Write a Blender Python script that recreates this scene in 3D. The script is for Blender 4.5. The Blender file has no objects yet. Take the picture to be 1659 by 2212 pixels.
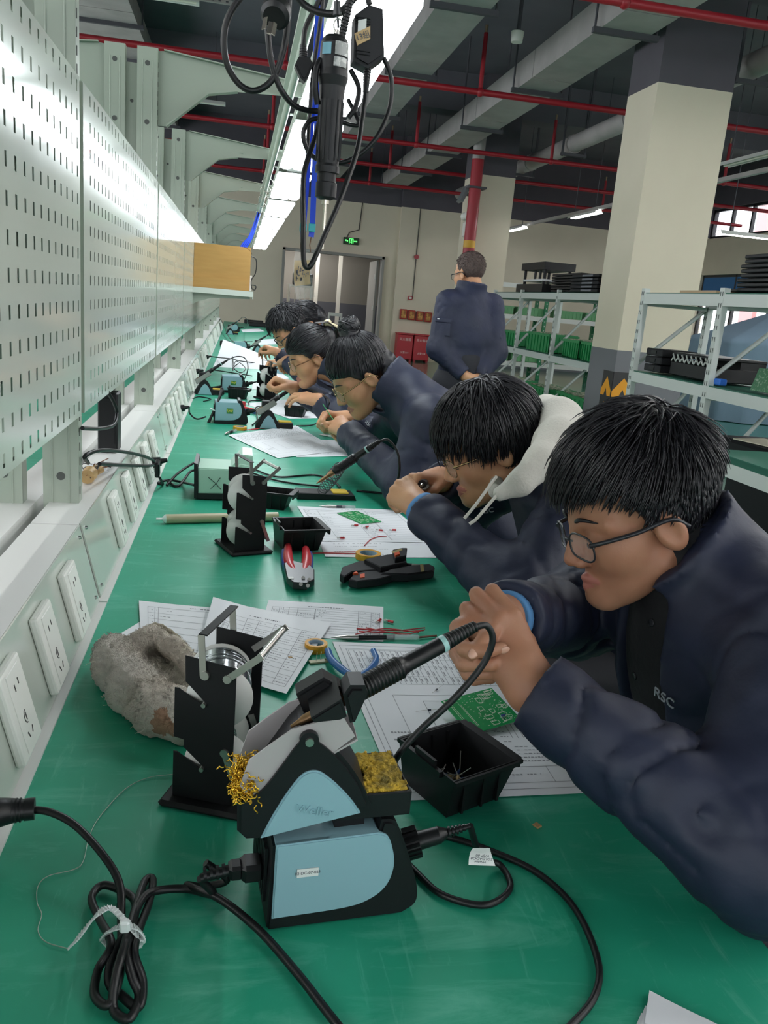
import bpy, bmesh, math, random
import numpy as np
from mathutils import Vector, Matrix, Euler
random.seed(7)
SC = bpy.context.scene
COL = SC.collection
# ------------------------------------------------------------------ camera
FPX, CX, CY, CAMH = 1770.06, 829.5, 1106.0, 1.35
RC = np.array([[0.98216913, -0.16794222, 0.08449386],
               [0.03900569, -0.25761932, -0.96545888],
               [0.18390856, 0.95153965, -0.24647504]])
cam_d = bpy.data.cameras.new('camera')
cam_d.sensor_fit = 'VERTICAL'; cam_d.sensor_height = 36.0; cam_d.lens = FPX / 2212 * 36.0
cam_d.clip_start = 0.02; cam_d.clip_end = 200
cam = bpy.data.objects.new('camera', cam_d); COL.objects.link(cam)
m3 = Matrix((RC[0], -RC[1], -RC[2])).transposed()
cam.matrix_world = Matrix.Translation((0, 0, CAMH)) @ m3.to_4x4()
SC.camera = cam
# ------------------------------------------------------------------ view, world, light
SC.view_settings.view_transform = 'Standard'
SC.view_settings.look = 'None'
SC.view_settings.gamma = 1.0
SC.view_settings.use_curve_mapping = False
SC.view_settings.exposure = EXPOSURE = 0.22
SC.cycles.use_denoising = True
SC.cycles.max_bounces = 6
SC.cycles.diffuse_bounces = 3
SC.cycles.glossy_bounces = 3
SC.cycles.transmission_bounces = 4
SC.cycles.transparent_max_bounces = 8
SC.cycles.caustics_reflective = False
SC.cycles.caustics_refractive = False
SC.cycles.sample_clamp_indirect = 4.0
W = bpy.data.worlds.new('daylight'); SC.world = W; W.use_nodes = True
bg = W.node_tree.nodes['Background']
bg.inputs[0].default_value = (0.88, 0.93, 1.0, 1); bg.inputs[1].default_value = 3.6
LAMP_POWER = 12.0      # emission of the bench lamp tubes
TUBE_POWER = 130.0      # emission of the hall tubes

# ------------------------------------------------------------------ pixel helpers (measuring the photograph)
def ray(px, py):
    return RC.T @ np.array([(px - CX) / FPX, (py - CY) / FPX, 1.0])
def onz(px, py, z):
    d = ray(px, py); return Vector(d * ((z - CAMH) / d[2])) + Vector((0, 0, CAMH))
def onx(px, py, x):
    d = ray(px, py); return Vector(d * (x / d[0])) + Vector((0, 0, CAMH))
def ony(px, py, y):
    d = ray(px, py); return Vector(d * (y / d[1])) + Vector((0, 0, CAMH))
def atd(px, py, d):
    return Vector(ray(px, py) * d) + Vector((0, 0, CAMH))

# ------------------------------------------------------------------ materials
def lin(c):
    if isinstance(c, str):
        c = tuple(int(c[i:i + 2], 16) / 255 for i in (0, 2, 4))
    return tuple((v / 12.92 if v <= 0.04045 else ((v + 0.055) / 1.055) ** 2.4) for v in c) + (1,)
MATS = {}
def mat(name, c, rough=0.5, metal=0.0, c2=None, scale=8.0, bump=0.0, bscale=40.0, emit=0.0, coat=0.0,
        trans=0.0, alpha=1.0, stretch=None, detail=4.0, sss=0.0, spec=None, lo=0.35, hi=0.65, sheen=0.0):
    if name in MATS: return MATS[name]
    m = bpy.data.materials.new(name); m.use_nodes = True
    nt = m.node_tree; b = nt.nodes['Principled BSDF']
    b.inputs['Base Color'].default_value = lin(c)
    b.inputs['Roughness'].default_value = rough
    b.inputs['Metallic'].default_value = metal
    if coat: b.inputs['Coat Weight'].default_value = coat; b.inputs['Coat Roughness'].default_value = 0.08
    if trans: b.inputs['Transmission Weight'].default_value = trans
    if alpha < 1: b.inputs['Alpha'].default_value = alpha
    if spec is not None: b.inputs['Specular IOR Level'].default_value = spec
    if sheen: b.inputs['Sheen Weight'].default_value = sheen
    if sss:
        b.inputs['Subsurface Weight'].default_value = sss
        b.inputs['Subsurface Radius'].default_value = (1.0, 0.35, 0.2); b.inputs['Subsurface Scale'].default_value = 0.006
    if emit:
        b.inputs['Emission Color'].default_value = lin(c); b.inputs['Emission Strength'].default_value = emit
    if c2 is not None or bump:
        tc = nt.nodes.new('ShaderNodeTexCoord'); src = tc.outputs['Object']
        if stretch:
            mp = nt.nodes.new('ShaderNodeMapping'); mp.inputs['Scale'].default_value = stretch
            nt.links.new(src, mp.inputs['Vector']); src = mp.outputs['Vector']
        if c2 is not None:
            n = nt.nodes.new('ShaderNodeTexNoise'); n.inputs['Scale'].default_value = scale; n.inputs['Detail'].default_value = detail
            r = nt.nodes.new('ShaderNodeValToRGB')
            r.color_ramp.elements[0].color = lin(c); r.color_ramp.elements[1].color = lin(c2)
            r.color_ramp.elements[0].position = lo; r.color_ramp.elements[1].position = hi
            nt.links.new(src, n.inputs['Vector']); nt.links.new(n.outputs['Fac'], r.inputs['Fac'])
            nt.links.new(r.outputs['Color'], b.inputs['Base Color'])
        if bump:
            n2 = nt.nodes.new('ShaderNodeTexNoise'); n2.inputs['Scale'].default_value = bscale; n2.inputs['Detail'].default_value = 5
            bp = nt.nodes.new('ShaderNodeBump'); bp.inputs['Strength'].default_value = bump; bp.inputs['Distance'].default_value = 0.01
            nt.links.new(src, n2.inputs['Vector']); nt.links.new(n2.outputs['Fac'], bp.inputs['Height'])
            nt.links.new(bp.outputs['Normal'], b.inputs['Normal'])
    MATS[name] = m
    return m

# ------------------------------------------------------------------ mesh builder
def frame(p, zdir, xhint=(1, 0, 0)):
    z = Vector(zdir).normalized(); x = Vector(xhint)
    if abs(x.normalized().dot(z)) > 0.98: x = Vector((0, 1, 0)) if abs(z.y) < 0.9 else Vector((0, 0, 1))
    y = z.cross(x).normalized(); x = y.cross(z).normalized()
    m = Matrix((x, y, z)).transposed().to_4x4(); m.translation = Vector(p)
    return m
def TR(x=0, y=0, z=0, rz=0, rx=0, ry=0):
    return Matrix.Translation((x, y, z)) @ Euler((rx, ry, rz)).to_matrix().to_4x4()
def spline(pts, n=8, closed=False):
    p = [Vector(q) for q in pts]
    if len(p) < 3: return p
    out = []; N = len(p); segs = N if closed else N - 1
    for i in range(segs):
        p1, p2 = p[i % N], p[(i + 1) % N]
        p0 = p[(i - 1) % N] if closed or i > 0 else p1 * 2 - p2
        p3 = p[(i + 2) % N] if closed or i + 2 < N else p2 * 2 - p1
        for k in range(n):
            t = k / n
            out.append(0.5 * ((2 * p1) + (p2 - p0) * t + (2 * p0 - 5 * p1 + 4 * p2 - p3) * t * t + (3 * p1 - p0 - 3 * p2 + p3) * t ** 3))
    if not closed: out.append(p[-1])
    return out
WM = {}
class MB:
    def __init__(s, M=None):
        s.v = []; s.f = []; s.mi = []; s.sm = []; s.M = M if M is not None else Matrix()
    def add(s, vs, fs, m=0, M=None, smooth=False):
        T = s.M @ M if M is not None else s.M
        o = len(s.v); s.v += [T @ Vector(q) for q in vs]
        for f in fs: s.f.append([i + o for i in f]); s.mi.append(m); s.sm.append(smooth)
        return s
    def box(s, c, d, m=0, M=None, bev=0.0, rz=0.0, seg=1):
        T = Matrix.Translation(Vector(c)) @ Matrix.Rotation(rz, 4, 'Z')
        if M is not None: T = M @ T
        x, y, z = d[0] / 2, d[1] / 2, d[2] / 2
        if bev <= 0:
            vs = [(a * x, b * y, e * z) for a in (-1, 1) for b in (-1, 1) for e in (-1, 1)]
            fs = [(0, 1, 3, 2), (4, 6, 7, 5), (0, 4, 5, 1), (2, 3, 7, 6), (0, 2, 6, 4), (1, 5, 7, 3)]
            return s.add(vs, fs, m, T)
        bm = bmesh.new(); bmesh.ops.create_cube(bm, size=1.0)
        for v in bm.verts: v.co = Vector((v.co.x * d[0], v.co.y * d[1], v.co.z * d[2]))
        bmesh.ops.bevel(bm, geom=bm.edges[:] , offset=min(bev, min(d) * 0.49), segments=seg, affect='EDGES', profile=0.5)
        return s.bm(bm, m, T, smooth=False)
    def bm(s, bm, m=0, M=None, smooth=False):
        bm.verts.index_update()
        vs = [v.co.copy() for v in bm.verts]; fs = [[v.index for v in f.verts] for f in bm.faces]
        bm.free(); return s.add(vs, fs, m, M, smooth)
    def prism(s, poly, h, m=0, M=None, bev=0.0, seg=1):
        """polygon in xy extruded from z=0 to z=h"""
        n = len(poly)
        if bev > 0:
            bm = bmesh.new(); vs = [bm.verts.new((p[0], p[1], 0)) for p in poly]
            f = bm.faces.new(vs); r = bmesh.ops.extrude_face_region(bm, geom=[f])
            for v in r['geom']:
                if isinstance(v, bmesh.types.BMVert): v.co.z += h
            bmesh.ops.recalc_face_normals(bm, faces=bm.faces[:])
            bmesh.ops.bevel(bm, geom=[e for e in bm.edges if abs(e.verts[0].co.z - e.verts[1].co.z) < 1e-6], offset=bev, segments=seg, affect='EDGES')
            return s.bm(bm, m, M)
        vs = [(p[0], p[1], 0) for p in poly] + [(p[0], p[1], h) for p in poly]
        fs = [list(range(n))[::-1], list(range(n, 2 * n))] + [[i, (i + 1) % n, n + (i + 1) % n, n + i] for i in range(n)]
        return s.add(vs, fs, m, M)
    def cyl(s, p0, p1, r0, r1=None, n=16, m=0, caps=True, smooth=True):
        p0, p1 = Vector(p0), Vector(p1); r1 = r0 if r1 is None else r1
        T = frame(p0, p1 - p0); h = (p1 - p0).length
        vs = []; 
        for z, r in ((0, r0), (h, r1)):
            for i in range(n):
                a = 2 * math.pi * i / n; vs.append((r * math.cos(a), r * math.sin(a), z))
        s.add(vs, [[i, (i + 1) % n, n + (i + 1) % n, n + i] for i in range(n)], m, T, smooth)
        if caps: s.add(vs, [list(range(n))[::-1], list(range(n, 2 * n))], m, T, False)
        return s
    def lathe(s, prof, M=None, n=24, m=0, smooth=True, caps=True):
        """prof: list of (r, z)"""
        vs = []; k = len(prof)
        for r, z in prof:
            for i in range(n):
                a = 2 * math.pi * i / n; vs.append((r * math.cos(a), r * math.sin(a), z))
        fs = [[j * n + i, j * n + (i + 1) % n, (j + 1) * n + (i + 1) % n, (j + 1) * n + i] for j in range(k - 1) for i in range(n)]
        s.add(vs, fs, m, M, smooth)
        if caps:
            if prof[0][0] > 1e-6: s.add(vs[:n], [list(range(n))[::-1]], m, M)
            if prof[-1][0] > 1e-6: s.add(vs[-n:], [list(range(n))], m, M)
        return s
    def sharp(s, prof, M=None, n=24, m=0):
        for a, b in zip(prof[:-1], prof[1:]): s.lathe([a, b], M, n, m, True, False)
        return s
    def tube(s, pts, r, n=8, m=0, caps=True, closed=False):
        p = [Vector(q) for q in pts]; N = len(p)
        rr = r if isinstance(r, (list, tuple)) else [r] * N
        if len(rr) != N: rr = [rr[0] + (rr[-1] - rr[0]) * i / (N - 1) for i in range(N)]
        vs = []; up = None
        for i in range(N):
            if closed: t = p[(i + 1) % N] - p[(i - 1) % N]
            else: t = p[min(i + 1, N - 1)] - p[max(i - 1, 0)]
            if t.length < 1e-9: t = Vector((0, 0, 1))
            t.normalize()
            if up is None:
                up = Vector((0, 0, 1)) if abs(t.z) < 0.9 else Vector((1, 0, 0))
            up = up - t * up.dot(t)
            if up.length < 1e-6: up = t.orthogonal()
            up.normalize(); b = t.cross(up)
            for k in range(n):
                a = 2 * math.pi * k / n
                vs.append(p[i] + (up * math.cos(a) + b * math.sin(a)) * rr[i])
        R = N if closed else N - 1
        fs = [[i * n + k, i * n + (k + 1) % n, ((i + 1) % N) * n + (k + 1) % n, ((i + 1) % N) * n + k] for i in range(R) for k in range(n)]
        s.add(vs, fs, m, None, True)
        if caps and not closed:
            s.add(vs[:n], [list(range(n))[::-1]], m); s.add(vs[-n:], [list(range(n))], m)
        return s
    def ball(s, c, r, m=0, nu=16, nv=10, M=None):
        c = Vector(c); rx, ry, rz = (r, r, r) if not isinstance(r, (tuple, list)) else r
        vs = []; 
        for j in range(nv + 1):
            th = math.pi * j / nv
            for i in range(nu):
                a = 2 * math.pi * i / nu
                vs.append((c.x + rx * math.sin(th) * math.cos(a), c.y + ry * math.sin(th) * math.sin(a), c.z + rz * math.cos(th)))
        fs = [[j * nu + i, (j + 1) * nu + i, (j + 1) * nu + (i + 1) % nu, j * nu + (i + 1) % nu] for j in range(nv) for i in range(nu)]
        return s.add(vs, fs, m, M, True)
    def grid(s, fn, nu, nv, m=0, M=None, smooth=True, th=0.0):
        """surface fn(u, v) -> point, u and v in 0..1; th gives it thickness downwards"""
        vs = [fn(i / nu, j / nv) for j in range(nv + 1) for i in range(nu + 1)]
        w = nu + 1
        fs = [[j * w + i, j * w + i + 1, (j + 1) * w + i + 1, (j + 1) * w + i] for j in range(nv) for i in range(nu)]
        s.add(vs, fs, m, M, smooth)
        if th:
            lo = [Vector(q) - Vector((0, 0, th)) for q in vs]
            s.add(lo, [f[::-1] for f in fs], m, M, smooth)
            rim = [i for i in range(w)] + [j * w + nu for j in range(1, nv + 1)] + [nv * w + i for i in range(nu - 1, -1, -1)] + [j * w for j in range(nv - 1, 0, -1)]
            k = len(rim); rv = [vs[i] for i in rim] + [lo[i] for i in rim]
            s.add(rv, [[i, k + i, k + (i + 1) % k, (i + 1) % k] for i in range(k)], m, M)
        return s
    def build(s, name, mats, parent=None, local=False):
        me = bpy.data.meshes.new(name)
        v = s.v
        if parent is not None and not local:
            inv = WM[parent.name].inverted(); v = [inv @ q for q in v]
        me.from_pydata([tuple(q) for q in v], [], s.f)
        mats = mats if isinstance(mats, (list, tuple)) else [mats]
        for q in mats: me.materials.append(q)
        me.polygons.foreach_set('material_index', s.mi); me.polygons.foreach_set('use_smooth', s.sm)
        me.update(); me.validate()
        o = bpy.data.objects.new(name, me); COL.objects.link(o)
        if parent is not None: o.parent = parent; WM[o.name] = WM[parent.name].copy()
        else: WM[o.name] = Matrix()
        return o
def thing(name, label, cat, loc=(0, 0, 0), rz=0.0, group=None, M=None):
    o = bpy.data.objects.new(name, None); COL.objects.link(o); o.empty_display_size = 0.05
    T = M if M is not None else Matrix.Translation(Vector(loc)) @ Matrix.Rotation(rz, 4, 'Z')
    o.matrix_world = T; WM[o.name] = T.copy()
    return tag(o, label, cat, group)
def tag(o, label=None, cat=None, group=None, kind=None):
    if label: o['label'] = label
    if cat: o['category'] = cat
    if group: o['group'] = group
    if kind: o['kind'] = kind
    return o
def struct(name, mb, m, label=None):
    o = mb.build(name, m); o['kind'] = 'structure'
    if label: o['label'] = label
    return o
def dup(root, M, label=None, group=None):
    r = root.copy(); COL.objects.link(r); r.matrix_world = M; WM[r.name] = M.copy()
    if label: r['label'] = label
    if group: r['group'] = group
    for ch in list(root.children):
        c = ch.copy(); COL.objects.link(c); c.parent = r; WM[c.name] = M.copy()
        for g in list(ch.children):
            d = g.copy(); COL.objects.link(d); d.parent = c
    return r
def cable(name, pts, r, m, label=None, cat=None, group=None, parent=None, n=10, seg=10, closed=False):
    b = MB().tube(spline(pts, seg, closed), r, n=n, closed=closed)
    o = b.build(name, m, parent)
    if label: tag(o, label, cat, group)
    return o
def text_mesh(name, txt, size, M, m, parent, ext=0.0003, align='CENTER'):
    cu = bpy.data.curves.new(name, 'FONT'); cu.body = txt; cu.size = size; cu.extrude = ext
    cu.align_x = align; cu.align_y = 'CENTER'
    t = bpy.data.objects.new(name, cu); COL.objects.link(t)
    dg = bpy.context.evaluated_depsgraph_get(); dg.update()
    me = bpy.data.meshes.new_from_object(t.evaluated_get(dg)); bpy.data.objects.remove(t)
    inv = WM[parent.name].inverted() if parent is not None else Matrix()
    me.transform(inv @ M); me.materials.clear(); me.materials.append(m)
    o = bpy.data.objects.new(name, me); COL.objects.link(o)
    if parent is not None: o.parent = parent; WM[o.name] = WM[parent.name].copy()
    return o
PI = math.pi
# ------------------------------------------------------------------ smooth solids (signed distance + surface nets)
def _n3(seed):
    rs = np.random.RandomState(seed); return rs.rand(32, 32, 32).astype(np.float32) * 2 - 1
_NZ = {}
def vnoise(x, y, z, sc, seed=0):
    """smooth value noise in -1..1"""
    if seed not in _NZ: _NZ[seed] = _n3(seed)
    G = _NZ[seed]
    x, y, z = np.broadcast_arrays(x * sc, y * sc, z * sc)
    xi, yi, zi = np.floor(x).astype(np.int32), np.floor(y).astype(np.int32), np.floor(z).astype(np.int32)
    fx, fy, fz = x - xi, y - yi, z - zi
    fx, fy, fz = fx * fx * (3 - 2 * fx), fy * fy * (3 - 2 * fy), fz * fz * (3 - 2 * fz)
    xi, yi, zi = xi & 31, yi & 31, zi & 31; x1, y1, z1 = (xi + 1) & 31, (yi + 1) & 31, (zi + 1) & 31
    def L(a, b, t): return a + (b - a) * t
    return L(L(L(G[xi, yi, zi], G[x1, yi, zi], fx), L(G[xi, y1, zi], G[x1, y1, zi], fx), fy), L(L(G[xi, yi, z1], G[x1, yi, z1], fx), L(G[xi, y1, z1], G[x1, y1, z1], fx), fy), fz)
def smin(a, b, k):
    if k <= 0: return np.minimum(a, b)
    h = np.clip(0.5 + 0.5 * (b - a) / k, 0, 1); return b + (a - b) * h - k * h * (1 - h)
def smax(a, b, k): return -smin(-a, -b, k)
def d_cap(P, a, b, ra, rb):
    x, y, z = P; a = np.asarray(a, float); ab = np.asarray(b, float) - a; L2 = max(float(ab @ ab), 1e-12)
    t = np.clip(((x - a[0]) * ab[0] + (y - a[1]) * ab[1] + (z - a[2]) * ab[2]) / L2, 0, 1)
    return np.sqrt((x - a[0] - t * ab[0]) ** 2 + (y - a[1] - t * ab[1]) ** 2 + (z - a[2] - t * ab[2]) ** 2) - (ra + (rb - ra) * t)
def d_ell(P, c, r):
    x, y, z = P[0] - c[0], P[1] - c[1], P[2] - c[2]
    k0 = np.sqrt((x / r[0]) ** 2 + (y / r[1]) ** 2 + (z / r[2]) ** 2) + 1e-9
    k1 = np.sqrt((x / r[0] ** 2) ** 2 + (y / r[1] ** 2) ** 2 + (z / r[2] ** 2) ** 2) + 1e-9
    return k0 * (k0 - 1) / k1
class Field:
    def __init__(s, xs, ys, zs):
        s.ax = [np.asarray(a, np.float32) for a in (xs, ys, zs)]
        s.F = np.full([len(a) for a in s.ax], 0.25, np.float32)
    def sub(s, lo, hi):
        sl = []
        for a, l, h in zip(s.ax, lo, hi):
            i = max(int(np.searchsorted(a, l)) - 1, 0); j = min(int(np.searchsorted(a, h)) + 1, len(a)); sl.append(slice(i, max(j, i)))
        P = np.meshgrid(*[a[q] for a, q in zip(s.ax, sl)], indexing='ij', sparse=True)
        return tuple(sl), P
    def apply(s, lo, hi, fn, k=0.0, mode='add'):
        sl, P = s.sub(lo, hi)
        if any(q.stop <= q.start for q in sl): return s
        d = fn(P).astype(np.float32)
        s.F[sl] = smin(s.F[sl], d, k) if mode == 'add' else smax(s.F[sl], -d, k)
        return s
    def cap(s, a, b, ra, rb=None, k=0.0, mode='add', fold=None):
        rb = ra if rb is None else rb; a, b = np.asarray(a, float), np.asarray(b, float); m = max(ra, rb) + max(k, .004) * 1.5 + (abs(fold[1]) * 2 if fold else 0)
        lo, hi = np.minimum(a, b) - m, np.maximum(a, b) + m
        if not fold: return s.apply(lo, hi, lambda P: d_cap(P, a, b, ra, rb), k, mode)
        n, amp, seed = fold; L = np.linalg.norm(b - a); u = (b - a) / L
        def fn(P):
            d = d_cap(P, a, b, ra, rb); x, y, z = P
            t = ((x - a[0]) * u[0] + (y - a[1]) * u[1] + (z - a[2]) * u[2]) / L
            w = vnoise(x, y, z, 9.0, seed) * 1.1 + vnoise(x, y, z, 22.0, seed + 1) * .3
            wave = 1 - np.abs(np.sin(PI * (n * t + w * 1.25)))
            am = .55 + .45 * vnoise(x, y, z, 14.0, seed + 2)
            return d + amp * am * (wave ** 3 * 1.7 - .3)
        return s.apply(lo, hi, fn, k, mode)
    def ell(s, c, r, k=0.0, mode='add', R=None):
        c = np.asarray(c, float); m = max(r) + max(k, .004) * 1.5
        if R is None: return s.apply(c - np.asarray(r) - max(k, .004) * 1.5, c + np.asarray(r) + max(k, .004) * 1.5, lambda P: d_ell(P, c, r), k, mode)
        def fn(P):
            x, y, z = P[0] - c[0], P[1] - c[1], P[2] - c[2]
            q = [R[0, i] * x + R[1, i] * y + R[2, i] * z for i in range(3)]
            return d_ell(q, (0, 0, 0), r)
        return s.apply(c - m, c + m, fn, k, mode)
    def local(s, M, lo, hi, fn, k=0.0, mode='add'):
        """fn gets coordinates in the frame M; lo, hi is the box in that frame"""
        M = Matrix(M); cs = [M @ Vector((a, b, c)) for a in (lo[0], hi[0]) for b in (lo[1], hi[1]) for c in (lo[2], hi[2])]
        wl = [min(c[i] for c in cs) for i in range(3)]; wh = [max(c[i] for c in cs) for i in range(3)]
        I = np.array(M.inverted())
        def f2(P):
            return fn([I[i, 0] * P[0] + I[i, 1] * P[1] + I[i, 2] * P[2] + I[i, 3] for i in range(3)])
        return s.apply(wl, wh, f2, k, mode)
    def mesh(s):
        F = s.F; S = F < 0; nx, ny, nz = F.shape
        c = [S[i:nx - 1 + i, j:ny - 1 + j, k:nz - 1 + k] for i in (0, 1) for j in (0, 1) for k in (0, 1)]
        cnt = sum(q.astype(np.int8) for q in c); act = (cnt > 0) & (cnt < 8)
        idx = np.full(act.shape, -1, np.int64); cells = np.argwhere(act); idx[act] = np.arange(len(cells))
        acc = np.zeros((len(cells), 3)); num = np.zeros(len(cells))
        ci, cj, ck = cells.T; X, Y, Z = s.ax
        def val(o): return F[ci + o[0], cj + o[1], ck + o[2]]
        def pos(o): return np.stack([X[ci + o[0]], Y[cj + o[1]], Z[ck + o[2]]], 1)
        cor = [(i, j, k) for i in (0, 1) for j in (0, 1) for k in (0, 1)]
        for a in cor:
            for ax in range(3):
                if a[ax] == 0:
                    b = list(a); b[ax] = 1; va, vb = val(a), val(b); m = (va < 0) != (vb < 0)
                    if m.any():
                        t = (va[m] / (va[m] - vb[m]))[:, None]; acc[m] += pos(a)[m] * (1 - t) + pos(b)[m] * t; num[m] += 1
        V = acc / num[:, None]
        faces = []
        for ax in range(3):
            o = [0, 0, 0]; o[ax] = 1
            A_ = S[:nx - o[0], :ny - o[1], :nz - o[2]]; B2 = S[o[0]:, o[1]:, o[2]:]
            e = np.argwhere(A_ != B2); u, v = (ax + 1) % 3, (ax + 2) % 3
            lim = [nx - 1, ny - 1, nz - 1]
            ok = (e[:, u] > 0) & (e[:, v] > 0) & (e[:, u] < lim[u]) & (e[:, v] < lim[v]); e = e[ok]
            sgn = A_[e[:, 0], e[:, 1], e[:, 2]]
            def cell(du, dv):
                q = e.copy(); q[:, u] -= du; q[:, v] -= dv; return idx[q[:, 0], q[:, 1], q[:, 2]]
            q = np.stack([cell(1, 1), cell(0, 1), cell(0, 0), cell(1, 0)], 1)
            q[~sgn] = q[~sgn][:, ::-1]; faces.append(q)
        Q = np.concatenate(faces); Q = Q[(Q >= 0).all(1)]
        return V, Q
    def build(s, name, mats, parent=None, assign=None, smooth=0):
        V, Q = s.mesh()
        for _ in range(smooth):
            A2 = np.zeros_like(V); n = np.zeros(len(V))
            for a, b in ((0, 1), (1, 2), (2, 3), (3, 0)):
                np.add.at(A2, Q[:, a], V[Q[:, b]]); np.add.at(A2, Q[:, b], V[Q[:, a]]); np.add.at(n, Q[:, a], 1); np.add.at(n, Q[:, b], 1)
            V = V * .5 + .5 * A2 / np.maximum(n, 1)[:, None]
        if parent is not None:
            I = np.array(WM[parent.name].inverted()); V2 = V @ I[:3, :3].T + I[:3, 3]
        else: V2 = V
        me = bpy.data.meshes.new(name); me.vertices.add(len(V2)); me.vertices.foreach_set('co', V2.astype(np.float32).ravel())
        me.loops.add(Q.size); me.polygons.add(len(Q)); me.loops.foreach_set('vertex_index', Q.astype(np.int32).ravel())
        me.polygons.foreach_set('loop_start', np.arange(0, Q.size, 4, dtype=np.int32))
        mats = mats if isinstance(mats, (list, tuple)) else [mats]
        for m in mats: me.materials.append(m)
        if assign is not None:
            C = V[Q].mean(1); me.polygons.foreach_set('material_index', assign(C).astype(np.int32))
        me.polygons.foreach_set('use_smooth', np.ones(len(Q), bool)); me.update(calc_edges=True); me.validate()
        o = bpy.data.objects.new(name, me); COL.objects.link(o)
        if parent is not None: o.parent = parent; WM[o.name] = WM[parent.name].copy()
        else: WM[o.name] = Matrix()
        return o
def smooth_poly(pts, sharp=(), n=6):
    """closed outline through pts, rounded everywhere but at the indices in sharp"""
    N = len(pts); out = []
    for i in range(N):
        p0, p1, p2, p3 = [Vector((pts[(i + k) % N][0], pts[(i + k) % N][1], 0)) for k in (-1, 0, 1, 2)]
        if i in sharp: p0 = p1 * 2 - p2
        if (i + 1) % N in sharp: p3 = p2 * 2 - p1
        for k in range(n):
            t = k / n; q = 0.5 * ((2 * p1) + (p2 - p0) * t + (2 * p0 - 5 * p1 + 4 * p2 - p3) * t * t + (3 * p1 - p0 - 3 * p2 + p3) * t ** 3); out.append((q.x, q.y))
            if i in sharp and (i + 1) % N in sharp: break
    return out
def axis(lo, hi, fine, coarse, zones):
    """coordinates from lo to hi, step fine inside zones and coarse outside"""
    out = [lo]; x = lo
    while x < hi:
        st = coarse
        for a, b, f in zones:
            if a - coarse <= x <= b: st = min(st, f)
        x += st; out.append(x)
    return out
# ================================================================== THE HALL
M_FLOOR = mat('green_epoxy_floor', '1f6a55', 0.16, c2='2a7a63', scale=0.8, coat=0.3)
M_CREAM = mat('cream_wall_paint', 'ddd3bd', 0.75, c2='d8ceb8', scale=1.5)
M_DARK = mat('dark_grey_wall_paint', '57535a', 0.8, c2='524e55', scale=2)
M_CEIL = mat('dark_grey_ceiling_paint', '66656c', 0.85, c2='5d5d64', scale=1.2)
M_DADO = mat('grey_dado_paint', '77777c', 0.7)
M_ALU = mat('dark_window_aluminium', '3a3b3d', 0.4, 0.4)
PZ, YW, XW, CZ = 3.62, 20.7, 11.6, 5.2
struct('floor', MB().box((2.8, 8.5, -0.05), (17.7, 34, 0.1)), M_FLOOR)
struct('ceiling', MB().box((2.8, 8.5, CZ + 0.1), (17.7, 34, 0.2)), M_CEIL)
def wall(name, boxes):
    b = MB()
    for (x0, x1, y0, y1, z0, z1, m) in boxes: b.box(((x0 + x1) / 2, (y0 + y1) / 2, (z0 + z1) / 2), (x1 - x0, y1 - y0, z1 - z0), m)
    return struct(name, b, [M_CREAM, M_DARK, M_DADO])
DX0, DX1, DZ = 0.98, 3.45, 2.43
wall('wall_back', [(-6, DX0, YW, YW + .2, .14, PZ, 0), (DX1, XW, YW, YW + .2, .14, PZ, 0), (DX0, DX1, YW, YW + .2, DZ, PZ, 0), (-6, XW, YW, YW + .2, PZ, CZ, 1),
                   (-6, DX0, YW, YW + .2, 0, .14, 2), (DX1, XW, YW, YW + .2, 0, .14, 2)])
wall('wall_left', [(-6.2, -6, -8, YW + .2, 0, 1.0, 0), (-6.2, -6, -8, YW + .2, 3.4, PZ, 0), (-6.2, -6, -8, YW + .2, PZ, CZ, 1)] + [(-6.2, -6, y, y + .5, 1.0, 3.4, 0) for y in (-8, -3, 2, 7, 12, 17)])  # band of openings added here to let more daylight in
wall('wall_front_added', [(-6, XW, -8.2, -8, 0, 1.2, 0), (-6, XW, -8.2, -8, 3.2, PZ, 0), (-6, XW, -8.2, -8, PZ, CZ, 1)] + [(x, x + .6, -8.2, -8, 1.2, 3.2, 0) for x in (-6, -2.5, 1, 4.5, 8, 11)])  # unseen wall, added to cut the daylight from behind the camera
WA, WB = -6.0, 20.15      # windows in the right wall, along y
wall('wall_right', [(XW, XW + .2, -8, WA, 0, PZ, 0), (XW, XW + .2, WB, YW + .2, 0, PZ, 0), (XW, XW + .2, WA, WB, 0, 1.0, 0), (XW, XW + .2, WA, WB, 2.72, PZ - .02, 0),
                    (XW, XW + .2, -8, WA, PZ, CZ, 1), (XW, XW + .2, WB, YW + .2, PZ, CZ, 1), (XW, XW + .2, WA, WB, 4.3, CZ, 1)])
def window(name, z0, z1, n, panes_label, blue=None):
    f = MB(); L = WB - WA
    for z in (z0 + .03, z1 - .03): f.box((XW + .1, (WA + WB) / 2, z), (.08, L, .06))
    for i in range(n + 1): f.box((XW + .1, WA + .03 + (L - .06) * i / n, (z0 + z1) / 2), (.08, .06, z1 - z0))
    if blue: f.box((XW + .1, (WA + WB) / 2, blue), (.08, L, .05))
    o = struct(name, f, M_ALU)
    g = MB()
    g.box((XW + .1, (WA + WB) / 2, (z0 + z1) / 2), (.008, L - .1, z1 - z0 - .1))
    g.build('glass_pane', mat('window_glass', 'dfe8ea', 0.03, alpha=0.10), o)
    if blue:
        MB().box((XW + .07, (WA + WB) / 2, (blue + z1) / 2), (.012, L - .1, z1 - blue - .06)).build('blue_shade', mat('blue_roller_shade', '2f6ea6', 0.6), o)
    return o
window('window_1', PZ - .02, 4.3, 32, '')
window('window_2', 1.0, 2.72, 18, '', 2.3)
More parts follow.
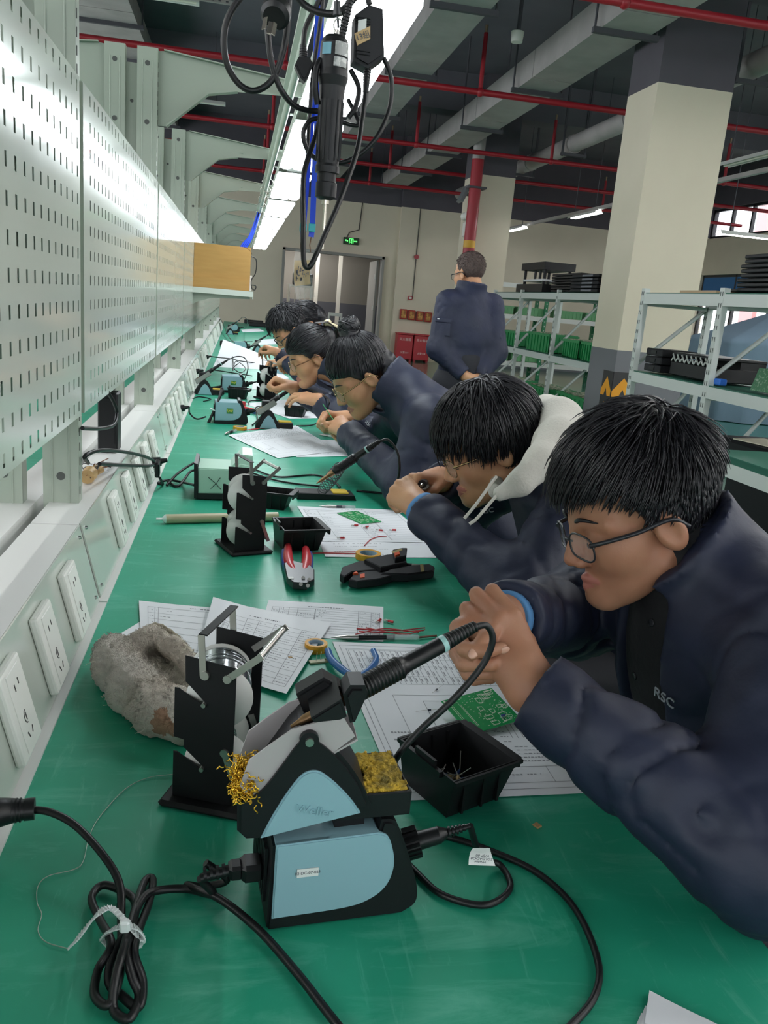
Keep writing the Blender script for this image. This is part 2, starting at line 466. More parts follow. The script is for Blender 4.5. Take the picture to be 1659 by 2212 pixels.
# pilaster, door frame, corridor behind the door
struct('trim_1', MB().box((4.6, YW - .06, PZ / 2), (1.66, .12, PZ)).box((4.6, YW - .06, (PZ + CZ) / 2), (1.66, .12, CZ - PZ), 1), [M_CREAM, M_DARK])
M_FR = mat('grey_door_frame', '8e8c86', 0.5)
b = MB()
b.box((DX0 + .03, YW + .02, DZ / 2), (.06, .28, DZ)); b.box((DX1 - .03, YW + .02, DZ / 2), (.06, .28, DZ)); b.box(((DX0 + DX1) / 2, YW + .02, DZ - .03), (DX1 - DX0, .28, .06))
door = struct('door_1', b, M_FR)
M_LEAF = mat('grey_door_leaf', '8f8c86', 0.55)
b = MB(); b.box((DX1 - .12, YW + .72, 1.18), (.05, 1.15, 2.32)); lf = b.build('door_leaf', M_LEAF, door)
for z in (.4, 1.2, 1.95): MB().box((DX1 - .16, YW + .2, z), (.04, .03, .12)).build('hinge', mat('hinge_steel', 'd8d8d2', 0.35, .6), door)
struct('wall_corridor', MB().box((2.2, YW + 3.2, .62), (6.4, .1, 1.24), 1).box((2.2, YW + 3.2, 2.1), (6.4, .1, 1.72)).box((-.6, YW + 1.7, 1.5), (.1, 3.0, 3), 2).box((5.4, YW + 1.7, 1.5), (.1, 3.0, 3)).box((2.2, YW + 1.7, 3.0), (6.4, 3, .1)).box((2.2, YW + 1.7, -.05), (6.4, 3.1, .1), 3),
       [mat('corridor_grey_paint', '908a80', 0.7), mat('corridor_dado_paint', '5d5d63', 0.6), mat('corridor_cream', 'e2d3bd', 0.7), M_FLOOR])
for i, x in enumerate((2.0, 2.62)):
    struct('trim_%d' % (i + 2), MB().box((x + .05, YW + 2.4, 1.25), (.10, .10, 2.5)), mat('corridor_white_post', 'd9d3c6', 0.5))
ld = bpy.data.lights.new('corridor_lamp', 'AREA'); ld.energy = 60; ld.size = 1.2
lo = bpy.data.objects.new('corridor_lamp', ld); COL.objects.link(lo); lo.location = (1.6, YW + 1.6, 2.9)
# columns
def column(x0, x1, y0, y1, lab, arrow):
    b = MB()
    for z0, z1, m in ((0, 1.08, 2), (1.08, PZ, 0), (PZ, CZ, 1)): b.box(((x0 + x1) / 2, (y0 + y1) / 2, (z0 + z1) / 2), (x1 - x0, y1 - y0, z1 - z0), m)
    o = struct('column', b, [M_CREAM, M_DARK, M_DADO], lab)
    if arrow:
        k = MB()
        for zc in (.08, .34, .60):
            for face in (0, 1):
                T = Matrix.Translation(((x0 + x1) / 2 - .0, y0 - .004, zc)) if face == 0 else Matrix.Translation((x0 - .004, (y0 + y1) / 2, zc)) @ Matrix.Rotation(-PI / 2, 4, 'Z')
                T = T @ Matrix.Rotation(PI / 2, 4, 'X')
                xo = -(x1 - x0) / 2 + .12 if face == 0 else (y1 - y0) / 2 - .12
                k.box((xo, .13, 0), (.24, .26, .006), 0, T)
                k.add([(xo - .12, 0, .005), (xo - .04, 0, .005), (xo, .08, .005), (xo + .04, 0, .005), (xo + .12, 0, .005), (xo + .12, .06, .005), (xo, .2, .005), (xo - .12, .06, .005)], [(0, 1, 2, 6, 7), (2, 3, 4, 5, 6)], 1, T)
        k.build('hazard_marking', [mat('hazard_black', '2b2a2b', 0.5), mat('hazard_yellow', 'f0a21c', 0.5)], o)
    return o
column(3.87, 4.66, 8.1, 8.75, 'large cream square column with grey base in front of the shelving', True)
column(3.93, 4.62, 14.6, 15.4, 'cream square column with red riser pipe beside it', False)
column(-3.6, -2.9, 8.1, 8.8, 'cream square column beyond the opposite bench', False)
# concrete beams under the slab
for i, y in enumerate((2.0, 8.4, 15.0)):
    struct('beam', MB().box((2.8, y, 4.9), (17.6, .45, .6)), M_CEIL, 'dark painted cross beam under the slab')
# building outside
ob = thing('neighbouring_building', 'pale building with pink brick piers outside the lower window', 'building', (18, 14, 0))
MB().box((19, 14, 3), (2, 30, 6)).build('facade', mat('outside_plaster', 'e8e4e0', 0.8), ob)
for i in range(9): MB().box((17.95, 2 + 3.2 * i, 3), (.2, .8, 6)).build('brick_pier', mat('pink_brick', 'd79a98', 0.8), ob)
struct('ground', MB().box((15.8, 14, -.1), (8, 34, .1)), mat('outside_paving', 'b9b6b0', 0.8))
# ------------------------------------------------------------------ services under the ceiling
M_DUCT = mat('galvanised_duct', 'b3aeab', 0.55, 0.1, c2='a5a09d', scale=3)
M_HANG = mat('dark_hanger_steel', '4a4a50', 0.6)
M_RED = mat('red_pipe_paint', 'a01f2c', 0.4)
def duct(x0, x1, z0, z1, y0, y1, lab):
    t = thing('air_duct', lab, 'duct', ((x0 + x1) / 2, y0, z0))
    b = MB(); y = y0
    while y < y1:
        L = min(2.38, y1 - y); b.box(((x0 + x1) / 2, y + L / 2, (z0 + z1) / 2), (x1 - x0, L, z1 - z0)); y += 2.4
    b.build('duct_body', M_DUCT, t)
    y = y0 + .5
    while y < y1:
        h = MB(); h.box(((x0 + x1) / 2, y, z0 - .025), (x1 - x0 + .16, .05, .05))
        for x in (x0 - .06, x1 + .06): h.cyl((x, y, z0), (x, y, CZ), .012, n=6)
        h.build('hanger', M_HANG, t); y += 2.4
    return t
duct(3.22, 3.72, 4.0, 4.3, -2, 20.6, 'grey rectangular air duct under the ceiling beside the columns')
duct(1.66, 2.14, 4.0, 4.28, -2, 20.6, 'grey rectangular air duct under the ceiling above the aisle by the bench')
duct(-2.4, -1.5, 4.72, 4.98, -2, 20.6, 'wide grey air duct under the ceiling above the opposite bench')
t = thing('water_pipe', 'grey round lagged pipe hung under the ceiling right of the column', 'pipe', (5.15, 6, 4.05))
b = MB(); b.cyl((5.15, 5, 4.05), (5.15, 20.6, 4.05), .13, n=20)
for y in range(5, 20, 2): b.cyl((5.15, y + .4, 4.05), (5.15, y + .46, 4.05), .145, n=20)
b.build('pipe_run', M_DUCT, t)
for y in (6.2, 8.6, 11, 13.4, 15.8): MB().box((5.15, y, 3.88), (.42, .06, .04)).box((4.96, y, 4.5), (.03, .03, 1.3)).box((5.34, y, 4.5), (.03, .03, 1.3)).build('hanger', M_HANG, t)
where = {6.87: 'nearest of them, crossing above the big column', 10.1: 'second one from the front, meeting the big column', 13.7: 'third one from the front', 16.1: 'fourth one from the front', 18.6: 'last one before the far wall'}
for y, w in where.items():
    t = thing('sprinkler_pipe', 'red sprinkler pipe across the ceiling, ' + w, 'pipe', (2.8, y, 3.8), group='red sprinkler pipes under the ceiling')
    MB().cyl((-5.9, y, 3.8), (11.5, y, 3.8), .036, n=12).build('pipe_run', M_RED, t)
    for x in ((-4, 0.4, 2.65, 4.9, 8.0) if y > 9 else (-4, 0.4, 2.9, 6, 9)):
        MB().cyl((x, y, 3.8), (x, y, 4.42), .026, n=10).ball((x, y, 3.8), .05).cyl((x, y, 4.42), (x, y, 4.5), .012, .02, n=8, m=1).build('sprinkler_riser', [M_RED, mat('brass_sprinkler', '9a8a70', 0.3, .8)], t)
t = thing('riser_pipe', 'thick vertical red pipe in front of the further column', 'pipe', (3.84, 14.3, 0))
MB().cyl((3.84, 14.3, 0), (3.84, 14.3, 3.8), .10, n=20).cyl((3.84, 14.3, 3.8), (3.84, 14.3, 4.5), .10, n=20, m=1).build('pipe_run', [M_RED, M_DUCT], t)
MB().cyl((3.84, 14.3, 2.38), (3.84, 14.3, 2.5), .103, n=20).build('yellow_band', mat('yellow_band', 'd8a431', 0.5), t)
MB().box((3.86, 14.3, 3.35), (.3, .24, .03)).build('clamp', M_HANG, t)
# far thin conduits and junction boxes near the exit
def conduit(pts, lab, r=.012): return tag(MB().tube([Vector(p) for p in pts], r, n=6).build('conduit', mat('dark_conduit', '4b4640', 0.6)), lab, 'conduit')
conduit([(2.82, YW - .02, 3.62), (2.78, YW - .02, 3.0), (2.55, YW - .02, 2.92), (2.5, YW - .02, 2.8)], 'thin cable conduit running down to the green exit sign')
conduit([(4.22, YW - .14, 3.62), (4.22, YW - .14, 1.5)], 'thin conduit down the wall to the red call point')
es = thing('exit_sign', 'green lit running man exit sign above the door', 'sign', (2.6, YW - .05, 2.72))
MB().box((2.6, YW - .05, 2.72), (.37, .05, .16)).build('sign_box', mat('exit_sign_dark', '0d3a16', 0.4), es)
G = mat('exit_sign_glow', '58f06a', 0.4, emit=2.2)
gb = MB(); y = YW - .079
for (x, z, w, h) in ((2.53 - .06, 2.73, .035, .03), (2.53 - .02, 2.72, .03, .03), (2.69, 2.72, .035, .025), (2.73, 2.72, .03, .025)): gb.box((x, y, z), (w, .004, h))
for (x, z, w, h) in ((2.56, 2.72, .012, .11), (2.65, 2.72, .012, .11), (2.605, 2.77, .1, .012)): gb.box((x, y, z), (w, .004, h))
gb.ball((2.612, y, 2.752), (.01, .003, .01), nu=8, nv=6)
for a, c in (((2.61, 2.74), (2.6, 2.71)), ((2.6, 2.71), (2.62, 2.69)), ((2.62, 2.69), (2.615, 2.668)), ((2.6, 2.71), (2.585, 2.685)), ((2.608, 2.735), (2.63, 2.72)), ((2.608, 2.735), (2.588, 2.722))):
    gb.cyl((a[0], y, a[1]), (c[0], y, c[1]), .006, n=6)
gb.build('running_man', G, es)
tag(MB().cyl((4.22, YW - .13, 2.5), (4.22, YW - .2, 2.5), .055, n=20).build('fire_bell', M_RED), 'round red fire bell on the conduit', 'bell')
cp = thing('fire_call_point', 'small red fire call point at the bottom of the conduit', 'call point', (4.18, YW - .13, 1.55))
MB().box((4.16, YW - .15, 1.52), (.1, .05, .1)).box((4.16, YW - .178, 1.52), (.06, .006, .05), 1).build('call_box', [M_RED, mat('white_plastic', 'e6e4dc', 0.4)], cp)
for i, (x, w) in enumerate(zip((4.02, 4.23, 4.44, 4.65), ('first from the left', 'second from the left', 'third from the left', 'fourth from the left'))):
    t = thing('notice_box', 'small red box with a yellow picture on the far wall, ' + w, 'box', (x, YW - .13, 1.12), group='red notice boxes on the far wall')
    MB().box((x, YW - .16, 1.12 - .008 * i), (.18, .07, .24), bev=.012).build('case', mat('red_plastic_case', 'a52a20', 0.5), t)
    MB().box((x, YW - .198, 1.12 - .008 * i), (.12, .006, .18)).build('picture', mat('yellow_notice', 'd9a95a', 0.6, c2='7a3b20', scale=14), t)
for x, w in ((4.07, 'left one of the pair'), (4.5, 'right one of the pair')):
    t = thing('extinguisher_cabinet', 'red fire extinguisher cabinet standing by the far wall, ' + w, 'cabinet', (x, YW - .32, 0), group='red extinguisher cabinets')
    MB().box((x, YW - .3, .34), (.40, .3, .6), bev=.01).build('body', mat('red_cabinet_paint', 'b4202c', 0.35), t)
    MB().box((x, YW - .31, .66), (.42, .34, .03)).build('lid', mat('red_cabinet_paint', 'b4202c', 0.35), t)
    for dx in (-.16, .16): MB().box((x + dx, YW - .3, .02), (.05, .28, .04)).build('foot', M_RED, t)
    wt = mat('white_lettering', 'ecd8d4', 0.5)
    text_mesh('front_lettering', '灭火器箱', .075, Matrix.Translation((x, YW - .455, .52)) @ Matrix.Rotation(PI / 2, 4, 'X'), wt, t)
    text_mesh('front_lettering', '火警119', .06, Matrix.Translation((x, YW - .455, .2)) @ Matrix.Rotation(PI / 2, 4, 'X'), wt, t)
# emergency light and flood lamp on the further column
t = thing('emergency_light', 'white twin emergency lamp on the side of the further column', 'lamp', (3.7, 14.65, 2.75))
MB().box((3.88, 14.75, 2.72), (.1, .22, .26), bev=.02).ball((3.85, 14.66, 2.94), .07).ball((3.85, 14.86, 2.94), .07).build('case', mat('white_plastic', 'e6e4dc', 0.4), t)
t = thing('flood_lamp', 'grey tilted flood lamp high on the further column', 'lamp', (3.75, 14.7, 3.3))
MB().box((0, 0, 0), (.06, .3, .3), bev=.01, M=Matrix.Translation((3.78, 14.8, 3.3)) @ Matrix.Rotation(.4, 4, 'Y')).box((3.88, 14.8, 3.3), (.12, .05, .05)).build('case', mat('grey_lamp_case', '6d7275', 0.4), t)
t = thing('ceiling_camera', 'small white smoke detector under the ceiling above the aisle', 'detector', (2.75, 9.2, 4.2))
MB().cyl((2.75, 9.2, 4.6), (2.75, 9.2, 4.2), .015, n=8, m=1).cyl((2.75, 9.2, 4.2), (2.75, 9.2, 4.1), .07, .06, n=16).build('detector_body', [mat('white_plastic', 'e6e4dc', 0.4), M_HANG], t)
# ------------------------------------------------------------------ hall tube lamps
M_TUBE = mat('lit_tube', 'ffffff', 0.5, emit=TUBE_POWER)
M_WHITE = mat('white_steel', 'e4e6e0', 0.35)
def hall_lamp(c, L, along, lit, lab, top=CZ):
    t = thing('tube_light', lab, 'light', c)
    T = Matrix.Translation(c) @ Matrix.Rotation(PI / 2 if along == 'y' else 0, 4, 'Z')
    poly = [(-.075, 0), (-.05, .05), (.05, .05), (.075, 0), (.07, 0), (.045, .042), (-.045, .042), (-.07, 0)]
    b = MB(T); b.prism(poly, L, 0, Matrix.Translation((-L / 2, 0, 0)) @ Matrix.Rotation(PI / 2, 4, 'Z') @ Matrix.Rotation(PI / 2, 4, 'X'))
    b.build('housing', M_WHITE, t)
    MB(T).cyl((-L / 2 + .03, 0, .012), (L / 2 - .03, 0, .012), .016, n=10).build('tube', M_TUBE if lit else mat('unlit_tube', 'e9e6d8', 0.3), t)
    b = MB(T)
    for x in (-L / 2 + .15, L / 2 - .15): b.cyl((x, 0, .05), (x, 0, top - c[2]), .006, n=6)
    b.build('hanger', M_HANG, t)
    return t
p1 = onz(1262, 467, 3.1); p2 = onz(1113, 497, 3.1); p3 = onz(1640, 515, 2.6)
hall_lamp(p1, 1.2, 'y', True, 'lit tube light hung in the aisle left of the big column, nearer one')
hall_lamp(p2, 1.2, 'y', True, 'lit tube light beside the further column, smaller one')
hall_lamp(p3, 1.2, 'x', True, 'lit tube light below the high window')
hall_lamp(onz(1625, 345, 3.3), 1.2, 'y', False, 'unlit tube light right of the big column')
t = thing('light_rail', 'grey light rail along the aisle carrying two lit tubes', 'rail', (p1.x, p1.y, p1.z + .1))
MB().box((p1.x, 13.5, p1.z + .08), (.06, 13, .05)).build('rail_body', M_DUCT, t)
for (x, y) in [(x, y) for x in (-5, -2.8, 3.0, 5.5, 8, 10.3) for y in (-5, -2.5, 0, 2.5, 5)] + [(8, 8), (10.3, 8), (10.3, 11), (-5, 8), (-5, 11), (-2.9, 8)]:
    hall_lamp(Vector((x, y, 3.5)), 1.2, 'y', True, 'unseen tube light added to brighten the hall')['group'] = 'unseen tube lights added to brighten the hall'  # unseen tubes, added only to raise the light in the hall
hall_lamp(Vector((-1.15, 10.2, 4.3)), 1.2, 'x', False, 'long unlit white tube light above the opposite bench, upper one', 4.72)
hall_lamp(Vector((-1.0, 15.2, 4.3)), 1.3, 'x', False, 'long unlit white tube light above the opposite bench, further one', 4.72)
for y, lab in ((10.5, 'upper'), (14.5, 'further')):
    b = MB(); b.box((-1.4, y, 4.45), (2.4, .04, .04)); 
    for x_ in (-2.3, -.5): b.cyl((x_, y, 4.45), (x_, y, CZ), .006, n=6, m=1)
    for i in range(30): b.box((-2.5 + i * .08, y - .022, 4.45), (.03, .004, .014), 1)
    tag(b.build('slotted_channel', [M_DUCT, M_HANG]), 'perforated steel channel beside the unlit tube light, %s one' % lab, 'channel')
# ------------------------------------------------------------------ shelving on the right
M_RACK = mat('pale_grey_rack_paint', 'c9cfca', 0.4)
M_DECK = mat('green_rubber_deck', '1c5a49', 0.5)
M_SLOT = mat('slot_shadow_steel', '5b605e', 0.6)
def rack(x0, x1, ys, levels, lab, zt, m=M_RACK, brace=True):
    t = thing('storage_rack', lab, 'rack', (x0, ys[0], 0))
    for y in ys:
        for x in (x0, x1):
            b = MB(); b.box((x, y, zt / 2), (.045, .055, zt))
            z = .1
            while z < zt - .03:
                b.box((x - .0235, y - .013, z), (.002, .008, .03), 1); b.box((x - .0235, y + .013, z), (.002, .008, .03), 1); z += .075
            b.build('upright', [m, M_SLOT], t)
        b = MB()
        for z in levels:
            MB().box(((x0 + x1) / 2, y, z - .08), (x1 - x0 - .045, .03, .03)).build('cross_bar', m, t)
    for z in levels:
        for x in (x0, x1):
            b = MB()
            for a, c in zip(ys[:-1], ys[1:]): b.box((x, (a + c) / 2, z - .04), (.04, abs(c - a) - .056, .08))
            b.build('shelf_beam', m, t)
        MB().box(((x0 + x1) / 2, (ys[0] + ys[-1]) / 2, z + .002), (x1 - x0 + .02, abs(ys[-1] - ys[0]), .012)).build('deck', M_DECK, t)
    if brace:
        for i, y in enumerate(ys):
            zz = levels + [0.02]
            for a, c in zip(zz[:-1], zz[1:]):
                xa, xb = (x0, x1)
                b = MB(); b.tube([(xa + .02, y + .02, c + .05), (xb - .02, y + .02, a - .09)], .018, n=4); b.build('brace', m, t)
    return t
rack(3.22, 3.80, [4.10, 5.256, 6.39], [1.60, .98, .14], 'grey metal storage rack standing in front of the big column', 1.64)
rack(4.02, 4.62, [8.9, 10.32, 11.75, 13.06], [1.66, .875, .16], 'grey metal storage rack between the two columns holding green crates', 1.70)
M_GRK = mat('green_rack_paint', '1f7a4d', 0.45)
t = thing('storage_rack', 'far storage rack with green uprights and white shelves', 'rack', (5, 17.6, 0))
for x in (5.2, 6.6, 8.0, 9.4):
    for y in (17.6, 18.2):
        b = MB(); b.box((x, y, 1.0), (.07, .07, 2.0))
        for k in range(20): b.box((x, y - .0355, .1 + k * .095), (.02, .002, .03), 1)
        b.build('upright', [M_GRK, M_RACK], t)
    MB().tube([(x, 17.62, .4), (x, 18.18, 1.2)], .02, n=4).build('brace', M_GRK, t)
for z in (1.29, .29, 1.95):
    MB().box((7.3, 17.6, z), (4.3, .05, .09)).box((7.3, 17.9, z + .04), (4.3, .6, .02)).build('shelf', M_WHITE, t)
# things on the racks -------------------------------------------------
M_GRN = mat('green_crate_plastic', '1d8a4d', 0.45)
M_GRN2 = mat('pale_green_crate_plastic', '6fae7a', 0.5)
M_BLK = mat('black_plastic', '101113', 0.45, spec=.35)
M_BLKM = mat('matt_black_plastic', '15161a', 0.6, spec=.35)
def crate(c, d, m, lab, grp, ribs=7, rz=0.0):
    t = thing('crate', lab, 'crate', c, rz, grp)
    L, w, h = d
    b = MB(WM[t.name]); b.box((0, 0, .006), (L, w, .012))
    for s in (-1, 1):
        b.box((0, s * (w / 2 - .005), h / 2), (L, .01, h)); b.box((s * (L / 2 - .005), 0, h / 2), (.01, w, h))
    b.box((0, w / 2, h - .02), (L + .03, .03, .025)); b.box((0, -w / 2, h - .02), (L + .03, .03, .025)); b.box((L / 2, 0, h - .02), (.03, w, .025)); b.box((-L / 2, 0, h - .02), (.03, w, .025))
    for i in range(ribs):
        x = -L / 2 + L * (i + .5) / ribs
        for s in (-1, 1): b.box((x, s * (w / 2 + .006), h * .45), (.012, .014, h * .85)); 
    for i in range(4):
        yy = -w / 2 + w * (i + .5) / 4
        for s in (-1, 1): b.box((s * (L / 2 + .006), yy, h * .45), (.014, .012, h * .85))
    b.build('crate_body', m, t)
    k = MB(WM[t.name])
    for i in range(9): k.box((-L / 2 + L * (i + .7) / 9.6, 0, h * .55), (.012, w * .8, h * .95))
    k.build('board_batch', mat('stacked_circuit_boards', '3f6b4a', 0.5, c2='b9b7a0', scale=30), t)
    return t
gz = .875 + .01
pos = [((4.3, 12.4, gz), 'green crate full of boards on the middle shelf, furthest bay'), ((4.28, 11.03, gz), 'green crate full of boards on the middle shelf, centre bay'),
       ((4.3, 9.9, gz), 'tilting green crate on the middle shelf left of the column, nearest bay'), ((4.3, 9.3, gz), 'low green crate beside the column on the middle shelf')]
for i, (c, l) in enumerate(pos): crate(c, (.85 if i < 2 else .5, .4, .22 + .03 * (i == 1)), M_GRN, l, 'green crates on the rack', rz=PI / 2)
crate((4.3, 12.4, .17), (.8, .4, .22), M_GRN, 'green crate on the bottom shelf, furthest bay', 'green crates on the rack', rz=PI / 2)
crate((4.3, 10.9, .17), (.9, .4, .25), M_GRN, 'green crate on the bottom shelf, centre bay', 'green crates on the rack', rz=PI / 2)
crate((4.3, 9.6, .17), (.9, .45, .28), M_GRN, 'dark green crate on the bottom shelf nearest the column', 'green crates on the rack', rz=PI / 2)
for i, x in enumerate((5.6, 6.3, 7.2, 7.9)):
    crate((x, 17.9, 1.345), (.6, .4, .17), M_GRN2, ('pale green crate on the upper shelf of the far rack, %s' % ('first from left', 'second from left', 'third from left', 'fourth from left')[i]), 'pale crates on the far rack')
    crate((x, 17.9, .345), (.6, .4, .2), M_GRN2, ('pale green crate on the lower shelf of the far rack, %s' % ('first from left', 'second from left', 'third from left', 'fourth from left')[i]), 'pale crates on the far rack')
# press on the rack top
t = thing('test_press', 'black four post test press standing on top of the further rack', 'press', (4.3, 11.6, 1.67))
b = MB(); b.box((4.3, 11.6, 1.73), (.5, 1.1, .11)); b.box((4.3, 11.6, 2.03), (.45, .95, .1)); b.build('frame_plate', M_BLK, t)
for x in (4.12, 4.48):
    for y in (11.2, 12.0): MB().cyl((x, y, 1.78), (x, y, 2.0), .022, n=8).build('post', M_BLKM, t)
for y in (11.4, 11.6, 11.8): MB().cyl((4.2, y, 1.86), (4.2, y, 2.0), .02, n=8).build('plunger', M_BLK, t)
MB().box((4.3, 11.6, 1.84), (.4, .85, .03)).build('clear_plate', mat('pale_acrylic', 'd8dadb', 0.2), t)
for i in range(7):
    tag(MB().box((4.32, 10.3 + .01 * (i % 3), 1.69 + .034 * i), (.5, .95, .028), bev=.006).build('tray', M_BLK), 'black flat tray in the tall stack beside the press, %s' % ('lowest', 'second up', 'third up', 'fourth up', 'fifth up', 'sixth up', 'topmost')[i], 'tray', 'black trays stacked beside the press')
for i in range(5):
    tag(MB().box((4.2, 9.5 + .02 * (i % 2), 1.69 + .042 * i), (.42, .8, .034), bev=.005).box((3.985, 9.4, 1.69 + .042 * i), (.012, .3, .02), 1).build('board_rack', [M_BLKM, mat('grey_plastic', '6f7178', 0.5)]), 'grey fronted black board rack by the column, %s of its stack' % ('lowest', 'second', 'third', 'fourth', 'topmost')[i], 'rack', 'board racks by the column')
# near rack: trays, circuit boards
for i in range(8):
    tag(MB().box((3.5, 4.9 + .015 * ((i * 7) % 3), 1.635 + .03 * i), (.46, .62 - .012 * i, .024), bev=.005).build('tray', M_BLK), 'black flat tray on top of the near rack, %s' % ('lowest', 'second up', 'third up', 'fourth up', 'fifth up', 'sixth up', 'seventh up', 'topmost')[i], 'tray', 'black trays on top of the near rack')
tag(MB().box((3.5, 5.75, 1.622), (.4, .5, .02)).build('cardboard_sheet', mat('brown_board', 'b39a7c', 0.7)), 'flat brown cardboard sheet on top of the near rack', 'cardboard')
tag(MB().box((3.55, 5.42, 1.642), (.3, .35, .018), bev=.003).build('folder', M_BLK), 'thin black folder lying on the cardboard sheet', 'folder')
for i in range(3):
    tag(MB().box((3.40, 6.15, 1.03 + .062 * i), (.3, .26, .055), bev=.006).box((3.248, 6.15, 1.03 + .062 * i), (.006, .08, .025), 1).build('drawer_box', [M_BLKM, M_BLK]), 'small dark drawer box at the left end of the near rack, %s' % ('lowest', 'middle', 'topmost')[i], 'box', 'drawer boxes on the near rack')
t = thing('board_magazine', 'long black magazine with zigzag pale boards on the near rack', 'magazine', (3.5, 5.65, 1.0))
MB().box((3.5, 5.65, 1.055), (.4, .62, .1), bev=.006).box((3.5, 5.65, 1.165), (.4, .62, .02), bev=.004).box((3.6, 5.65, 1.13), (.2, .6, .06)).build('magazine_body', M_BLK, t)
b = MB()
for i in range(9):
    y = 5.38 + .065 * i
    b.box((0, 0, 0), (.006, .07, .012), 0, Matrix.Translation((3.29, y, 1.135)) @ Matrix.Rotation(.8, 4, 'X')); b.box((0, 0, 0), (.006, .05, .012), 0, Matrix.Translation((3.29, y + .02, 1.125)) @ Matrix.Rotation(-.8, 4, 'X'))
b.build('board_edges', mat('pale_board_edge', 'c7c9c4', 0.4), t)
M_PCB = mat('green_circuit_board', '1e6b3e', 0.4, c2='9fb8a0', scale=60, lo=.55, hi=.75)
for i in range(6):
    tag(MB().box((0, 0, 0), (.012, .34, .15), 0, Matrix.Translation((3.32 + .055 * i, 4.72, 1.075)) @ Matrix.Rotation(.25, 4, 'Y')).box((0, 0, 0), (.02, .06, .05), 1, Matrix.Translation((3.31 + .055 * i, 4.66, 1.07)) @ Matrix.Rotation(.25, 4, 'Y')).build('circuit_board', [M_PCB, mat('foil_silver', 'c8cac6', 0.25, .7)]), 'tall green circuit board leaning in a row on the near rack, %s from the front' % ('first', 'second', 'third', 'fourth', 'fifth', 'sixth')[i], 'board', 'circuit boards on the near rack')
tag(MB().box((3.27, 5.2, 1.02), (.06, .08, .045), bev=.008).build('blue_case', mat('blue_plastic', '2e6fd0', 0.4)), 'small blue case at the edge of the near rack', 'case')
tag(MB().box((3.5, 4.4, 1.05), (.35, .25, .1), bev=.03).build('blue_bag', mat('pale_blue_film', '8fa6d6', 0.3, bump=.6, bscale=15)), 'crumpled blue plastic bag on the near rack', 'bag')
# covered machine and pegboard by the window
t = thing('covered_machine', 'machine under a grey blue cloth near the window', 'machine', (8.6, 12.4, 0))
def clothf(u, v):
    a = 2 * PI * u; z = 1.55 * (1 - v) ** 0.8 if v < .99 else .02
    r = 1 if v > .25 else v / .25
    return (8.6 + r * (1.1 + .05 * v + .03 * math.sin(14 * a) * v) * max(-1, min(1, 1.25 * math.cos(a))), 12.4 + r * (.8 + .05 * v + .03 * math.sin(14 * a) * v) * max(-1, min(1, 1.25 * math.sin(a))), 1.25 + .35 * max(0, 1 - r) * 1.5 if v < .25 else 1.25 * (1 - (v - .25) / .75) + .01)
MB().grid(clothf, 96, 24).build('dust_cloth', mat('grey_blue_cloth', '6d8496', 0.85, bump=.2), t)
t = thing('pegboard', 'pale perforated panel on a stand near the window', 'panel', (7.6, 9.6, 0))
b = MB(); b.box((7.6, 9.6, 1.5), (1.1, .03, .9))
for i in range(11):
    for j in range(8): b.box((7.12 + .095 * i, 9.583, 1.13 + .1 * j), (.02, .004, .01), 1)
b.build('panel', [M_WHITE, M_SLOT], t)
MB().box((7.1, 9.65, .95), (.06, .06, 1.9)).build('post', M_WHITE, t); MB().box((8.1, 9.65, .95), (.06, .06, 1.9)).build('post', M_WHITE, t)
# floor level things seen under the near rack
t = thing('storage_bench', 'low green topped bench behind the seated men', 'bench', (2.6, 3.2, 0))
MB().box((2.9, 2.9, .72), (.8, 2.2, .04), bev=.004).build('top', M_DECK, t); MB().box((2.9, 2.9, .67), (.82, 2.24, .07)).build('edge', M_RACK, t)
for x in (2.55, 3.25):
    for y in (1.9, 3.9): MB().box((x, y, .32), (.05, .05, .64)).build('leg', M_RACK, t)
t = thing('storage_case', 'large black case with loose papers on top under the near rack', 'case', (3.7, 4.7, 0))
MB().box((3.5, 4.69, .42), (.5, .9, .5), bev=.02).build('case_body', M_BLKM, t); MB().box((3.24, 4.69, .5), (.01, .2, .02)).build('handle', mat('grey_plastic', '6f7178', 0.5), t)
tag(MB().box((0, 0, 0), (.3, .4, .006), 0, TR(3.45, 4.75, .677, .3)).build('paper_sheet', mat('cream_paper', 'e9e0c8', 0.8)), 'cream papers lying on the black case', 'paper')
# white trolley seen through the door
t = thing('trolley', 'white wire rack trolley with black case seen through the door', 'trolley', (1.6, YW + 1.6, 0))
for x in (1.25, 1.85):
    for y in (YW + 1.3, YW + 1.7): MB().cyl((x, y, .1), (x, y, 1.62), .02, n=8).build('post', M_WHITE, t)
for z in (.5, 1.0, 1.58): MB().box((1.55, YW + 1.5, z), (.56, .36, .05)).build('shelf', M_WHITE, t)
b = MB()
for i in range(5): b.cyl((1.28 + .13 * i, YW + 1.28, 1.0), (1.28 + .13 * i, YW + 1.28, 1.56), .008, n=6)
b.build('guard_rail', M_WHITE, t)
tag(MB().box((1.6, YW + 1.5, 1.76), (.5, .4, .3), bev=.02).build('black_case', M_BLK), 'black case on top of the white trolley', 'case')
t = thing('hand_cart', 'white framed hand cart standing in the doorway', 'cart', (2.4, YW + 1.0, 0))
for x in (2.3, 2.62): MB().cyl((x, YW + 1.0, .1), (x, YW + 1.0, .95), .025, n=8).build('post', M_WHITE, t)
MB().box((2.46, YW + 1.0, .95), (.36, .06, .08)).box((2.46, YW + 1.2, .2), (.36, .5, .05)).build('cart_frame', M_WHITE, t)
tag(MB().lathe([(.01, .02), (.26, .02), (.3, .55), (.31, .56), (.29, .5), (.0, .42)], TR(3.0, YW + 1.1, 0)).build('bin', mat('blue_bin', '24486e', 0.5)), 'blue tub in the doorway holding dark scrap', 'tub')
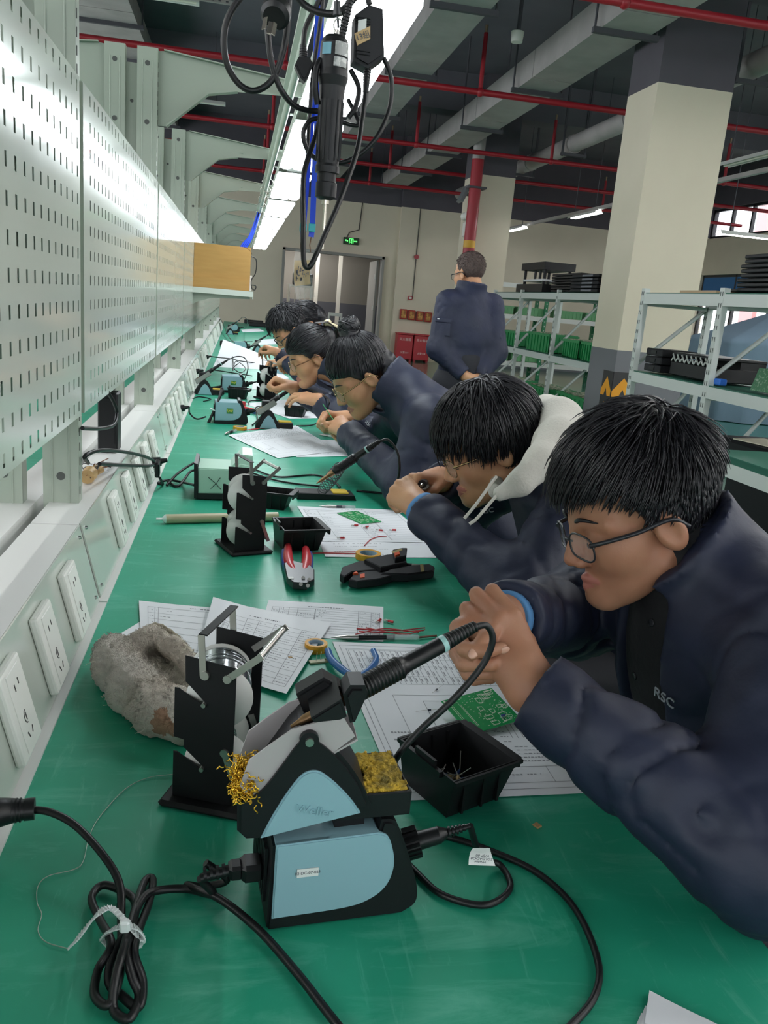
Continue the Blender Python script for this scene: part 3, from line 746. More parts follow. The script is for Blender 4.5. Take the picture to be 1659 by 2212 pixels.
tag(MB().ball((2.0, YW - .8, .28), (.4, .3, .3)).build('sack', mat('blue_sack', '1c5fb0', 0.5, bump=.8, bscale=8)), 'bright blue sack on the floor near the door', 'sack')
# ================================================================== THE WORKBENCH LINE
M_MAT = None
def bench_mat(name):
    m = bpy.data.materials.new(name); m.use_nodes = True; nt = m.node_tree; b = nt.nodes['Principled BSDF']
    tc = nt.nodes.new('ShaderNodeTexCoord')
    n1 = nt.nodes.new('ShaderNodeTexNoise'); n1.inputs['Scale'].default_value = 4; n1.inputs['Detail'].default_value = 6
    r1 = nt.nodes.new('ShaderNodeValToRGB'); r1.color_ramp.elements[0].color = lin('1f9474'); r1.color_ramp.elements[1].color = lin('2da686')
    r1.color_ramp.elements[0].position = .35; r1.color_ramp.elements[1].position = .7
    nt.links.new(tc.outputs['Object'], n1.inputs['Vector']); nt.links.new(n1.outputs['Fac'], r1.inputs['Fac'])
    prev = r1.outputs['Color']
    for sc, st, w, dens in ((5, (1, 4, 1), .45, .56), (11, (6, 1, 1), .5, .62), (30, (1, 1, 1), .4, .68)):
        mp = nt.nodes.new('ShaderNodeMapping'); mp.inputs['Scale'].default_value = st; mp.inputs['Rotation'].default_value = (0, 0, .25 * st[0])
        n = nt.nodes.new('ShaderNodeTexNoise'); n.inputs['Scale'].default_value = sc; n.inputs['Detail'].default_value = 9; n.inputs['Roughness'].default_value = .7; n.inputs['Distortion'].default_value = .6
        r = nt.nodes.new('ShaderNodeValToRGB'); r.color_ramp.elements[0].position = dens - .04; r.color_ramp.elements[1].position = dens + .12
        r.color_ramp.elements[1].color = (w, w, w, 1)
        mx = nt.nodes.new('ShaderNodeMix'); mx.data_type = 'RGBA'; mx.inputs['B'].default_value = lin('6cc2a8')
        nt.links.new(tc.outputs['Object'], mp.inputs['Vector']); nt.links.new(mp.outputs['Vector'], n.inputs['Vector']); nt.links.new(n.outputs['Fac'], r.inputs['Fac'])
        nt.links.new(r.outputs['Color'], mx.inputs['Factor']); nt.links.new(prev, mx.inputs['A']); prev = mx.outputs['Result']
    nt.links.new(prev, b.inputs['Base Color']); b.inputs['Roughness'].default_value = .42
    return m
M_MAT = bench_mat('green_bench_rubber')
M_PAINT = mat('pale_green_grey_enamel', 'bcc4ba', 0.13, bump=.022, bscale=6)
M_POST = mat('post_enamel', '98a294', 0.4)
M_TOPW = mat('white_trunking', 'dddeda', 0.35)
M_SOCK = mat('white_socket_plastic', 'e9ebe4', 0.35)
M_HOLE = mat('socket_hole_dark', '3b3a38', 0.6)
M_SCREW = mat('bright_screw', 'b9bcb8', 0.25, 0.9)
XE, XL, BZ = 0.553, -0.225, 0.75
Y0, Y1, PITCH, YP = -0.9, 16.4, 1.49, 1.69
def bench(name, x0, x1, lab, y1=Y1):
    t = thing(name, lab, 'workbench', ((x0 + x1) / 2, 6, 0))
    MB().box(((x0 + x1) / 2, (Y0 + y1) / 2, BZ - .002), (x1 - x0, y1 - Y0, .004)).build('rubber_top', M_MAT, t)
    MB().box(((x0 + x1) / 2, (Y0 + y1) / 2, BZ - .0165), (x1 - x0 - .002, y1 - Y0, .025)).build('board', mat('bench_board', 'a79f8c', 0.6), t)
    xo = x1 - .08 if x1 > 0 else x0 + .08
    b = MB(); b.box((xo, (Y0 + y1) / 2, BZ - .06), (.04, y1 - Y0, .06)); b.box(((x0 + x1) / 2, (Y0 + y1) / 2, .1), (.04, y1 - Y0, .04)); b.build('rail', M_POST, t)
    for k in range(10):
        y = YP + PITCH * (k - 1) + .02
        if Y0 < y < y1:
            MB().box((xo, y, .36), (.04, .06, .72)).box(((x0 + x1) / 2, y, .69), (x1 - x0 - .1, .04, .05)).build('leg', M_POST, t)
    return t
bench('workbench', XL - .04, XE, 'long workbench with green rubber top where the people sit')
bench('workbench', -1.30, -.49, 'opposite green workbench glimpsed behind the panels')
# cable trunking with sockets ------------------------------------------
A, B_ = Vector((-.2405, 0, .757)), Vector((-.2765, 0, .905))
SL = (B_ - A).normalized(); NO = Vector((SL.z, 0, -SL.x))
def slope(y, along, out): return A + SL * along + NO * out + Vector((0, y, 0))
SOCKETS = {0: (.40, .59, .78, .97, 1.155, 1.34), 1: (1.85, 2.06, 2.27, 2.48, 2.69)}
for k in range(0, 9):
    ya = .035 + PITCH * (k)
    if k == 0: ya0, yb = -.9, 1.53
    else: ya0, yb = 1.537 + 1.49 * (k - 1), 1.537 + 1.49 * k - .007
    t = thing('cable_trunking', ['white cable trunking nearest the camera with a row of sockets', 'white cable trunking between the first two posts, wire bundle on top', 'white cable trunking in front of the second post beyond', 'white cable trunking along the bench, fourth section', 'white cable trunking along the bench, fifth section', 'white cable trunking along the bench, sixth section', 'white cable trunking along the bench, seventh section', 'white cable trunking along the bench, eighth section', 'white cable trunking at the far end of the bench'][k], 'trunking', (-.28, (ya0 + yb) / 2, BZ), group='cable trunking along the bench')
    prof = [(A.x, A.z), (B_.x, B_.z), (-.36, .905), (-.36, BZ + .001), (XL, BZ + .001), (XL, BZ + .0045), (A.x, BZ + .0045)]
    P = [(p[0], p[1]) for p in prof]
    T = Matrix.Translation((0, yb, 0)) @ Matrix.Rotation(PI / 2, 4, 'X')
    MB().prism(P, yb - ya0, 0, T).build('trunking_body', M_TOPW, t)
    c0 = MB(); L = (B_ - A).length
    poly = [(0.0, 0), (L, 0), (L + .004, .004), (L, .0045), (0, .0045)]
    q = [slope(y, al, .0008 + o) for y in (ya0 + .006, yb - .006) for (al, o) in ((.002, 0), (L, 0), (L, .003), (.002, .003))]
    c0.add(q, [(0, 1, 2, 3), (7, 6, 5, 4), (0, 4, 5, 1), (1, 5, 6, 2), (2, 6, 7, 3), (3, 7, 4, 0)])
    c0.build('cover_plate', M_PAINT, t)
    for y in (ya0 + .03, yb - .03, (ya0 + yb) / 2):
        for al in (.018, L - .016):
            if k < 4: MB().cyl(slope(y, al, .003), slope(y, al, .0075), .0042, .003, n=10).build('screw', M_SCREW, t)
    ys = SOCKETS.get(k) or [ya0 + .31 + .21 * i for i in range(5)]
    for y in ys:
        fr = Matrix((Vector((0, 1, 0)), SL, NO)).transposed().to_4x4(); fr.translation = slope(y, L * .5 - .002, .0038)
        s = MB(fr); s.box((0, 0, .0065), (.084, .118, .013), bev=.004, seg=2); s.box((0, 0, .0135), (.05, .104, .0015), bev=.0006)
        so = s.build('socket', M_SOCK, t)
        if k < 3:
            h = MB(fr)
            h.box((-.008, .030, .0143), (.0022, .009, .001), M=Matrix.Rotation(.0, 4, 'Z')); h.box((.008, .033, .0143), (.0022, .008, .001))
            h.box((0, -.012, .0143), (.0022, .010, .001)); 
            h.box((0, 0, 0), (.0022, .009, .001), 0, TR(-.008, -.034, .0143, .5)); h.box((0, 0, 0), (.0022, .009, .001), 0, TR(.008, -.034, .0143, -.5))
            h.tube([Vector((.007 * math.cos(a), -.012 + .0085 * math.sin(a), .0143)) for a in [PI * i / 8 + PI / 2 for i in range(9)]], .0008, n=5)
            h.build('socket_holes', M_HOLE, so)
# the same trunking of the bench opposite
t = thing('cable_trunking', 'trunking of the opposite bench seen through the gaps', 'trunking', (-.45, 6, BZ))
MB().prism([(-.50, BZ), (-.47, .90), (-.39, .90), (-.39, BZ)], 14.0, 0, Matrix.Translation((0, 13.5, 0)) @ Matrix.Rotation(PI / 2, 4, 'X')).build('trunking_body', M_TOPW, t)
# holes in the cover screws and scratches on the lip
# posts with cantilever arms ---------------------------------------------
def arm_poly(s, x0, tip):
    zt = 2.115; pts = [(x0, zt), (x0 + s * .02, zt + .003), (tip, zt - .045), (tip, zt - .085), (x0 + s * .27, zt - .095), (x0 + s * .17, zt - .115), (x0 + s * .03, zt - .235), (x0, zt - .235)]
    return pts
ordn = ['first', 'second', 'third', 'fourth', 'fifth', 'sixth', 'seventh', 'eighth', 'ninth', 'tenth']
M_PH = mat('post_hole_dark', '4a4d4a', 0.7)
for k in range(0, 9):
    y = YP + PITCH * k
    t = thing('upright_post', 'pale grey double post with cantilever arms, %s from the camera' % ordn[k], 'post', (-.39, y, BZ), group='posts along the bench')
    for (xa, xb, s, tip) in ((-.371, -.303, 1, .205), (-.410, -.478, -1, -.99)):
        b = MB(); x0, x1 = min(xa, xb), max(xa, xb)
        b.box(((x0 + x1) / 2, y + .002, (2.12 + BZ) / 2), (x1 - x0, .003, 2.12 - BZ))            # face towards the camera
        b.box((x0 + .0015, y + .02, (2.12 + BZ) / 2), (.003, .036, 2.12 - BZ)); b.box((x1 - .0015, y + .02, (2.12 + BZ) / 2), (.003, .036, 2.12 - BZ))
        for xr in (x0 + .018, x1 - .018): b.cyl((xr, y + .001, BZ + .02), (xr, y + .001, 2.08), .0022, n=6)
        n = int((2.08 - .95) / .24)
        for i in range(7):
            z = 2.07 - .185 * i
            if z > .92: b.cyl((( x0 + x1) / 2, y + .0008, z), ((x0 + x1) / 2, y - .0002, z), .0085, n=12, m=1)
        i = 0
        while .93 + .03 * i < 2.1:
            z = .93 + .03 * i; b.box((x1 + .0003 if s > 0 else x0 - .0003, y + .012, z), (.0012, .004, .016), 1); i += 1
        b.build('upright', [M_POST, M_PH], t)
        a = MB(); x0a = -.303 if s > 0 else -.478
        P = arm_poly(s, x0a, tip)
        if s < 0: P = P[::-1]
        T = Matrix.Translation((0, y + .022, 0)) @ Matrix.Rotation(PI / 2, 4, 'X')
        a.prism(P, .004, 0, T)
        # flanges along the top and the lower edge
        for i0, i1 in ((1, 2), (4, 5), (5, 6)):
            q = arm_poly(s, x0a, tip); p, r = Vector((q[i0][0], y + .018, q[i0][1])), Vector((q[i1][0], y + .018, q[i1][1]))
            d = r - p; a.box((0, 0, 0), (d.length, .036, .004), 0, Matrix.Translation((p + r) / 2) @ Matrix.Rotation(-math.atan2(d.z, d.x), 4, 'Y'))
        a.box((x0a + s * .29, y + .018, 2.045), (.56 if False else .01, .02, .01))
        a.build('cantilever_arm', M_POST, t)
    w = MB(); w.box((-.39, y + .022, 1.62), (.04, .003, .9)); 
    for i in range(4): w.cyl((-.39, y + .0202, 1.95 - .19 * i), (-.39, y + .0195, 1.95 - .19 * i), .006, n=10, m=1)
    w.build('web_plate', [M_POST, M_PH], t)
# perforated panels ------------------------------------------------------
def panel(ya, yb, name_lab, holes=True):
    t = thing('perforated_panel', name_lab, 'panel', (-.30, (ya + yb) / 2, 1.08), group='perforated panels above the bench')
    z0, z1, xp = 1.086, 1.694, -.296
    b = MB()
    if holes:
        n = int((yb - ya - .06) / .0484); rows = 13
        ys = [ya]; hs = set()
        st = yb - .024 - .0484 * (n)
        for i in range(n + 1):
            c = st + .0484 * i; ys += [c - .0052, c + .0052]; hs.add(len(ys) - 2)
        ys.append(yb)
        zs = [z0]; vs = set()
        for j in range(rows):
            c = 1.1065 + .0474 * j; zs += [c - .0095, c + .0095]; vs.add(len(zs) - 2)
        zs.append(z1)
        nz = len(zs)
        V = [(xp, y, z) for y in ys for z in zs]
        F = [(i * nz + j, (i + 1) * nz + j, (i + 1) * nz + j + 1, i * nz + j + 1) for i in range(len(ys) - 1) for j in range(nz - 1) if not (i in hs and j in vs)]
        b.add(V, F)
        o = b.build('panel_sheet', M_PAINT, t)
        sd = o.modifiers.new('thickness', 'SOLIDIFY'); sd.thickness = .0006; sd.offset = -1
    else:
        b.box((xp - .001, (ya + yb) / 2, (z0 + z1) / 2), (.002, yb - ya, z1 - z0)); b.build('panel_sheet', M_PAINT, t)
    f = MB()
    for z in (z0, z1): f.box((xp - .010, (ya + yb) / 2, z), (.018, yb - ya, .002))
    for y in (ya, yb): f.box((xp - .010, y, (z0 + z1) / 2), (.018, .002, z1 - z0))
    f.build('panel_edge', M_POST, t)
    return t
for k in range(0, 9):
    ya = YP + .024 + PITCH * (k - 1) + .008; yb = YP + PITCH * k - .004
    lab = ['glossy perforated panel nearest the camera', 'glossy perforated panel, second from the camera, bright lamp reflection', 'perforated panel, third from the camera', 'perforated panel, fourth from the camera, just before the cardboard box', 'perforated panel, fifth from the camera', 'perforated panel, sixth from the camera', 'perforated panel, seventh from the camera', 'perforated panel, eighth from the camera', 'perforated panel at the far end'][k]
    panel(ya, yb, lab, True)
# lamp rails and bench lamps ---------------------------------------------
t = thing('lamp_rail', 'long pale green conduit pipe hung at the arm tips', 'rail', (.14, 6, 2.0))
MB().cyl((.14, -.5, 1.985), (.14, 13.5, 1.985), .0125, n=12).build('rail_pipe', mat('pale_green_pipe', 'b4c2b4', 0.3), t)
MB().box((.135, 6.5, 2.028), (.03, 14, .012)).build('rail_strip', M_POST, t)
t = thing('lamp_rail', 'aluminium channel rail above the row of bench lamps', 'rail', (.2, 6, 2.06))
b = MB(); b.box((.215, 6.5, 2.062), (.05, 14, .01)); b.box((.193, 6.5, 2.05), (.004, 14, .03)); b.box((.237, 6.5, 2.05), (.004, 14, .03)); b.build('rail_channel', M_POST, t)
M_REFL = mat('lamp_housing_white', 'dfe6e2', 0.35)
M_LED = mat('bench_lamp_tube', 'f4fbff', 0.5, emit=LAMP_POWER)
for k in range(1, 9):
    ya = .50 + PITCH * k; yb = ya + 1.30; xc = .285
    t = thing('bench_lamp', 'three tube bench lamp, lit, %s' % (['just outside the top edge of the picture', 'first over the bench', 'nearest one in view, behind the hanging screwdriver', 'second one in view along the row', 'third one in view along the row', 'fourth one in view along the row', 'fifth one in view along the row', 'sixth one in view along the row', 'seventh one in view along the row', 'furthest of the row'][k + 1]), 'lamp', (xc, (ya + yb) / 2, 2.0), group='bench lamps in a row')
    b = MB()
    b.box((xc, (ya + yb) / 2, 2.046), (.09, yb - ya - .16, .03)); b.box((xc, (ya + yb) / 2, 2.012), (.19, yb - ya - .06, .008))
    b.build('housing', M_REFL, t)
    for i in range(3):
        x = xc - .0667 + .0667 * i
        qs = [.075 * (1 - math.cos(PI / 2 * j / 6)) / (yb - ya) for j in range(7)]; qs = qs + [.5] + [1 - q for q in qs[::-1]]
        def lobe(u, v, x=x):
            k_ = min(len(qs) - 1, int(round(v * (len(qs) - 1)))); q = qs[k_]; e_ = min(q, 1 - q) * (yb - ya) / .075; wd = .0325 * math.sqrt(max(0, 1 - (1 - min(1, e_)) ** 2)) + .0004
            a_ = PI * u; return (x + wd * math.cos(a_), ya + q * (yb - ya), 2.006 - .010 * math.sin(a_) * (wd / .033))
        MB().grid(lobe, 10, len(qs) - 1).build('tube', M_LED, t)
    b = MB()
    for y in (ya + .2, yb - .2): b.box((xc - .03, y, 2.063), (.16, .03, .004))
    b.build('bracket', M_POST, t)
# ================================================================== THINGS ON THE BENCH
M_WBLUE = mat('station_blue_plastic', '8ab0ba', 0.35)
M_WBLK = mat('station_black_plastic', '121316', 0.45, spec=.35)
M_CABLE = mat('black_cable_rubber', '121315', 0.4, spec=.4)
M_STEEL = mat('brushed_steel', 'b8b6b0', 0.28, 0.9)
M_BRASS = mat('brass_shavings', 'e0b23a', 0.28, 0.85)
M_SPONGE = mat('yellow_sponge', 'd8b23a', 0.95, c2='8a7a3a', scale=45, bump=.9, bscale=260, lo=.42, hi=.62)
M_TROUGH = mat('pale_trough_metal', 'b2acac', 0.45, .1)
M_PAPER = mat('white_paper', 'e9ebef', 0.85)
M_INK = mat('printed_ink', '9a9ca2', 0.8)
M_INKD = mat('dark_ink', '5d6068', 0.8)
M_TAPE = mat('yellow_tape', 'e0a021', 0.5)
M_ZIP = mat('white_cable_tie', 'dfe5e4', 0.3, alpha=.92)
M_LABEL = mat('white_label', 'dfe0de', 0.6)
def zc(z): return BZ + z
def quad(px): return [onz(x, y, BZ) for x, y in px]
def paper(name, px, lab, z=.0006, lift=None, style=None, cat='paper', seed=0, group=None, nu=24, nv=24, pts=None):
    """sheet on the bench; px: near-left, near-right, far-right, far-left corners in the photograph"""
    q = pts or quad(px); 
    def S(u, v, dz=0):
        p = (q[0] * (1 - u) + q[1] * u) * (1 - v) + (q[3] * (1 - u) + q[2] * u) * v
        h = z + (lift(u, v) if lift else .0006 * math.sin(7 * u + seed) * math.sin(5 * v + seed) + .0006)
        return Vector((p.x, p.y, BZ + h + dz))
    t = thing(name, lab, cat, S(.5, .5), group=group)
    MB().grid(lambda u, v: S(u, v), nu, nv, th=.0003).build('sheet', M_PAPER, t)
    if style:
        b = MB(); rnd = random.Random(seed)
        def line(u0, v0, u1, v1, w=.0005, m=0):
            n = max(2, int(max(abs(u1 - u0), abs(v1 - v0)) * 24)); L = []
            for i in range(n + 1):
                u, v = u0 + (u1 - u0) * i / n, v0 + (v1 - v0) * i / n
                d = (S(min(u0 + .01, 1), v0) - S(u0, v0)).normalized() if abs(v1 - v0) > abs(u1 - u0) else (S(u0, min(v0 + .01, 1)) - S(u0, v0)).normalized()
                L.append((S(u, v, .00025) - d * w, S(u, v, .00025) + d * w))
            vs = [p for a in L for p in a]; b.add(vs, [(2 * i, 2 * i + 1, 2 * i + 3, 2 * i + 2) for i in range(n)], m)
        def text(u0, u1, v, h=.004, m=0, dens=.8):
            u = u0
            while u < u1:
                w = rnd.uniform(.008, .02)
                if rnd.random() < dens: line(u, v, min(u + w, u1), v, h * .5 * rnd.uniform(.3, .55), m)
                u += w + .006
        style(line, text, rnd); b.build('print', [M_INK, M_INKD], t)
    return t
def st_table(cols=8, rows=12, u0=.06, u1=.94, v0=.08, v1=.88):
    def f(line, text, rnd):
        cs = [u0] + sorted(rnd.uniform(u0, u1) for _ in range(cols - 1)) + [u1]
        for c in cs: line(c, v0, c, v1)
        for r in range(rows + 1):
            v = v0 + (v1 - v0) * r / rows; line(u0, v, u1, v)
            if r < rows:
                for a, c in zip(cs[:-1], cs[1:]):
                    if rnd.random() < .8: text(a + .01, min(c - .01, a + .01 + rnd.uniform(.03, .12)), v + (v1 - v0) / rows * .5, .006)
        text(.35, .65, v1 + .05, .008, 1)
    return f
def st_text(rows=18, u0=.08, u1=.9, v0=.1, v1=.9):
    def f(line, text, rnd):
        for r in range(rows): text(u0, u0 + (u1 - u0) * rnd.uniform(.4, 1), v0 + (v1 - v0) * r / rows, .006)
    return f
def st_schem(line, text, rnd):
    # drawing frame, parts list at the far end and circuit lines
    for a in (.03, .06):
        line(a, a, 1 - a, a); line(1 - a, a, 1 - a, 1 - a); line(a, 1 - a, 1 - a, 1 - a); line(a, a, a, 1 - a)
    for i in range(30):
        u = .07 + .86 * i / 29; line(u, .66, u, .93)
        for k in range(5):
            if rnd.random() < .7: line(u + .009, .68 + .05 * k, u + .009, .70 + .05 * k + rnd.uniform(0, .02), .0012)
    for v in (.66, .72, .80, .86, .93): line(.07, v, .93, v)
    line(.2, .2, .2, .58); line(.2, .58, .8, .58); line(.35, .26, .35, .54); line(.35, .54, .5, .54); line(.5, .54, .5, .26); line(.35, .26, .5, .26)
    for i in range(9):
        v = .28 + .03 * i; line(.5, v, .6, v); line(.6, v, .62 + .02 * (i % 3), v + .01); text(.64, .7, v, .005)
    for i in range(5): line(.72 + .03 * i, .3, .72 + .03 * i, .5); text(.7, .9, .25 - .02 * i, .005)
    line(.06, .14, .94, .14); line(.55, .06, .55, .14); line(.8, .06, .8, .14)
    text(.6, .75, .1, .006); text(.1, .2, .3, .01); text(.1, .2, .34, .01)
# ---- near soldering station --------------------------------------------------
def iron_station(t, Y0_, pxs=None):
    pass
YA = .70
def yp(px, py, y=YA): return ony(px, py, y)
def slab(b, pxl, y0, y1, m=0, bev=0.0, yref=None):
    """outline seen in the photograph at depth y0, given real thickness back to y1"""
    P = [ony(x, y, yref or y0) for x, y in pxl]
    poly = [(p.x, p.z) for p in P]
    ar = sum(poly[i][0] * poly[(i + 1) % len(poly)][1] - poly[(i + 1) % len(poly)][0] * poly[i][1] for i in range(len(poly)))
    if ar < 0: poly = poly[::-1]
    # prism extrudes +z of frame: map (x, y, z) -> (x, -z, y) placed at y1 -> extrude towards the camera
    T = Matrix.Translation((0, y1, 0)) @ Matrix.Rotation(PI / 2, 4, 'X')
    b.prism(poly, y1 - y0, m, T, bev, 2)
    return b
RZ = .10
t = thing('power_unit', 'blue and black soldering station power unit nearest the camera', 'soldering station', (.125, .74, BZ))
U = Matrix.Translation((.050, .672, BZ)) @ Matrix.Rotation(RZ, 4, 'Z')       # local: x along the bench depth, y away, z up
X90 = Matrix.Rotation(PI / 2, 4, 'X')
def unit_parts(t, U, sc=1.0, lod=False):
    w = .118
    body = smooth_poly([(0, .004), (.003, 0), (.138, 0), (.152, .010), (.152, .03), (.142, .062), (.128, .098), (.120, .110), (.108, .112), (.104, .088), (.002, .094)], (0, 1, 2, 8, 9, 10), 4)
    b = MB(U); b.prism([(x * sc, z * sc) for x, z in body], w * sc, 0, Matrix.Translation((0, w * sc, 0)) @ X90, .003 * sc, 2)
    for s in range(8): b.box((-.001 * sc, (.02 + .01 * s) * sc, .05 * sc), (.003 * sc, .004 * sc, .06 * sc))
    b.build('case', M_WBLK, t)
    # blue side skin wrapping over the top
    sk = smooth_poly([(.004, .016), (.075, .0185), (.102, .0255), (.118, .040), (.1235, .062), (.120, .082), (.114, .096), (.104, .1015), (.0045, .0985)], (0, 7, 8))
    b = MB(U)
    for y0, y1 in ((-.0035, .003), (w - .003, w + .0035)): b.prism([(x * sc, z * sc) for x, z in sk], (y1 - y0) * sc, 0, Matrix.Translation((0, y1 * sc, 0)) @ X90, .0016 * sc, 2)
    b.prism([(x * sc, z * sc) for x, z in ((.0045, .094), (.090, .089), (.104, .092), (.114, .094), (.104, .1015), (.0045, .0985))], (w + .005) * sc, 0, Matrix.Translation((0, (w + .0025) * sc, 0)) @ X90)
    b.build('blue_cover', M_WBLUE, t)
    b = MB(U); b.box((.135 * sc, .03 * sc, -.001), (.02 * sc, .02 * sc, .003)); b.box((.012 * sc, .03 * sc, -.0), (.012 * sc, .02 * sc, .012 * sc)); b.build('foot', M_CABLE, t)
unit_parts(t, U)
MB(U).box((.036, -.0043, .066), (.021, .0008, .009)).build('asset_label', M_LABEL, t)
text_mesh('label_print', '02-DC-07-023', .0042, U @ Matrix.Translation((.036, -.0049, .066)) @ Matrix.Rotation(PI / 2, 4, 'X'), M_INKD, t, .0001)
# plug with ribbed collar on the front face
def connector(t, U, sc=1.0):
    n = Vector((.92, -.1, .28)).normalized(); p = Vector((.146 * sc, .035 * sc, .055 * sc))
    b = MB(U); b.cyl(p, p + n * .016 * sc, .0145 * sc, n=20)
    for i in range(16):
        a = 2 * PI * i / 16; f = frame(p, n); b.box((.0145 * sc * math.cos(a), .0145 * sc * math.sin(a), .008 * sc), (.003 * sc, .003 * sc, .015 * sc), 0, f @ Matrix.Rotation(0, 4, 'Z'))
    q = p + n * .016 * sc; b.cyl(q, q + n * .022 * sc, .0095 * sc, .009 * sc, n=16); q = q + n * .022 * sc
    b.cyl(q, q + n * .01 * sc, .009 * sc, .004 * sc, n=14); q += n * .01 * sc
    for i in range(5): b.cyl(q + n * (.004 * i) * sc, q + n * (.004 * i + .0025) * sc, .0058 * sc - .0005 * i * sc, n=12)
    b.cyl(q, q + n * .024 * sc, .003 * sc, n=10)
    b.build('connector', M_CABLE, t); return U @ (q + n * .024 * sc)
c_end = connector(t, U)
# power inlet plug at the back
b = MB(U); b.box((-.012, .035, .047), (.022, .026, .020), bev=.004); b.box((-.028, .035, .047), (.014, .018, .016), bev=.003); b.cyl((-.034, .035, .047), (-.062, .033, .043), .0055, .0042, n=12)
for i in range(4): b.cyl((-.038 - .006 * i, .035, .0468 - .0006 * i), (-.041 - .006 * i, .035, .0466 - .0006 * i), .0068, n=12)
b.build('inlet_plug', M_CABLE, t)
# ---- iron holder standing on the unit
h = thing('iron_holder', 'black and blue triangular iron holder sitting on the nearest station', 'iron holder', yp(665, 1760, .70))
Yh = .675
b = MB(); slab(b, smooth_poly([(512, 1728), (512, 1799), (532, 1817), (570, 1815), (803, 1744), (780, 1692), (740, 1637), (698, 1600), (664, 1585), (636, 1604), (600, 1652), (557, 1705)], (0, 1, 2, 3, 4)), Yh, Yh + .062, 0, .004)
b.build('frame', M_WBLK, h)
b = MB(); slab(b, smooth_poly([(563, 1813), (779, 1758), (760, 1730), (730, 1698), (706, 1678), (688, 1668), (668, 1668), (648, 1680), (620, 1715), (590, 1762)], (0, 1)), Yh - .003, Yh + .004, 0, .0015)
fp = b.build('blue_inset', M_WBLUE, h)
T = Matrix.Translation(yp(680, 1752, Yh - .0034)) @ Matrix.Rotation(-.16 * -1, 4, 'Y') @ Matrix.Rotation(PI / 2, 4, 'X')
text_mesh('embossed_name', 'Weller', .013, T, M_WBLUE, h, .0006)
b = MB(); p = yp(668, 1598, Yh); b.cyl(p + Vector((0, -.003, 0)), p + Vector((0, .07, 0)), .009, n=20); b.cyl(p + Vector((0, -.006, 0)), p + Vector((0, -.002, 0)), .004, n=12, m=1); b.build('pivot', [M_WBLK, M_STEEL], h)
# trough the iron lies in
A0, A1 = yp(532, 1682, Yh + .03), yp(757, 1556, Yh + .03)
ax = (A1 - A0); LT = ax.length; FT = frame(A0, ax, (0, 1, 0))       # local z along the trough, x = world y
b = MB(FT)
def side(x, s):
    poly = [(0, -.006), (0, .012), (.020, .030), (.040, .033), (LT * .6, .036), (LT, .024), (LT, -.002), (LT * .5, -.010)]
    return poly
upl = FT.inverted().to_3x3() @ Vector((0, 0, 1)); sy = 1 if upl.y > 0 else -1
for x in (-.026, .026):
    poly = [(z, sy * yv) for z, yv in side(x, 1)]
    M2 = FT @ Matrix.Translation((x - .001, 0, 0)) @ Matrix(((0, 0, 1, 0), (0, 1, 0, 0), (1, 0, 0, 0), (0, 0, 0, 1)))
    MB(M2)
    b2 = MB(M2); b2.prism(poly, .002, 0)
    b.v += b2.v; o_ = len(b.v) - len(b2.v); b.f += [[i + o_ for i in f] for f in b2.f]; b.mi += b2.mi; b.sm += b2.sm
b.box((0, sy * -.007, LT / 2), (.052, .002, LT)); b.build('trough', M_TROUGH, h)
b = MB(); slab(b, [(640, 1502), (700, 1466), (742, 1490), (752, 1515), (700, 1545), (660, 1552)], Yh + .036, Yh + .062, 0, .003)
slab(b, [(672, 1553), (738, 1512), (750, 1550), (735, 1557), (680, 1563)], Yh - .002, Yh + .05, 0, .002)
slab(b, [(742, 1506), (758, 1484), (790, 1484), (796, 1502), (768, 1564), (757, 1566)], Yh + .006, Yh + .042, 0, .004); b.build('clamp', M_WBLK, h)
# sponge tray on its stalk
b = MB(); sp = yp(790, 1675, Yh + .045); FS = Matrix.Translation(sp) @ Matrix.Rotation(.10, 4, 'Z')
b = MB(FS); b.box((0, 0, -.022), (.074, .072, .003)); 
for s in (-1, 1): b.box((s * .036, 0, -.010), (.003, .074, .026), bev=.001); b.box((0, s * .0355, -.010), (.074, .003, .026), bev=.001)
b.box((-.02, .0, -.035), (.03, .05, .03)); b.build('sponge_tray', M_WBLK, h)
fd = Field(np.arange(-.036, .037, .0016), np.arange(-.036, .037, .0016), np.arange(-.022, .012, .0016))
fd.apply((-.036, -.036, -.02), (.036, .036, .01), lambda P: np.maximum(np.maximum(np.abs(P[0]) - .0325, np.abs(P[1]) - .032), np.abs(P[2] + .006) - .0105) - .001 + .0022 * vnoise(P[0], P[1], P[2], 260, 5) + .0016 * vnoise(P[0], P[1], P[2], 480, 6))
fd.cap((-.012, -.002, -.02), (-.012, -.002, .02), .009, k=.002, mode='cut')
V, Q = fd.mesh(); sb = MB(FS); sb.add([tuple(v) for v in V], [list(q) for q in Q], 0, None, True); sb.build('sponge', M_SPONGE, h)
# brass wool ball
rnd = random.Random(4); b = MB(); wc = yp(531, 1706, Yh + .012); up = yp(531, 1660, Yh + .02)
b.ball(wc.lerp(up, .3), (.009, .011, .012), nu=10, nv=8)
for i in range(700):
    c0 = wc.lerp(up, rnd.random()) + Vector((rnd.gauss(0, .006), rnd.gauss(0, .0075), rnd.gauss(0, .0065)))
    a = rnd.uniform(0, 6); r = rnd.uniform(.0008, .0022); n = Vector((rnd.gauss(0, 1), rnd.gauss(0, 1), rnd.gauss(0, 1))).normalized(); F_ = frame(c0, n)
    b.tube([F_ @ Vector((r * math.cos(a + 1.1 * k), r * math.sin(a + 1.1 * k), .0012 * k)) for k in range(7)], .0007, n=4)
b.build('brass_wool', M_BRASS, h)
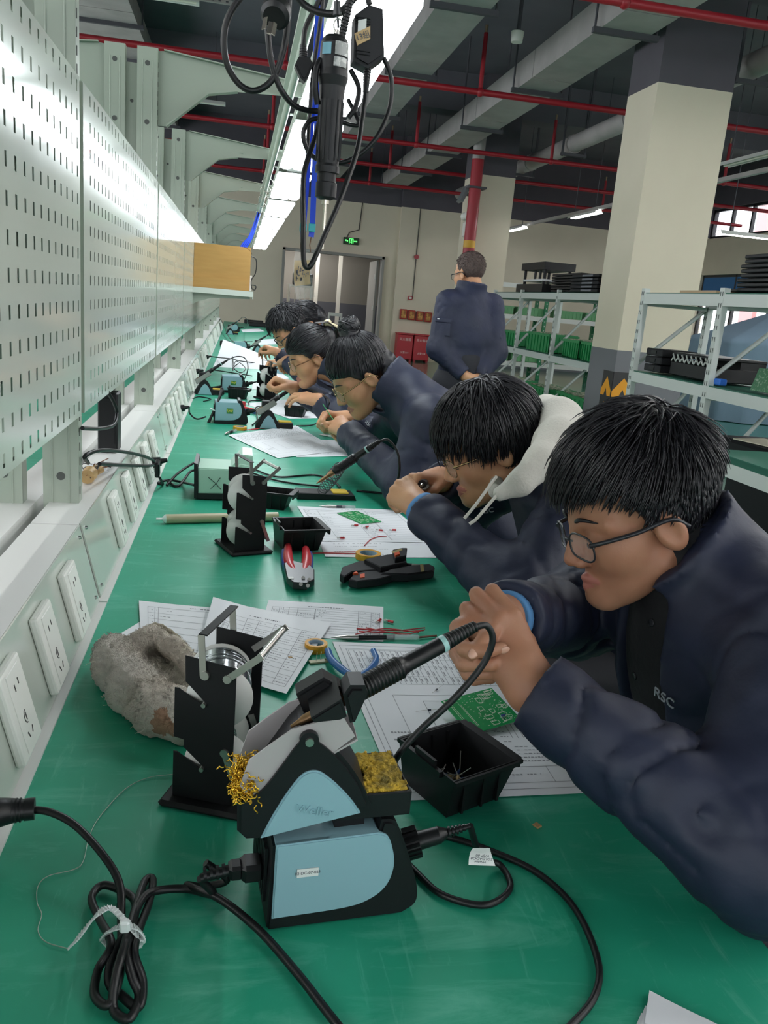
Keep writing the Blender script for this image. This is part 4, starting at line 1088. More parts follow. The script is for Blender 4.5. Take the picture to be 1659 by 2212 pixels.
# ---- the iron itself
i_ = thing('soldering_iron', 'black soldering iron resting in the nearest holder, cable looping back', 'soldering iron', yp(890, 1420, .73))
def iron_parts(t, p0, p1, r=.0085, M=None, hook=True):
    """handle from p0 (collar) to p1 (cable end)"""
    d = (p1 - p0).normalized(); L = (p1 - p0).length
    F_ = frame(p0, d)
    g = MB(F_)
    g.lathe([(.006, -.02), (.011, -.018), (.013, -.008), (.0105, -.002), (.0105, .0)] , n=20)
    k = [(.0115, 0)]
    z = 0
    while z < .045: k += [(.0118, z), (.0118, z + .0018), (.0106, z + .0024), (.0106, z + .0036)]; z += .004
    k += [(.0095, .048), (.0088, .055), (r, L * .68)]
    g.lathe(k, n=20); g.build('grip', M_CABLE, t)
    MB(F_).cyl((0, 0, L * .68), (0, 0, L * .72), r + .0003, n=20).build('pale_ring', mat('pale_cyan_ring', '9cc7c4', 0.4), t)
    k = []; z = L * .72
    while z < L: f_ = (z - L * .72) / (L * .28); k += [(r + .0002 - .003 * f_, z), (r + .0002 - .003 * f_, z + .0022), (r - .0015 - .003 * f_, z + .0028), (r - .0015 - .003 * f_, z + .0036)]; z += .004
    MB(F_).lathe(k, n=16).build('strain_relief', M_CABLE, t)
    MB(F_).lathe([(.0075, -.02), (.0075, -.034), (.005, -.038), (.0045, -.062), (.003, -.066), (.0014, -.076)], n=14).build('heater_sleeve', mat('bronze_sleeve', '9c7b58', 0.35, .7), t)
ip0, ip1 = ony(778, 1488, .715), ony(1028, 1352, .76)
iron_parts(i_, ip0, ip1, .0085)
pts = [ip1, ony(1052, 1352, .765), ony(1064, 1385, .765), ony(1040, 1440, .765), ony(980, 1510, .76), ony(905, 1580, .76), ony(855, 1640, .765), onz(838, 1700, BZ + .05), onz(838, 1760, BZ + .012), onz(850, 1825, BZ + .005), onz(905, 1890, BZ + .0045), onz(960, 1935, BZ + .0045), onz(1050, 1955, BZ + .0045), onz(1102, 1918, BZ + .0045), onz(1080, 1868, BZ + .006), onz(1040, 1855, BZ + .02), c_end]
pts = [ip1 - (ip1 - ip0).normalized() * .004] + pts[1:]
MB().tube(spline(pts, 8), .0036, n=10).build('iron_cable', M_CABLE, i_)
# second cable: loop to the lower edge of the picture
b = MB(); b.tube(spline([onz(865, 1798, BZ + .004), onz(960, 1806, BZ + .004), onz(1060, 1838, BZ + .004), onz(1160, 1885, BZ + .004), onz(1240, 1960, BZ + .004), onz(1290, 2070, BZ + .004), onz(1285, 2150, BZ + .004), onz(1225, 2225, BZ + .004), onz(1150, 2300, BZ + .004)], 10), .0036, n=10)
tag(b.build('cable', M_CABLE), 'black cable sweeping in a wide arc over the bench right of the nearest station', 'cable')
t2 = thing('cable_label', 'white folded paper tag wrapped on the connector cable', 'label', onz(1040, 1855, BZ + .02))
p = [ony(1022, 1832, .69), ony(1058, 1832, .69), ony(1070, 1870, .688), ony(1012, 1868, .688)]
b = MB(); b.grid(lambda u, v: (p[3].lerp(p[2], u)).lerp(p[0].lerp(p[1], u), v) + Vector((0, .004 * math.sin(PI * v), 0)), 6, 6, th=.0003)
b.build('tag', M_LABEL, t2)
T = Matrix.Translation(ony(1040, 1855, .6865)) @ Matrix.Rotation(PI + .1, 4, 'Y') @ Matrix.Rotation(PI / 2 - .2, 4, 'X')
text_mesh('tag_print', 'Weller\nSOLDADOR\nWSP 80', .0045, T, M_INKD, t2, .0001)
# ---- mains lead of the nearest station with its tied bundle
t = thing('mains_lead', 'black mains lead tied in a bundle beside the nearest station', 'lead', onz(265, 2040, BZ))
inl = U @ Vector((-.062, .033, .043))
plug = [onz(-60, 1768, .79), onz(-25, 1760, .80), onz(20, 1752, .80), onz(62, 1748, .80)]
b = MB(); b.tube([onz(-140, 1790, .78), onz(-90, 1778, .79)], .022, n=14); b.tube(spline([onz(-90, 1778, .79), plug[1], plug[2], plug[3]], 6), [.02, .010], n=14)
pe = plug[3]; dv = (plug[3] - plug[2]).normalized(); b.cyl(pe - dv * .004, pe + dv * .006, .0115, n=20)
for i in range(3): b.cyl(plug[2].lerp(plug[3], .1 + .22 * i), plug[2].lerp(plug[3], .18 + .22 * i), .0128, n=16)
b.build('mains_plug', M_CABLE, t)
c1 = [pe, onz(110, 1755, .800), onz(165, 1785, .795), onz(225, 1850, .785), onz(258, 1910, .772), onz(262, 1980, .762), onz(262, 2040, .768), onz(258, 2110, .768), onz(235, 2170, .760), onz(205, 2150, .757), onz(212, 2095, .760), onz(240, 2040, .772), onz(215, 1985, .760), onz(198, 1940, .757), onz(222, 1912, .757), onz(265, 1925, .758), onz(292, 1950, .760), onz(285, 2010, .775), onz(272, 2050, .782), onz(285, 2110, .770), onz(300, 2150, .760), onz(280, 2200, .757), onz(245, 2180, .757), onz(250, 2110, .775), onz(268, 2045, .785), onz(290, 1970, .772), onz(312, 1905, .758), onz(330, 1900, .757), onz(322, 1950, .760), onz(300, 2010, .772), onz(290, 2060, .778), onz(308, 2120, .765), onz(300, 2175, .757), onz(262, 2150, .757), onz(235, 2120, .757), onz(245, 2060, .768), onz(275, 2010, .775), onz(305, 1945, .768), onz(335, 1925, .762), onz(400, 1920, .758), onz(460, 1932, .765), inl.lerp(onz(460, 1932, .765), .3), inl]
MB().tube(spline(c1, 8), .0040, n=10).build('lead', M_CABLE, t)
c2 = onz(262, 2025, .775)
zt = thing('cable_tie', 'white notched cable tie holding the bundle of mains lead', 'cable tie', c2)
b = MB()
ring = [onz(222, 2030, .762), onz(240, 2010, .785), onz(275, 2000, .793), onz(300, 2010, .785), onz(306, 2040, .765), onz(280, 2055, .754), onz(245, 2050, .754)]
def strap(b, pts, w=.005, th=.0012, notch=True):
    P = spline(pts, 10)
    for i in range(len(P) - 1):
        d = P[i + 1] - P[i]; F_ = frame((P[i] + P[i + 1]) / 2, d, (0, 0, 1)); b.box((0, 0, 0), (th, w, d.length * 1.05), 0, F_)
        if notch and i % 2 == 0: b.box((th * .8, 0, 0), (th, w, d.length * .5), 0, F_)
strap(b, ring + ring[:1], .006); strap(b, [onz(300, 2048, .757), onz(302, 2030, .775), onz(270, 1990, .795), onz(240, 1962, .80), onz(215, 1972, .80), onz(190, 2000, .785), onz(165, 2032, .77), onz(150, 2048, .76)], .0055)
b.box((0, 0, 0), (.009, .008, .012), 0, Matrix.Translation(onz(270, 2000, .80)), bev=.002)
b.build('strap', M_ZIP, zt)
# second lead of the iron leaving at the lower edge
tag(MB().tube(spline([inl + Vector((.004, .03, -.006)), onz(490, 1900, .765), onz(440, 1915, .757), onz(405, 1912, .757), onz(420, 1918, .762), onz(480, 1945, .768), onz(560, 2010, .758), onz(640, 2100, .756), onz(710, 2190, .756), onz(790, 2290, .756)], 10), .0040, n=10).build('cable', M_CABLE), 'black cable running from behind the nearest station to the lower edge', 'cable')
# thin solder wire on the bench
w = [onz(376, 1672, .754), onz(320, 1680, .752), onz(270, 1705, .752), onz(215, 1765, .752), onz(192, 1810, .752), onz(180, 1860, .752), onz(160, 1878, .752), onz(105, 1892, .752), onz(82, 1915, .752), onz(80, 1950, .752), onz(90, 1975, .752), onz(82, 2010, .752), onz(100, 2035, .752), onz(150, 2050, .752)]
tag(MB().tube(spline(w, 8), .0005, n=6).build('solder_wire', mat('dull_solder', 'a9b3a6', 0.35, .7)), 'thin solder wire curling over the bench from the reel stand', 'wire')
# ---- solder reel stands ------------------------------------------------------
M_FLANGE = mat('white_spool_plastic', 'dcdcd6', 0.35, alpha=.93)
M_SOLDER = mat('shiny_solder', 'c9ccce', 0.18, .95)
def spool(c, lab, wound=.9, col=None, r=.039, w=.068, ax=(0, 1, 0), amber=False):
    t = thing('solder_spool', lab, 'spool', c); F_ = frame(c, ax)
    b = MB(F_)
    for z in (-w / 2, w / 2): b.lathe([(.006, z - .001), (r, z - .001), (r, z + .001), (.006, z + .001)], n=36)
    b.lathe([(.011, -w / 2), (.011, w / 2)], n=16, caps=False); b.build('spool_flange', M_FLANGE, t)
    k = []; n = 22; R = r * wound
    for i in range(n): 
        z = -w / 2 + .002 + (w - .004) * i / n; k += [(R - .0006, z), (R, z + .4 * w / n), (R - .0006, z + .8 * w / n)]
    s = MB(F_); s.lathe(k, n=36); rr = random.Random(int(c[1] * 100))
    for i in range(6):
        a0 = rr.uniform(0, 6); z0 = rr.uniform(-w / 3, w / 3); s.tube([Vector(((R + .001) * math.cos(a0 + .3 * q), (R + .001) * math.sin(a0 + .3 * q), z0 + .004 * math.sin(q * .7 + i))) for q in range(14)], .0006, n=5)
    s.build('solder_winding', M_SOLDER, t)
    return t
def reel_stand(lab, x0, y0, z0=BZ, rz=0.0, sc=1.0):
    M_ = Matrix.Translation((x0, y0, z0)) @ Matrix.Rotation(rz, 4, 'Z') @ Matrix.Scale(sc, 4)
    t = thing('reel_stand', lab, 'reel stand', (x0, y0, z0)); 
    W_, D_, H_ = .074, .092, .192
    MB(M_).box((W_ / 2 + .003, D_ / 2, .0045), (.104, .128, .009), bev=.004).build('base', mat('stand_black_enamel', '0c0d0f', 0.55, spec=.3), t)
    pl = [(.012, H_), (.074, H_ - .006), (.074, .009), (0, .009), (0, .068), (.005, .068), (.036, .050), (.039, .053), (.013, .075), (.013, .085), (0, .087), (0, .150), (.005, .150), (.036, .133), (.039, .136), (.013, .160)]
    for yy in (0, D_):
        MB(M_).prism(pl[::-1], .0018, 0, Matrix.Translation((0, yy, 0)) @ X90, .0004).build('side_plate', mat('stand_black_enamel', '0c0d0f', 0.55, spec=.3), t)
    for (ax_, az) in ((.037, .135), (.037, .052)):
        MB(M_).cyl((ax_, -.006, az), (ax_, D_ + .006, az), .0028, n=12).build('axle', M_STEEL, t)
    # handle over the top
    for yy in (-.003, D_ + .001):
        b = MB(M_); b.box((0, 0, 0), (.008, .0016, .05), 0, Matrix.Translation((.033, yy, .196)) @ Matrix.Rotation(-.08, 4, 'Y')); b.cyl((.037, yy - .002, .172), (.037, yy + .002, .172), .0055, n=12); b.build('handle_strut', M_STEEL, t)
    MB(M_).box((.033, D_ / 2, .221), (.011, D_ + .006, .002), bev=.0006).build('handle_bar', mat('stand_black_enamel', '0c0d0f', 0.55, spec=.3), t)
    for (x, z, a, yy) in ((.064, .172, .72, -.003), (.064, .078, -1.2, -.003)):
        b = MB(M_); T_ = Matrix.Translation((x, yy, z)) @ Matrix.Rotation(-a, 4, 'Y'); b.box((.025, 0, 0), (.056, .0016, .008), 0, T_); b.cyl((x, yy - .002, z), (x, yy + .002, z), .005, n=12)
        b.cyl(T_ @ Vector((.048, .0, .0)), T_ @ Vector((.048, D_ * .95, 0)), .004, n=10); b.box((.025, D_, 0), (.056, .0016, .008), 0, T_)
        b.build('guide_arm', M_STEEL, t)
    return t, M_
t, Mr = reel_stand('black solder reel stand with two spools, nearest the camera', -.055, .892, rz=-.36)
spool(Mr @ Vector((.037, .046, .137)), 'full spool of shiny solder, upper one in the nearest reel stand', .93)
spool(Mr @ Vector((.037, .046, .054)), 'white spool, lower one in the nearest reel stand', .55)
t, Mr = reel_stand('black solder reel stand beside the station marked with an X', .012, 1.86, rz=.36)
spool(Mr @ Vector((.037, .046, .137)), 'spool with amber label, upper one in the reel stand by the marked station', .45)
spool(Mr @ Vector((.037, .046, .054)), 'spool with little solder, lower one in the reel stand by the marked station', .5)
t, Mr = reel_stand('far black reel stand in front of the bent white paper', .165, 4.78, rz=.5)
spool(Mr @ Vector((.037, .046, .137)), 'upper spool in the far reel stand', .45)
spool(Mr @ Vector((.037, .046, .054)), 'lower spool in the far reel stand', .45)
# ---- towel ------------------------------------------------------------------
M_TOWEL = mat('grey_terry_towel', 'efe7dc', 0.98, c2='d6cabb', scale=9, bump=.9, bscale=420, detail=2)
M_TOWB = mat('towel_stain_brown', 'c39b80', 0.98, bump=.9, bscale=420)
M_TOWH = mat('towel_flat_hem', 'cfc8b6', 0.95, bump=.3, bscale=90)
T0 = onz(300, 1500, BZ)
fd = Field(np.arange(-.22, .04, .0020), np.arange(.93, 1.34, .0020), np.arange(BZ, BZ + .12, .0019))
def tz(px, py, z): return np.array(onz(px, py, BZ + z))
roll = [tz(400, 1550, .032), tz(340, 1528, .034), tz(290, 1490, .034), tz(255, 1440, .033), tz(248, 1412, .030)]
for a, c in zip(roll[:-1], roll[1:]): fd.cap(a, c, .034, .033, k=.02)
up = [tz(287, 1440, .02), tz(292, 1395, .055), tz(328, 1372, .068), tz(372, 1395, .060), tz(405, 1432, .045), tz(430, 1470, .03)]
for a, c in zip(up[:-1], up[1:]): fd.cap(a, c, .0155, .0155, k=.008)
fd.cap(tz(335, 1395, .03), tz(420, 1450, .02), .022, .022, k=.012)
fd.cap(tz(320, 1450, .015), tz(400, 1490, .012), .025, .025, k=.01)
X_, Y_, Z_ = np.meshgrid(*fd.ax, indexing='ij', sparse=True)
fd.F += .0035 * vnoise(X_, Y_, Z_, 55, 3) + .0026 * vnoise(X_, Y_, Z_, 230, 4)
fd.F[:, :, :1] = .01
sx = tz(330, 1505, .05)
def as_t(C):
    d = np.abs((C[:, 0] - sx[0]) + .3 * (C[:, 1] - sx[1]) + .012 * vnoise(C[:, 0], C[:, 1], C[:, 2], 60, 9)) ; m = ((d < .010 + .006 * vnoise(C[:, 0], C[:, 1], C[:, 2], 130, 10)) & (C[:, 2] < BZ + .066) & (C[:, 1] < 1.02)).astype(int)
    for a, c in zip(up[1:-1], up[2:]):
        ab = c - a; tt = np.clip(((C - a) @ ab) / (ab @ ab), 0, 1); q = C - (a + tt[:, None] * ab); m[(np.linalg.norm(q, axis=1) < .024) & (q @ np.array((.35, .85, .25)) > .006)] = 2
    return m
tw = fd.build('towel', [M_TOWEL, M_TOWB, M_TOWH], None, as_t, 1); tag(tw, 'crumpled grey terry towel with brown stains behind the nearest reel stand', 'towel')
b = MB(); rr = random.Random(3)
for i in range(40):
    v = tw.data.vertices[rr.randrange(len(tw.data.vertices))]; n = v.normal; p = v.co
    b.tube([p, p + n * .003 + Vector((rr.gauss(0, .003), rr.gauss(0, .003), .001)), p + n * .004 + Vector((rr.gauss(0, .006), rr.gauss(0, .006), -.001))], .0004, n=4)
b.build('loose_thread', M_TOWH, tw)
b = MB(); vs_ = tw.data.vertices; mi_ = {}
for p_ in tw.data.polygons:
    for v_ in p_.vertices: mi_[v_] = p_.material_index
for i in range(5200):
    k_ = rr.randrange(len(vs_)); v = vs_[k_]; n = v.normal; p = v.co
    if n.z < -.2 or p.z < BZ + .003: continue
    d = Vector((rr.gauss(0, 1), rr.gauss(0, 1), rr.gauss(0, 1))); d = (d - n * d.dot(n)).normalized(); s_ = rr.uniform(.0011, .0019)
    b.tube([p - d * s_ - n * .0004, p - d * s_ * .7 + n * s_ * 1.3, p + d * s_ * .7 + n * s_ * 1.3, p + d * s_ - n * .0004], .00042, n=3, m=1 if mi_.get(k_) == 1 else 0, caps=False)
tag(b.build('terry_pile', [M_TOWEL, M_TOWB], tw), kind='stuff')
hp_ = spline([Vector(q) for q in up[1:]], 8)
MB().grid(lambda u, v: hp_[min(len(hp_) - 1, int(u * (len(hp_) - 1) + .5))] + Vector((.004 + .006 * v, .0165, .006)) + Vector((0, .002 * math.sin(60 * u), -.024 * (v - .35))), 32, 4, th=.0012).build('hem', M_TOWH, tw)
# ---- papers ---------------------------------------------------------------
paper('paper_sheet', [(225, 1392), (365, 1398), (445, 1325), (360, 1308)], 'white sheet sticking out on the left under the towel', z=.0005, seed=1)
paper('paper_sheet', [(305, 1400), (560, 1440), (620, 1330), (300, 1302)], 'white printed sheet behind the towel', z=.0022, style=st_table(5, 6), seed=2, lift=lambda u, v: .001 + .012 * max(0, .25 - u) * max(0, v - .5))
paper('paper_sheet', [(420, 1440), (618, 1509), (715, 1352), (460, 1302)], 'white table sheet on top of the pile with a tiny tan chip on it', z=.0045, style=st_table(9, 12, .15, .95, .06, .8), seed=3, lift=lambda u, v: .002 + .025 * max(0, .3 - u) * max(0, v - .2) + .010 * max(0, u - .8) * (1 - v))
paper('paper_sheet', [(560, 1370), (828, 1388), (828, 1312), (580, 1297)], 'white blank table form behind the pile of sheets', z=.0008, style=st_table(9, 10, .05, .97, .12, .8), seed=4)
paper('schematic_sheet', [(865, 1732), (1300, 1714), (1085, 1400), (718, 1388)], 'large white circuit drawing under the black bin and circuit board', z=.0012, style=st_schem, seed=5, nu=30, nv=30, lift=lambda u, v: .0006 + .006 * max(0, .12 - u) * max(0, v - .8))
for i in range(4):
    paper('paper_sheet', [(1355 + 12 * i, 2260 - 14 * i), (1600, 2330), (1660 + 6 * i, 2300 - 4 * i), (1385 + 8 * i - 8 * (i == 3), 2190 - 14 * i)], 'white sheet in the stack at the lower right corner, %s' % ('lowest', 'second up', 'third up', 'topmost')[i], z=.0006 + .0012 * i, seed=i, group='white sheets at the lower right corner')
tag(MB().box((0, 0, .0012), (.008, .009, .0024), 0, TR(*onz(1160, 1785, BZ), .5), bev=.0006).build('chip', mat('tan_chip', 'b08d5e', 0.5)), 'small tan chip alone on the green bench', 'chip')
tag(MB().box((0, 0, .0012), (.006, .006, .0024), 0, TR(*onz(627, 1421, BZ + .006), .3), bev=.0006).build('chip', mat('tan_chip', 'b08d5e', 0.5)), 'tiny tan chip on the table sheet', 'chip')
# ---- black component bins ---------------------------------------------------
def comp_bin(lab, M_, L=.118, w=.082, h=.055):
    """open bin; local x = towards its low front lip"""
    t = thing('component_bin', lab, 'bin', M=M_)
    b = MB(M_); th = .0022
    lo = lambda x: (x - .5) * L
    def shell(ins, z0):
        k = 1 - ins
        base = [(-L * .46 * k, -w * .40 * k), (L * .36 * k, -w * .40 * k), (L * .36 * k, w * .40 * k), (-L * .46 * k, w * .40 * k)]
        top = [(-L * .5 * k, -w * .5 * k), (L * .5 * k, -w * .5 * k), (L * .5 * k, w * .5 * k), (-L * .5 * k, w * .5 * k)]
        return [(x, y, z0) for x, y in base] + [(x, y, h) for x, y in top]
    o, i = shell(0, 0), shell(.055, th)
    b.add(o, [(3, 2, 1, 0), (0, 1, 5, 4), (1, 2, 6, 5), (2, 3, 7, 6), (3, 0, 4, 7)]); b.add(i, [(0, 1, 2, 3), (4, 5, 1, 0), (5, 6, 2, 1), (6, 7, 3, 2), (7, 4, 0, 3)])
    b.add(o[4:] + i[4:], [(0, 1, 5, 4), (1, 2, 6, 5), (2, 3, 7, 6), (3, 0, 4, 7)])
    b.box((0, -w * .5 - .001, h - .003), (L * 1.0, .005, .006)); b.box((0, w * .5 + .001, h - .003), (L, .005, .006)); b.box((L * .5 + .004, 0, h - .003), (.01, w * 1.02, .005)); b.box((L * .5 + .010, 0, h - .008), (.004, w * .9, .014)); b.box((-L * .5 - .002, 0, h - .002), (.006, w * .6, .008)); b.box((-L * .5, 0, h + .004), (.004, w * .35, .010))
    for x in (-.3, 0, .25): b.box((L * x, -w * .455, h * .5), (.003, .006, h * .8)); b.box((L * x, w * .455, h * .5), (.003, .006, h * .8))
    b.build('bin_body', M_BLK, t); return t
c = onz(985, 1690, BZ + .01); Mb = Matrix.Translation((.296, .900, BZ + .0024)) @ Matrix.Rotation(.44, 4, 'Z')
comp_bin('black component bin on the circuit drawing, nearest the camera', Mb, .104, .112, .056)
rr = random.Random(9)
for i in range(9):
    x, y = -.03 + .013 * (i % 4), -.012 + .014 * (i // 4); M2 = Mb @ TR(x + .01, y + .012, .004 + .003 * (i % 3), rr.uniform(0, 6)) @ Matrix.Scale(1.35, 4)
    t = thing('resistor', 'small %s component with wire legs lying in the nearest bin' % ('blue' if i % 2 else 'beige'), 'component', M=M2, group='%s components in the nearest bin' % ('blue' if i % 2 else 'beige'))
    MB(M2).tube([Vector((-.004, 0, .002)), Vector((-.003, 0, .002)), Vector((.003, 0, .002)), Vector((.004, 0, .002))], [.0014, .0018, .0018, .0014], n=8).build('component_body', mat('blue_component', '34508a', .4) if i % 2 else mat('beige_component', 'b79a68', .5), t)
    MB(M2).tube(spline([(-.02, .004, .001), (-.004, 0, .002), (.004, 0, .002), (.018, .006, .004 + .0015 * i)], 5), .0006, n=5).build('wire_leg', M_STEEL, t)
# ---- circuit board on the drawing (propped on its legs) ---------------------
M_PCBG = mat('circuit_board_green', '2ba35c', 0.25, c2='239450', scale=30, coat=.3)
M_SILK = mat('silkscreen_white', 'd6e6d2', 0.5)
def pcb(lab, M_, L, w, seed=1):
    t = thing('circuit_board', lab, 'circuit board', M=M_)
    b = MB(M_); b.box((0, 0, 0), (L, w, .0016), bev=.0003); b.build('board', M_PCBG, t)
    s = MB(M_); r = random.Random(seed); z = .00095
    for i in range(22): s.box((-L * .42, -w * .36 + w * .62 * i / 21, z), (.0012, .0012, .0002)); s.box((-L * .25, -w * .36 + w * .62 * i / 21, z), (.0012, .0012, .0002))
    def rect(x, y, a, c):
        for (dx, dy, u, v) in ((0, c / 2, a, .0005), (0, -c / 2, a, .0005), (a / 2, 0, .0005, c), (-a / 2, 0, .0005, c)): s.box((x + dx, y + dy, z), (u, v, .0002))
    rect(-L * .33, 0, L * .12, w * .7)
    for i in range(16):
        x, y = r.uniform(-.12, .45) * L, r.uniform(-.42, .42) * w; a, c = r.uniform(.004, .014), r.uniform(.003, .010); rect(x, y, a, c)
        for k in range(int(a / .002)): s.box((x - a / 2 + .002 * k, y + c / 2 + .0012, z), (.0009, .0014, .0002)); s.box((x - a / 2 + .002 * k, y - c / 2 - .0012, z), (.0009, .0014, .0002))
    for i in range(90): s.box((r.uniform(-.2, .46) * L, r.uniform(-.46, .46) * w, z), (r.uniform(.0006, .003), .0007, .0002))
    for sx_, sy_ in ((-1, -1), (-1, 1), (1, -1), (1, 1)): s.cyl((sx_ * L * .46, sy_ * w * .45, z - .0001), (sx_ * L * .46, sy_ * w * .45, z + .0001), .0018, n=12)
    s.build('silkscreen', M_SILK, t)
    return t
q = [ony(1000, 1592, 1.0)]
pa, pb, pc, pd = onz(1000, 1590, BZ + .006), onz(1113, 1557, BZ + .012), onz(1070, 1478, BZ + .030), onz(967, 1513, BZ + .022)
def frame_quad(a, b_, d):
    x = (b_ - a); y = (d - a); z = x.cross(y).normalized(); xn = x.normalized(); yn = z.cross(xn)
    M_ = Matrix((xn, yn, z)).transposed().to_4x4(); M_.translation = a + x / 2 + y / 2; return M_, x.length, y.length
Mq, Lq, Wq = frame_quad(pa, pb, pd)
t = pcb('green bare circuit board tilted on the drawing by the nearest hands', Mq, Lq, Wq, 3)
MB(Mq).tube([Vector((-.003 + Lq * .25, -Wq * .3, .003)), Vector((.003 + Lq * .25, -Wq * .3, .003))], .0018, n=8).build('blue_resistor', mat('blue_component', '34508a', .4), t)
b = MB(Mq)
for (x, y) in ((Lq * .25, Wq * .42), (-Lq * .3, Wq * .40), (Lq * .4, -.1 * Wq), (-Lq * .4, -.4 * Wq)):
    p = Mq @ Vector((x, y, 0)); b.add([], []); b.cyl((x, y, 0), Mq.inverted() @ Vector((p.x, p.y, BZ + .003)), .0004, n=5)
b.build('wire_leg', M_STEEL, t)
Mq, Lq, Wq = frame_quad(onz(778, 1132, BZ + .004), onz(822, 1127, BZ + .004), onz(730, 1108, BZ + .004))
pcb('green bare circuit board lying on the papers of the man in the white hood', Mq, max(Lq, .05), Wq, 5)
for (p0, p1, w_) in (((955, 1480), (930, 1500), 'further from the black bin'), ((905, 1535), (950, 1532), 'beside the black bin')):
    a, c = onz(*p0, BZ + .004), onz(*p1, BZ + .004); m_ = a.lerp(c, .5); d = (c - a).normalized()
    t = thing('diode', 'tiny dark diode with long legs on the drawing, ' + w_, 'component', m_)
    MB().cyl(m_ - d * .0025, m_ + d * .0025, .0013, n=8).build('diode_body', mat('blue_black_component', '232c3c', .35), t)
    MB().tube(spline([m_ - d * .022 + Vector((0, 0, -.001)), m_ - d * .008, m_ + d * .008, m_ + d * .022 + Vector((.004, .004, .001))], 5), .0003, n=5).build('wire_leg', M_STEEL, t)
# ---- blue pliers, pen, red wires, tape -----------------------------------------
M_PLB = mat('blue_plier_grip', '2a65a5', 0.35)
t = thing('pliers', 'blue handled cutting pliers on the drawing behind the nearest iron', 'pliers', onz(765, 1450, BZ))
def pz(x, y, z): return onz(x, y, BZ + z)
MB().tube(spline([pz(708, 1405, .012), pz(716, 1425, .012), pz(740, 1447, .012), pz(766, 1464, .012)], 6), [.006, .0065, .0065, .0065, .0065, .0065, .0065, .0065, .0065, .0065, .0065, .0065, .0065, .006, .006, .006, .006, .0055, .005], n=10).build('grip', M_PLB, t)
MB().tube(spline([pz(806, 1405, .012), pz(813, 1425, .012), pz(800, 1445, .012), pz(778, 1462, .012)], 6), [.005, .006], n=10).build('grip', M_PLB, t)
MB().box((0, 0, 0), (.016, .03, .008), 0, Matrix.Translation(pz(772, 1470, .012)) @ Matrix.Rotation(.2, 4, 'Z'), bev=.002).build('jaw', M_STEEL, t)
M_CLEAR = mat('clear_plastic', 'e4ecee', 0.08, alpha=.35)
def pen(p0, p1, lab, body, r=.0048):
    t = thing('pen', lab, 'pen', p0); F_ = frame(p0, p1 - p0); L = (p1 - p0).length
    MB(F_).lathe([(.0006, 0), (.0012, .006), (r * .7, .018), (r, .03), (r, .05)], n=14).build('pen_tip', M_STEEL, t)
    MB(F_).lathe([(r * .98, .05), (r * .98, L * .72)], n=14).build('barrel', body, t)
    MB(F_).lathe([(r * 1.08, L * .62), (r * 1.08, L * .98), (r * .6, L)], n=14).build('cap', M_CLEAR, t)
    MB(F_).box((r + .001, 0, L * .8), (.0014, .003, L * .26)).build('clip', M_CLEAR, t); return t
pen(pz(715, 1377, .006), pz(905, 1376, .006), 'black gel pen with clear cap beside the red wires', M_BLK)
pen(pz(690, 1093, .005), pz(768, 1096, .005), 'dark clear pen above the papers of the man in the white hood', mat('dark_pen_barrel', '3a3f48', .3))
pen(pz(688, 938, .005), pz(733, 945, .005), 'pale pen near the hands of the woman with the bun', mat('pale_pen_barrel', 'c9d6cf', .4), .006)
tag(MB().cyl(pz(905, 1377, .004), pz(943, 1373, .004), .0022, n=8).build('ink_refill', mat('brown_refill', '6b4a3a', .4)), 'thin brown refill behind the gel pen', 'refill')
M_RW = mat('red_wire', 'b3262c', 0.4)
wires = [((770, 1358), (850, 1362), (918, 1356)), ((775, 1364), (840, 1366), (915, 1362)), ((768, 1370), (830, 1358), (905, 1366)), ((790, 1356), (870, 1370), (918, 1360))]
for i, wv in enumerate(wires):
    tag(MB().tube(spline([pz(x, y, .003 + .0016 * i) for x, y in wv], 6), .0012, n=6).build('wire', M_RW), 'short red wire in the bunch above the gel pen', 'wire', 'red wires above the gel pen')
def terminal(p, a, lab, grp):
    M2 = Matrix.Translation(p) @ Matrix.Rotation(a, 4, 'Z')
    t = thing('ring_terminal', lab, 'terminal', M=M2, group=grp)
    MB(M2).cyl((0, 0, .003), (.011, 0, .003), .0026, n=10).build('sleeve', mat('red_sleeve', 'c03136', .35), t)
    MB(M2).tube([Vector((-.005 + .0035 * math.cos(a_), .0035 * math.sin(a_), .003)) for a_ in [2 * PI * k / 12 for k in range(12)]], .001, n=6, closed=True).build('ring', M_STEEL, t)
terminal(pz(817, 1345, .001), 1.0, 'red ring terminal beside the wires, nearer the form heading', 'red terminals on the form'); terminal(pz(838, 1344, .001), -.6, 'red ring terminal beside the wires, right hand neighbour', 'red terminals on the form')
def tape(c, lab, r=.030, w=.014):
    t = thing('tape_roll', lab, 'tape', c)
    b = MB(Matrix.Translation(c)); b.lathe([(r * .70, 0), (r, 0), (r, w), (r * .70, w), (r * .70, 0)], n=40, caps=False, smooth=False); b.build('tape', M_TAPE, t)
    MB(Matrix.Translation(c)).lathe([(r * .64, .0005), (r * .70, .0005), (r * .70, w - .0005), (r * .64, w - .0005), (r * .64, .0005)], n=40, caps=False, smooth=False).build('core', mat('blue_white_core', '9fb4c4', .6), t)
tape(pz(682, 1404, 0.0), 'yellow tape roll half hidden under the table sheet', .020)
tape(pz(795, 1206, 0), 'yellow tape roll beside the wire stripper', .031)
tape(pz(518, 928, 0), 'yellow tape roll in front of the station with the tied cord', .030)
tape(pz(574, 838, 0), 'yellow tape roll near the clenched fist', .030)
t = thing('pin_strip', 'small cream strip with pins beside the blue pliers', 'pin strip', pz(690, 1430, 0))
MB().box((0, 0, .002), (.036, .010, .003), 0, TR(*pz(690, 1431, 0), .25)).build('strip', mat('cream_strip', 'b9b48f', .5), t)
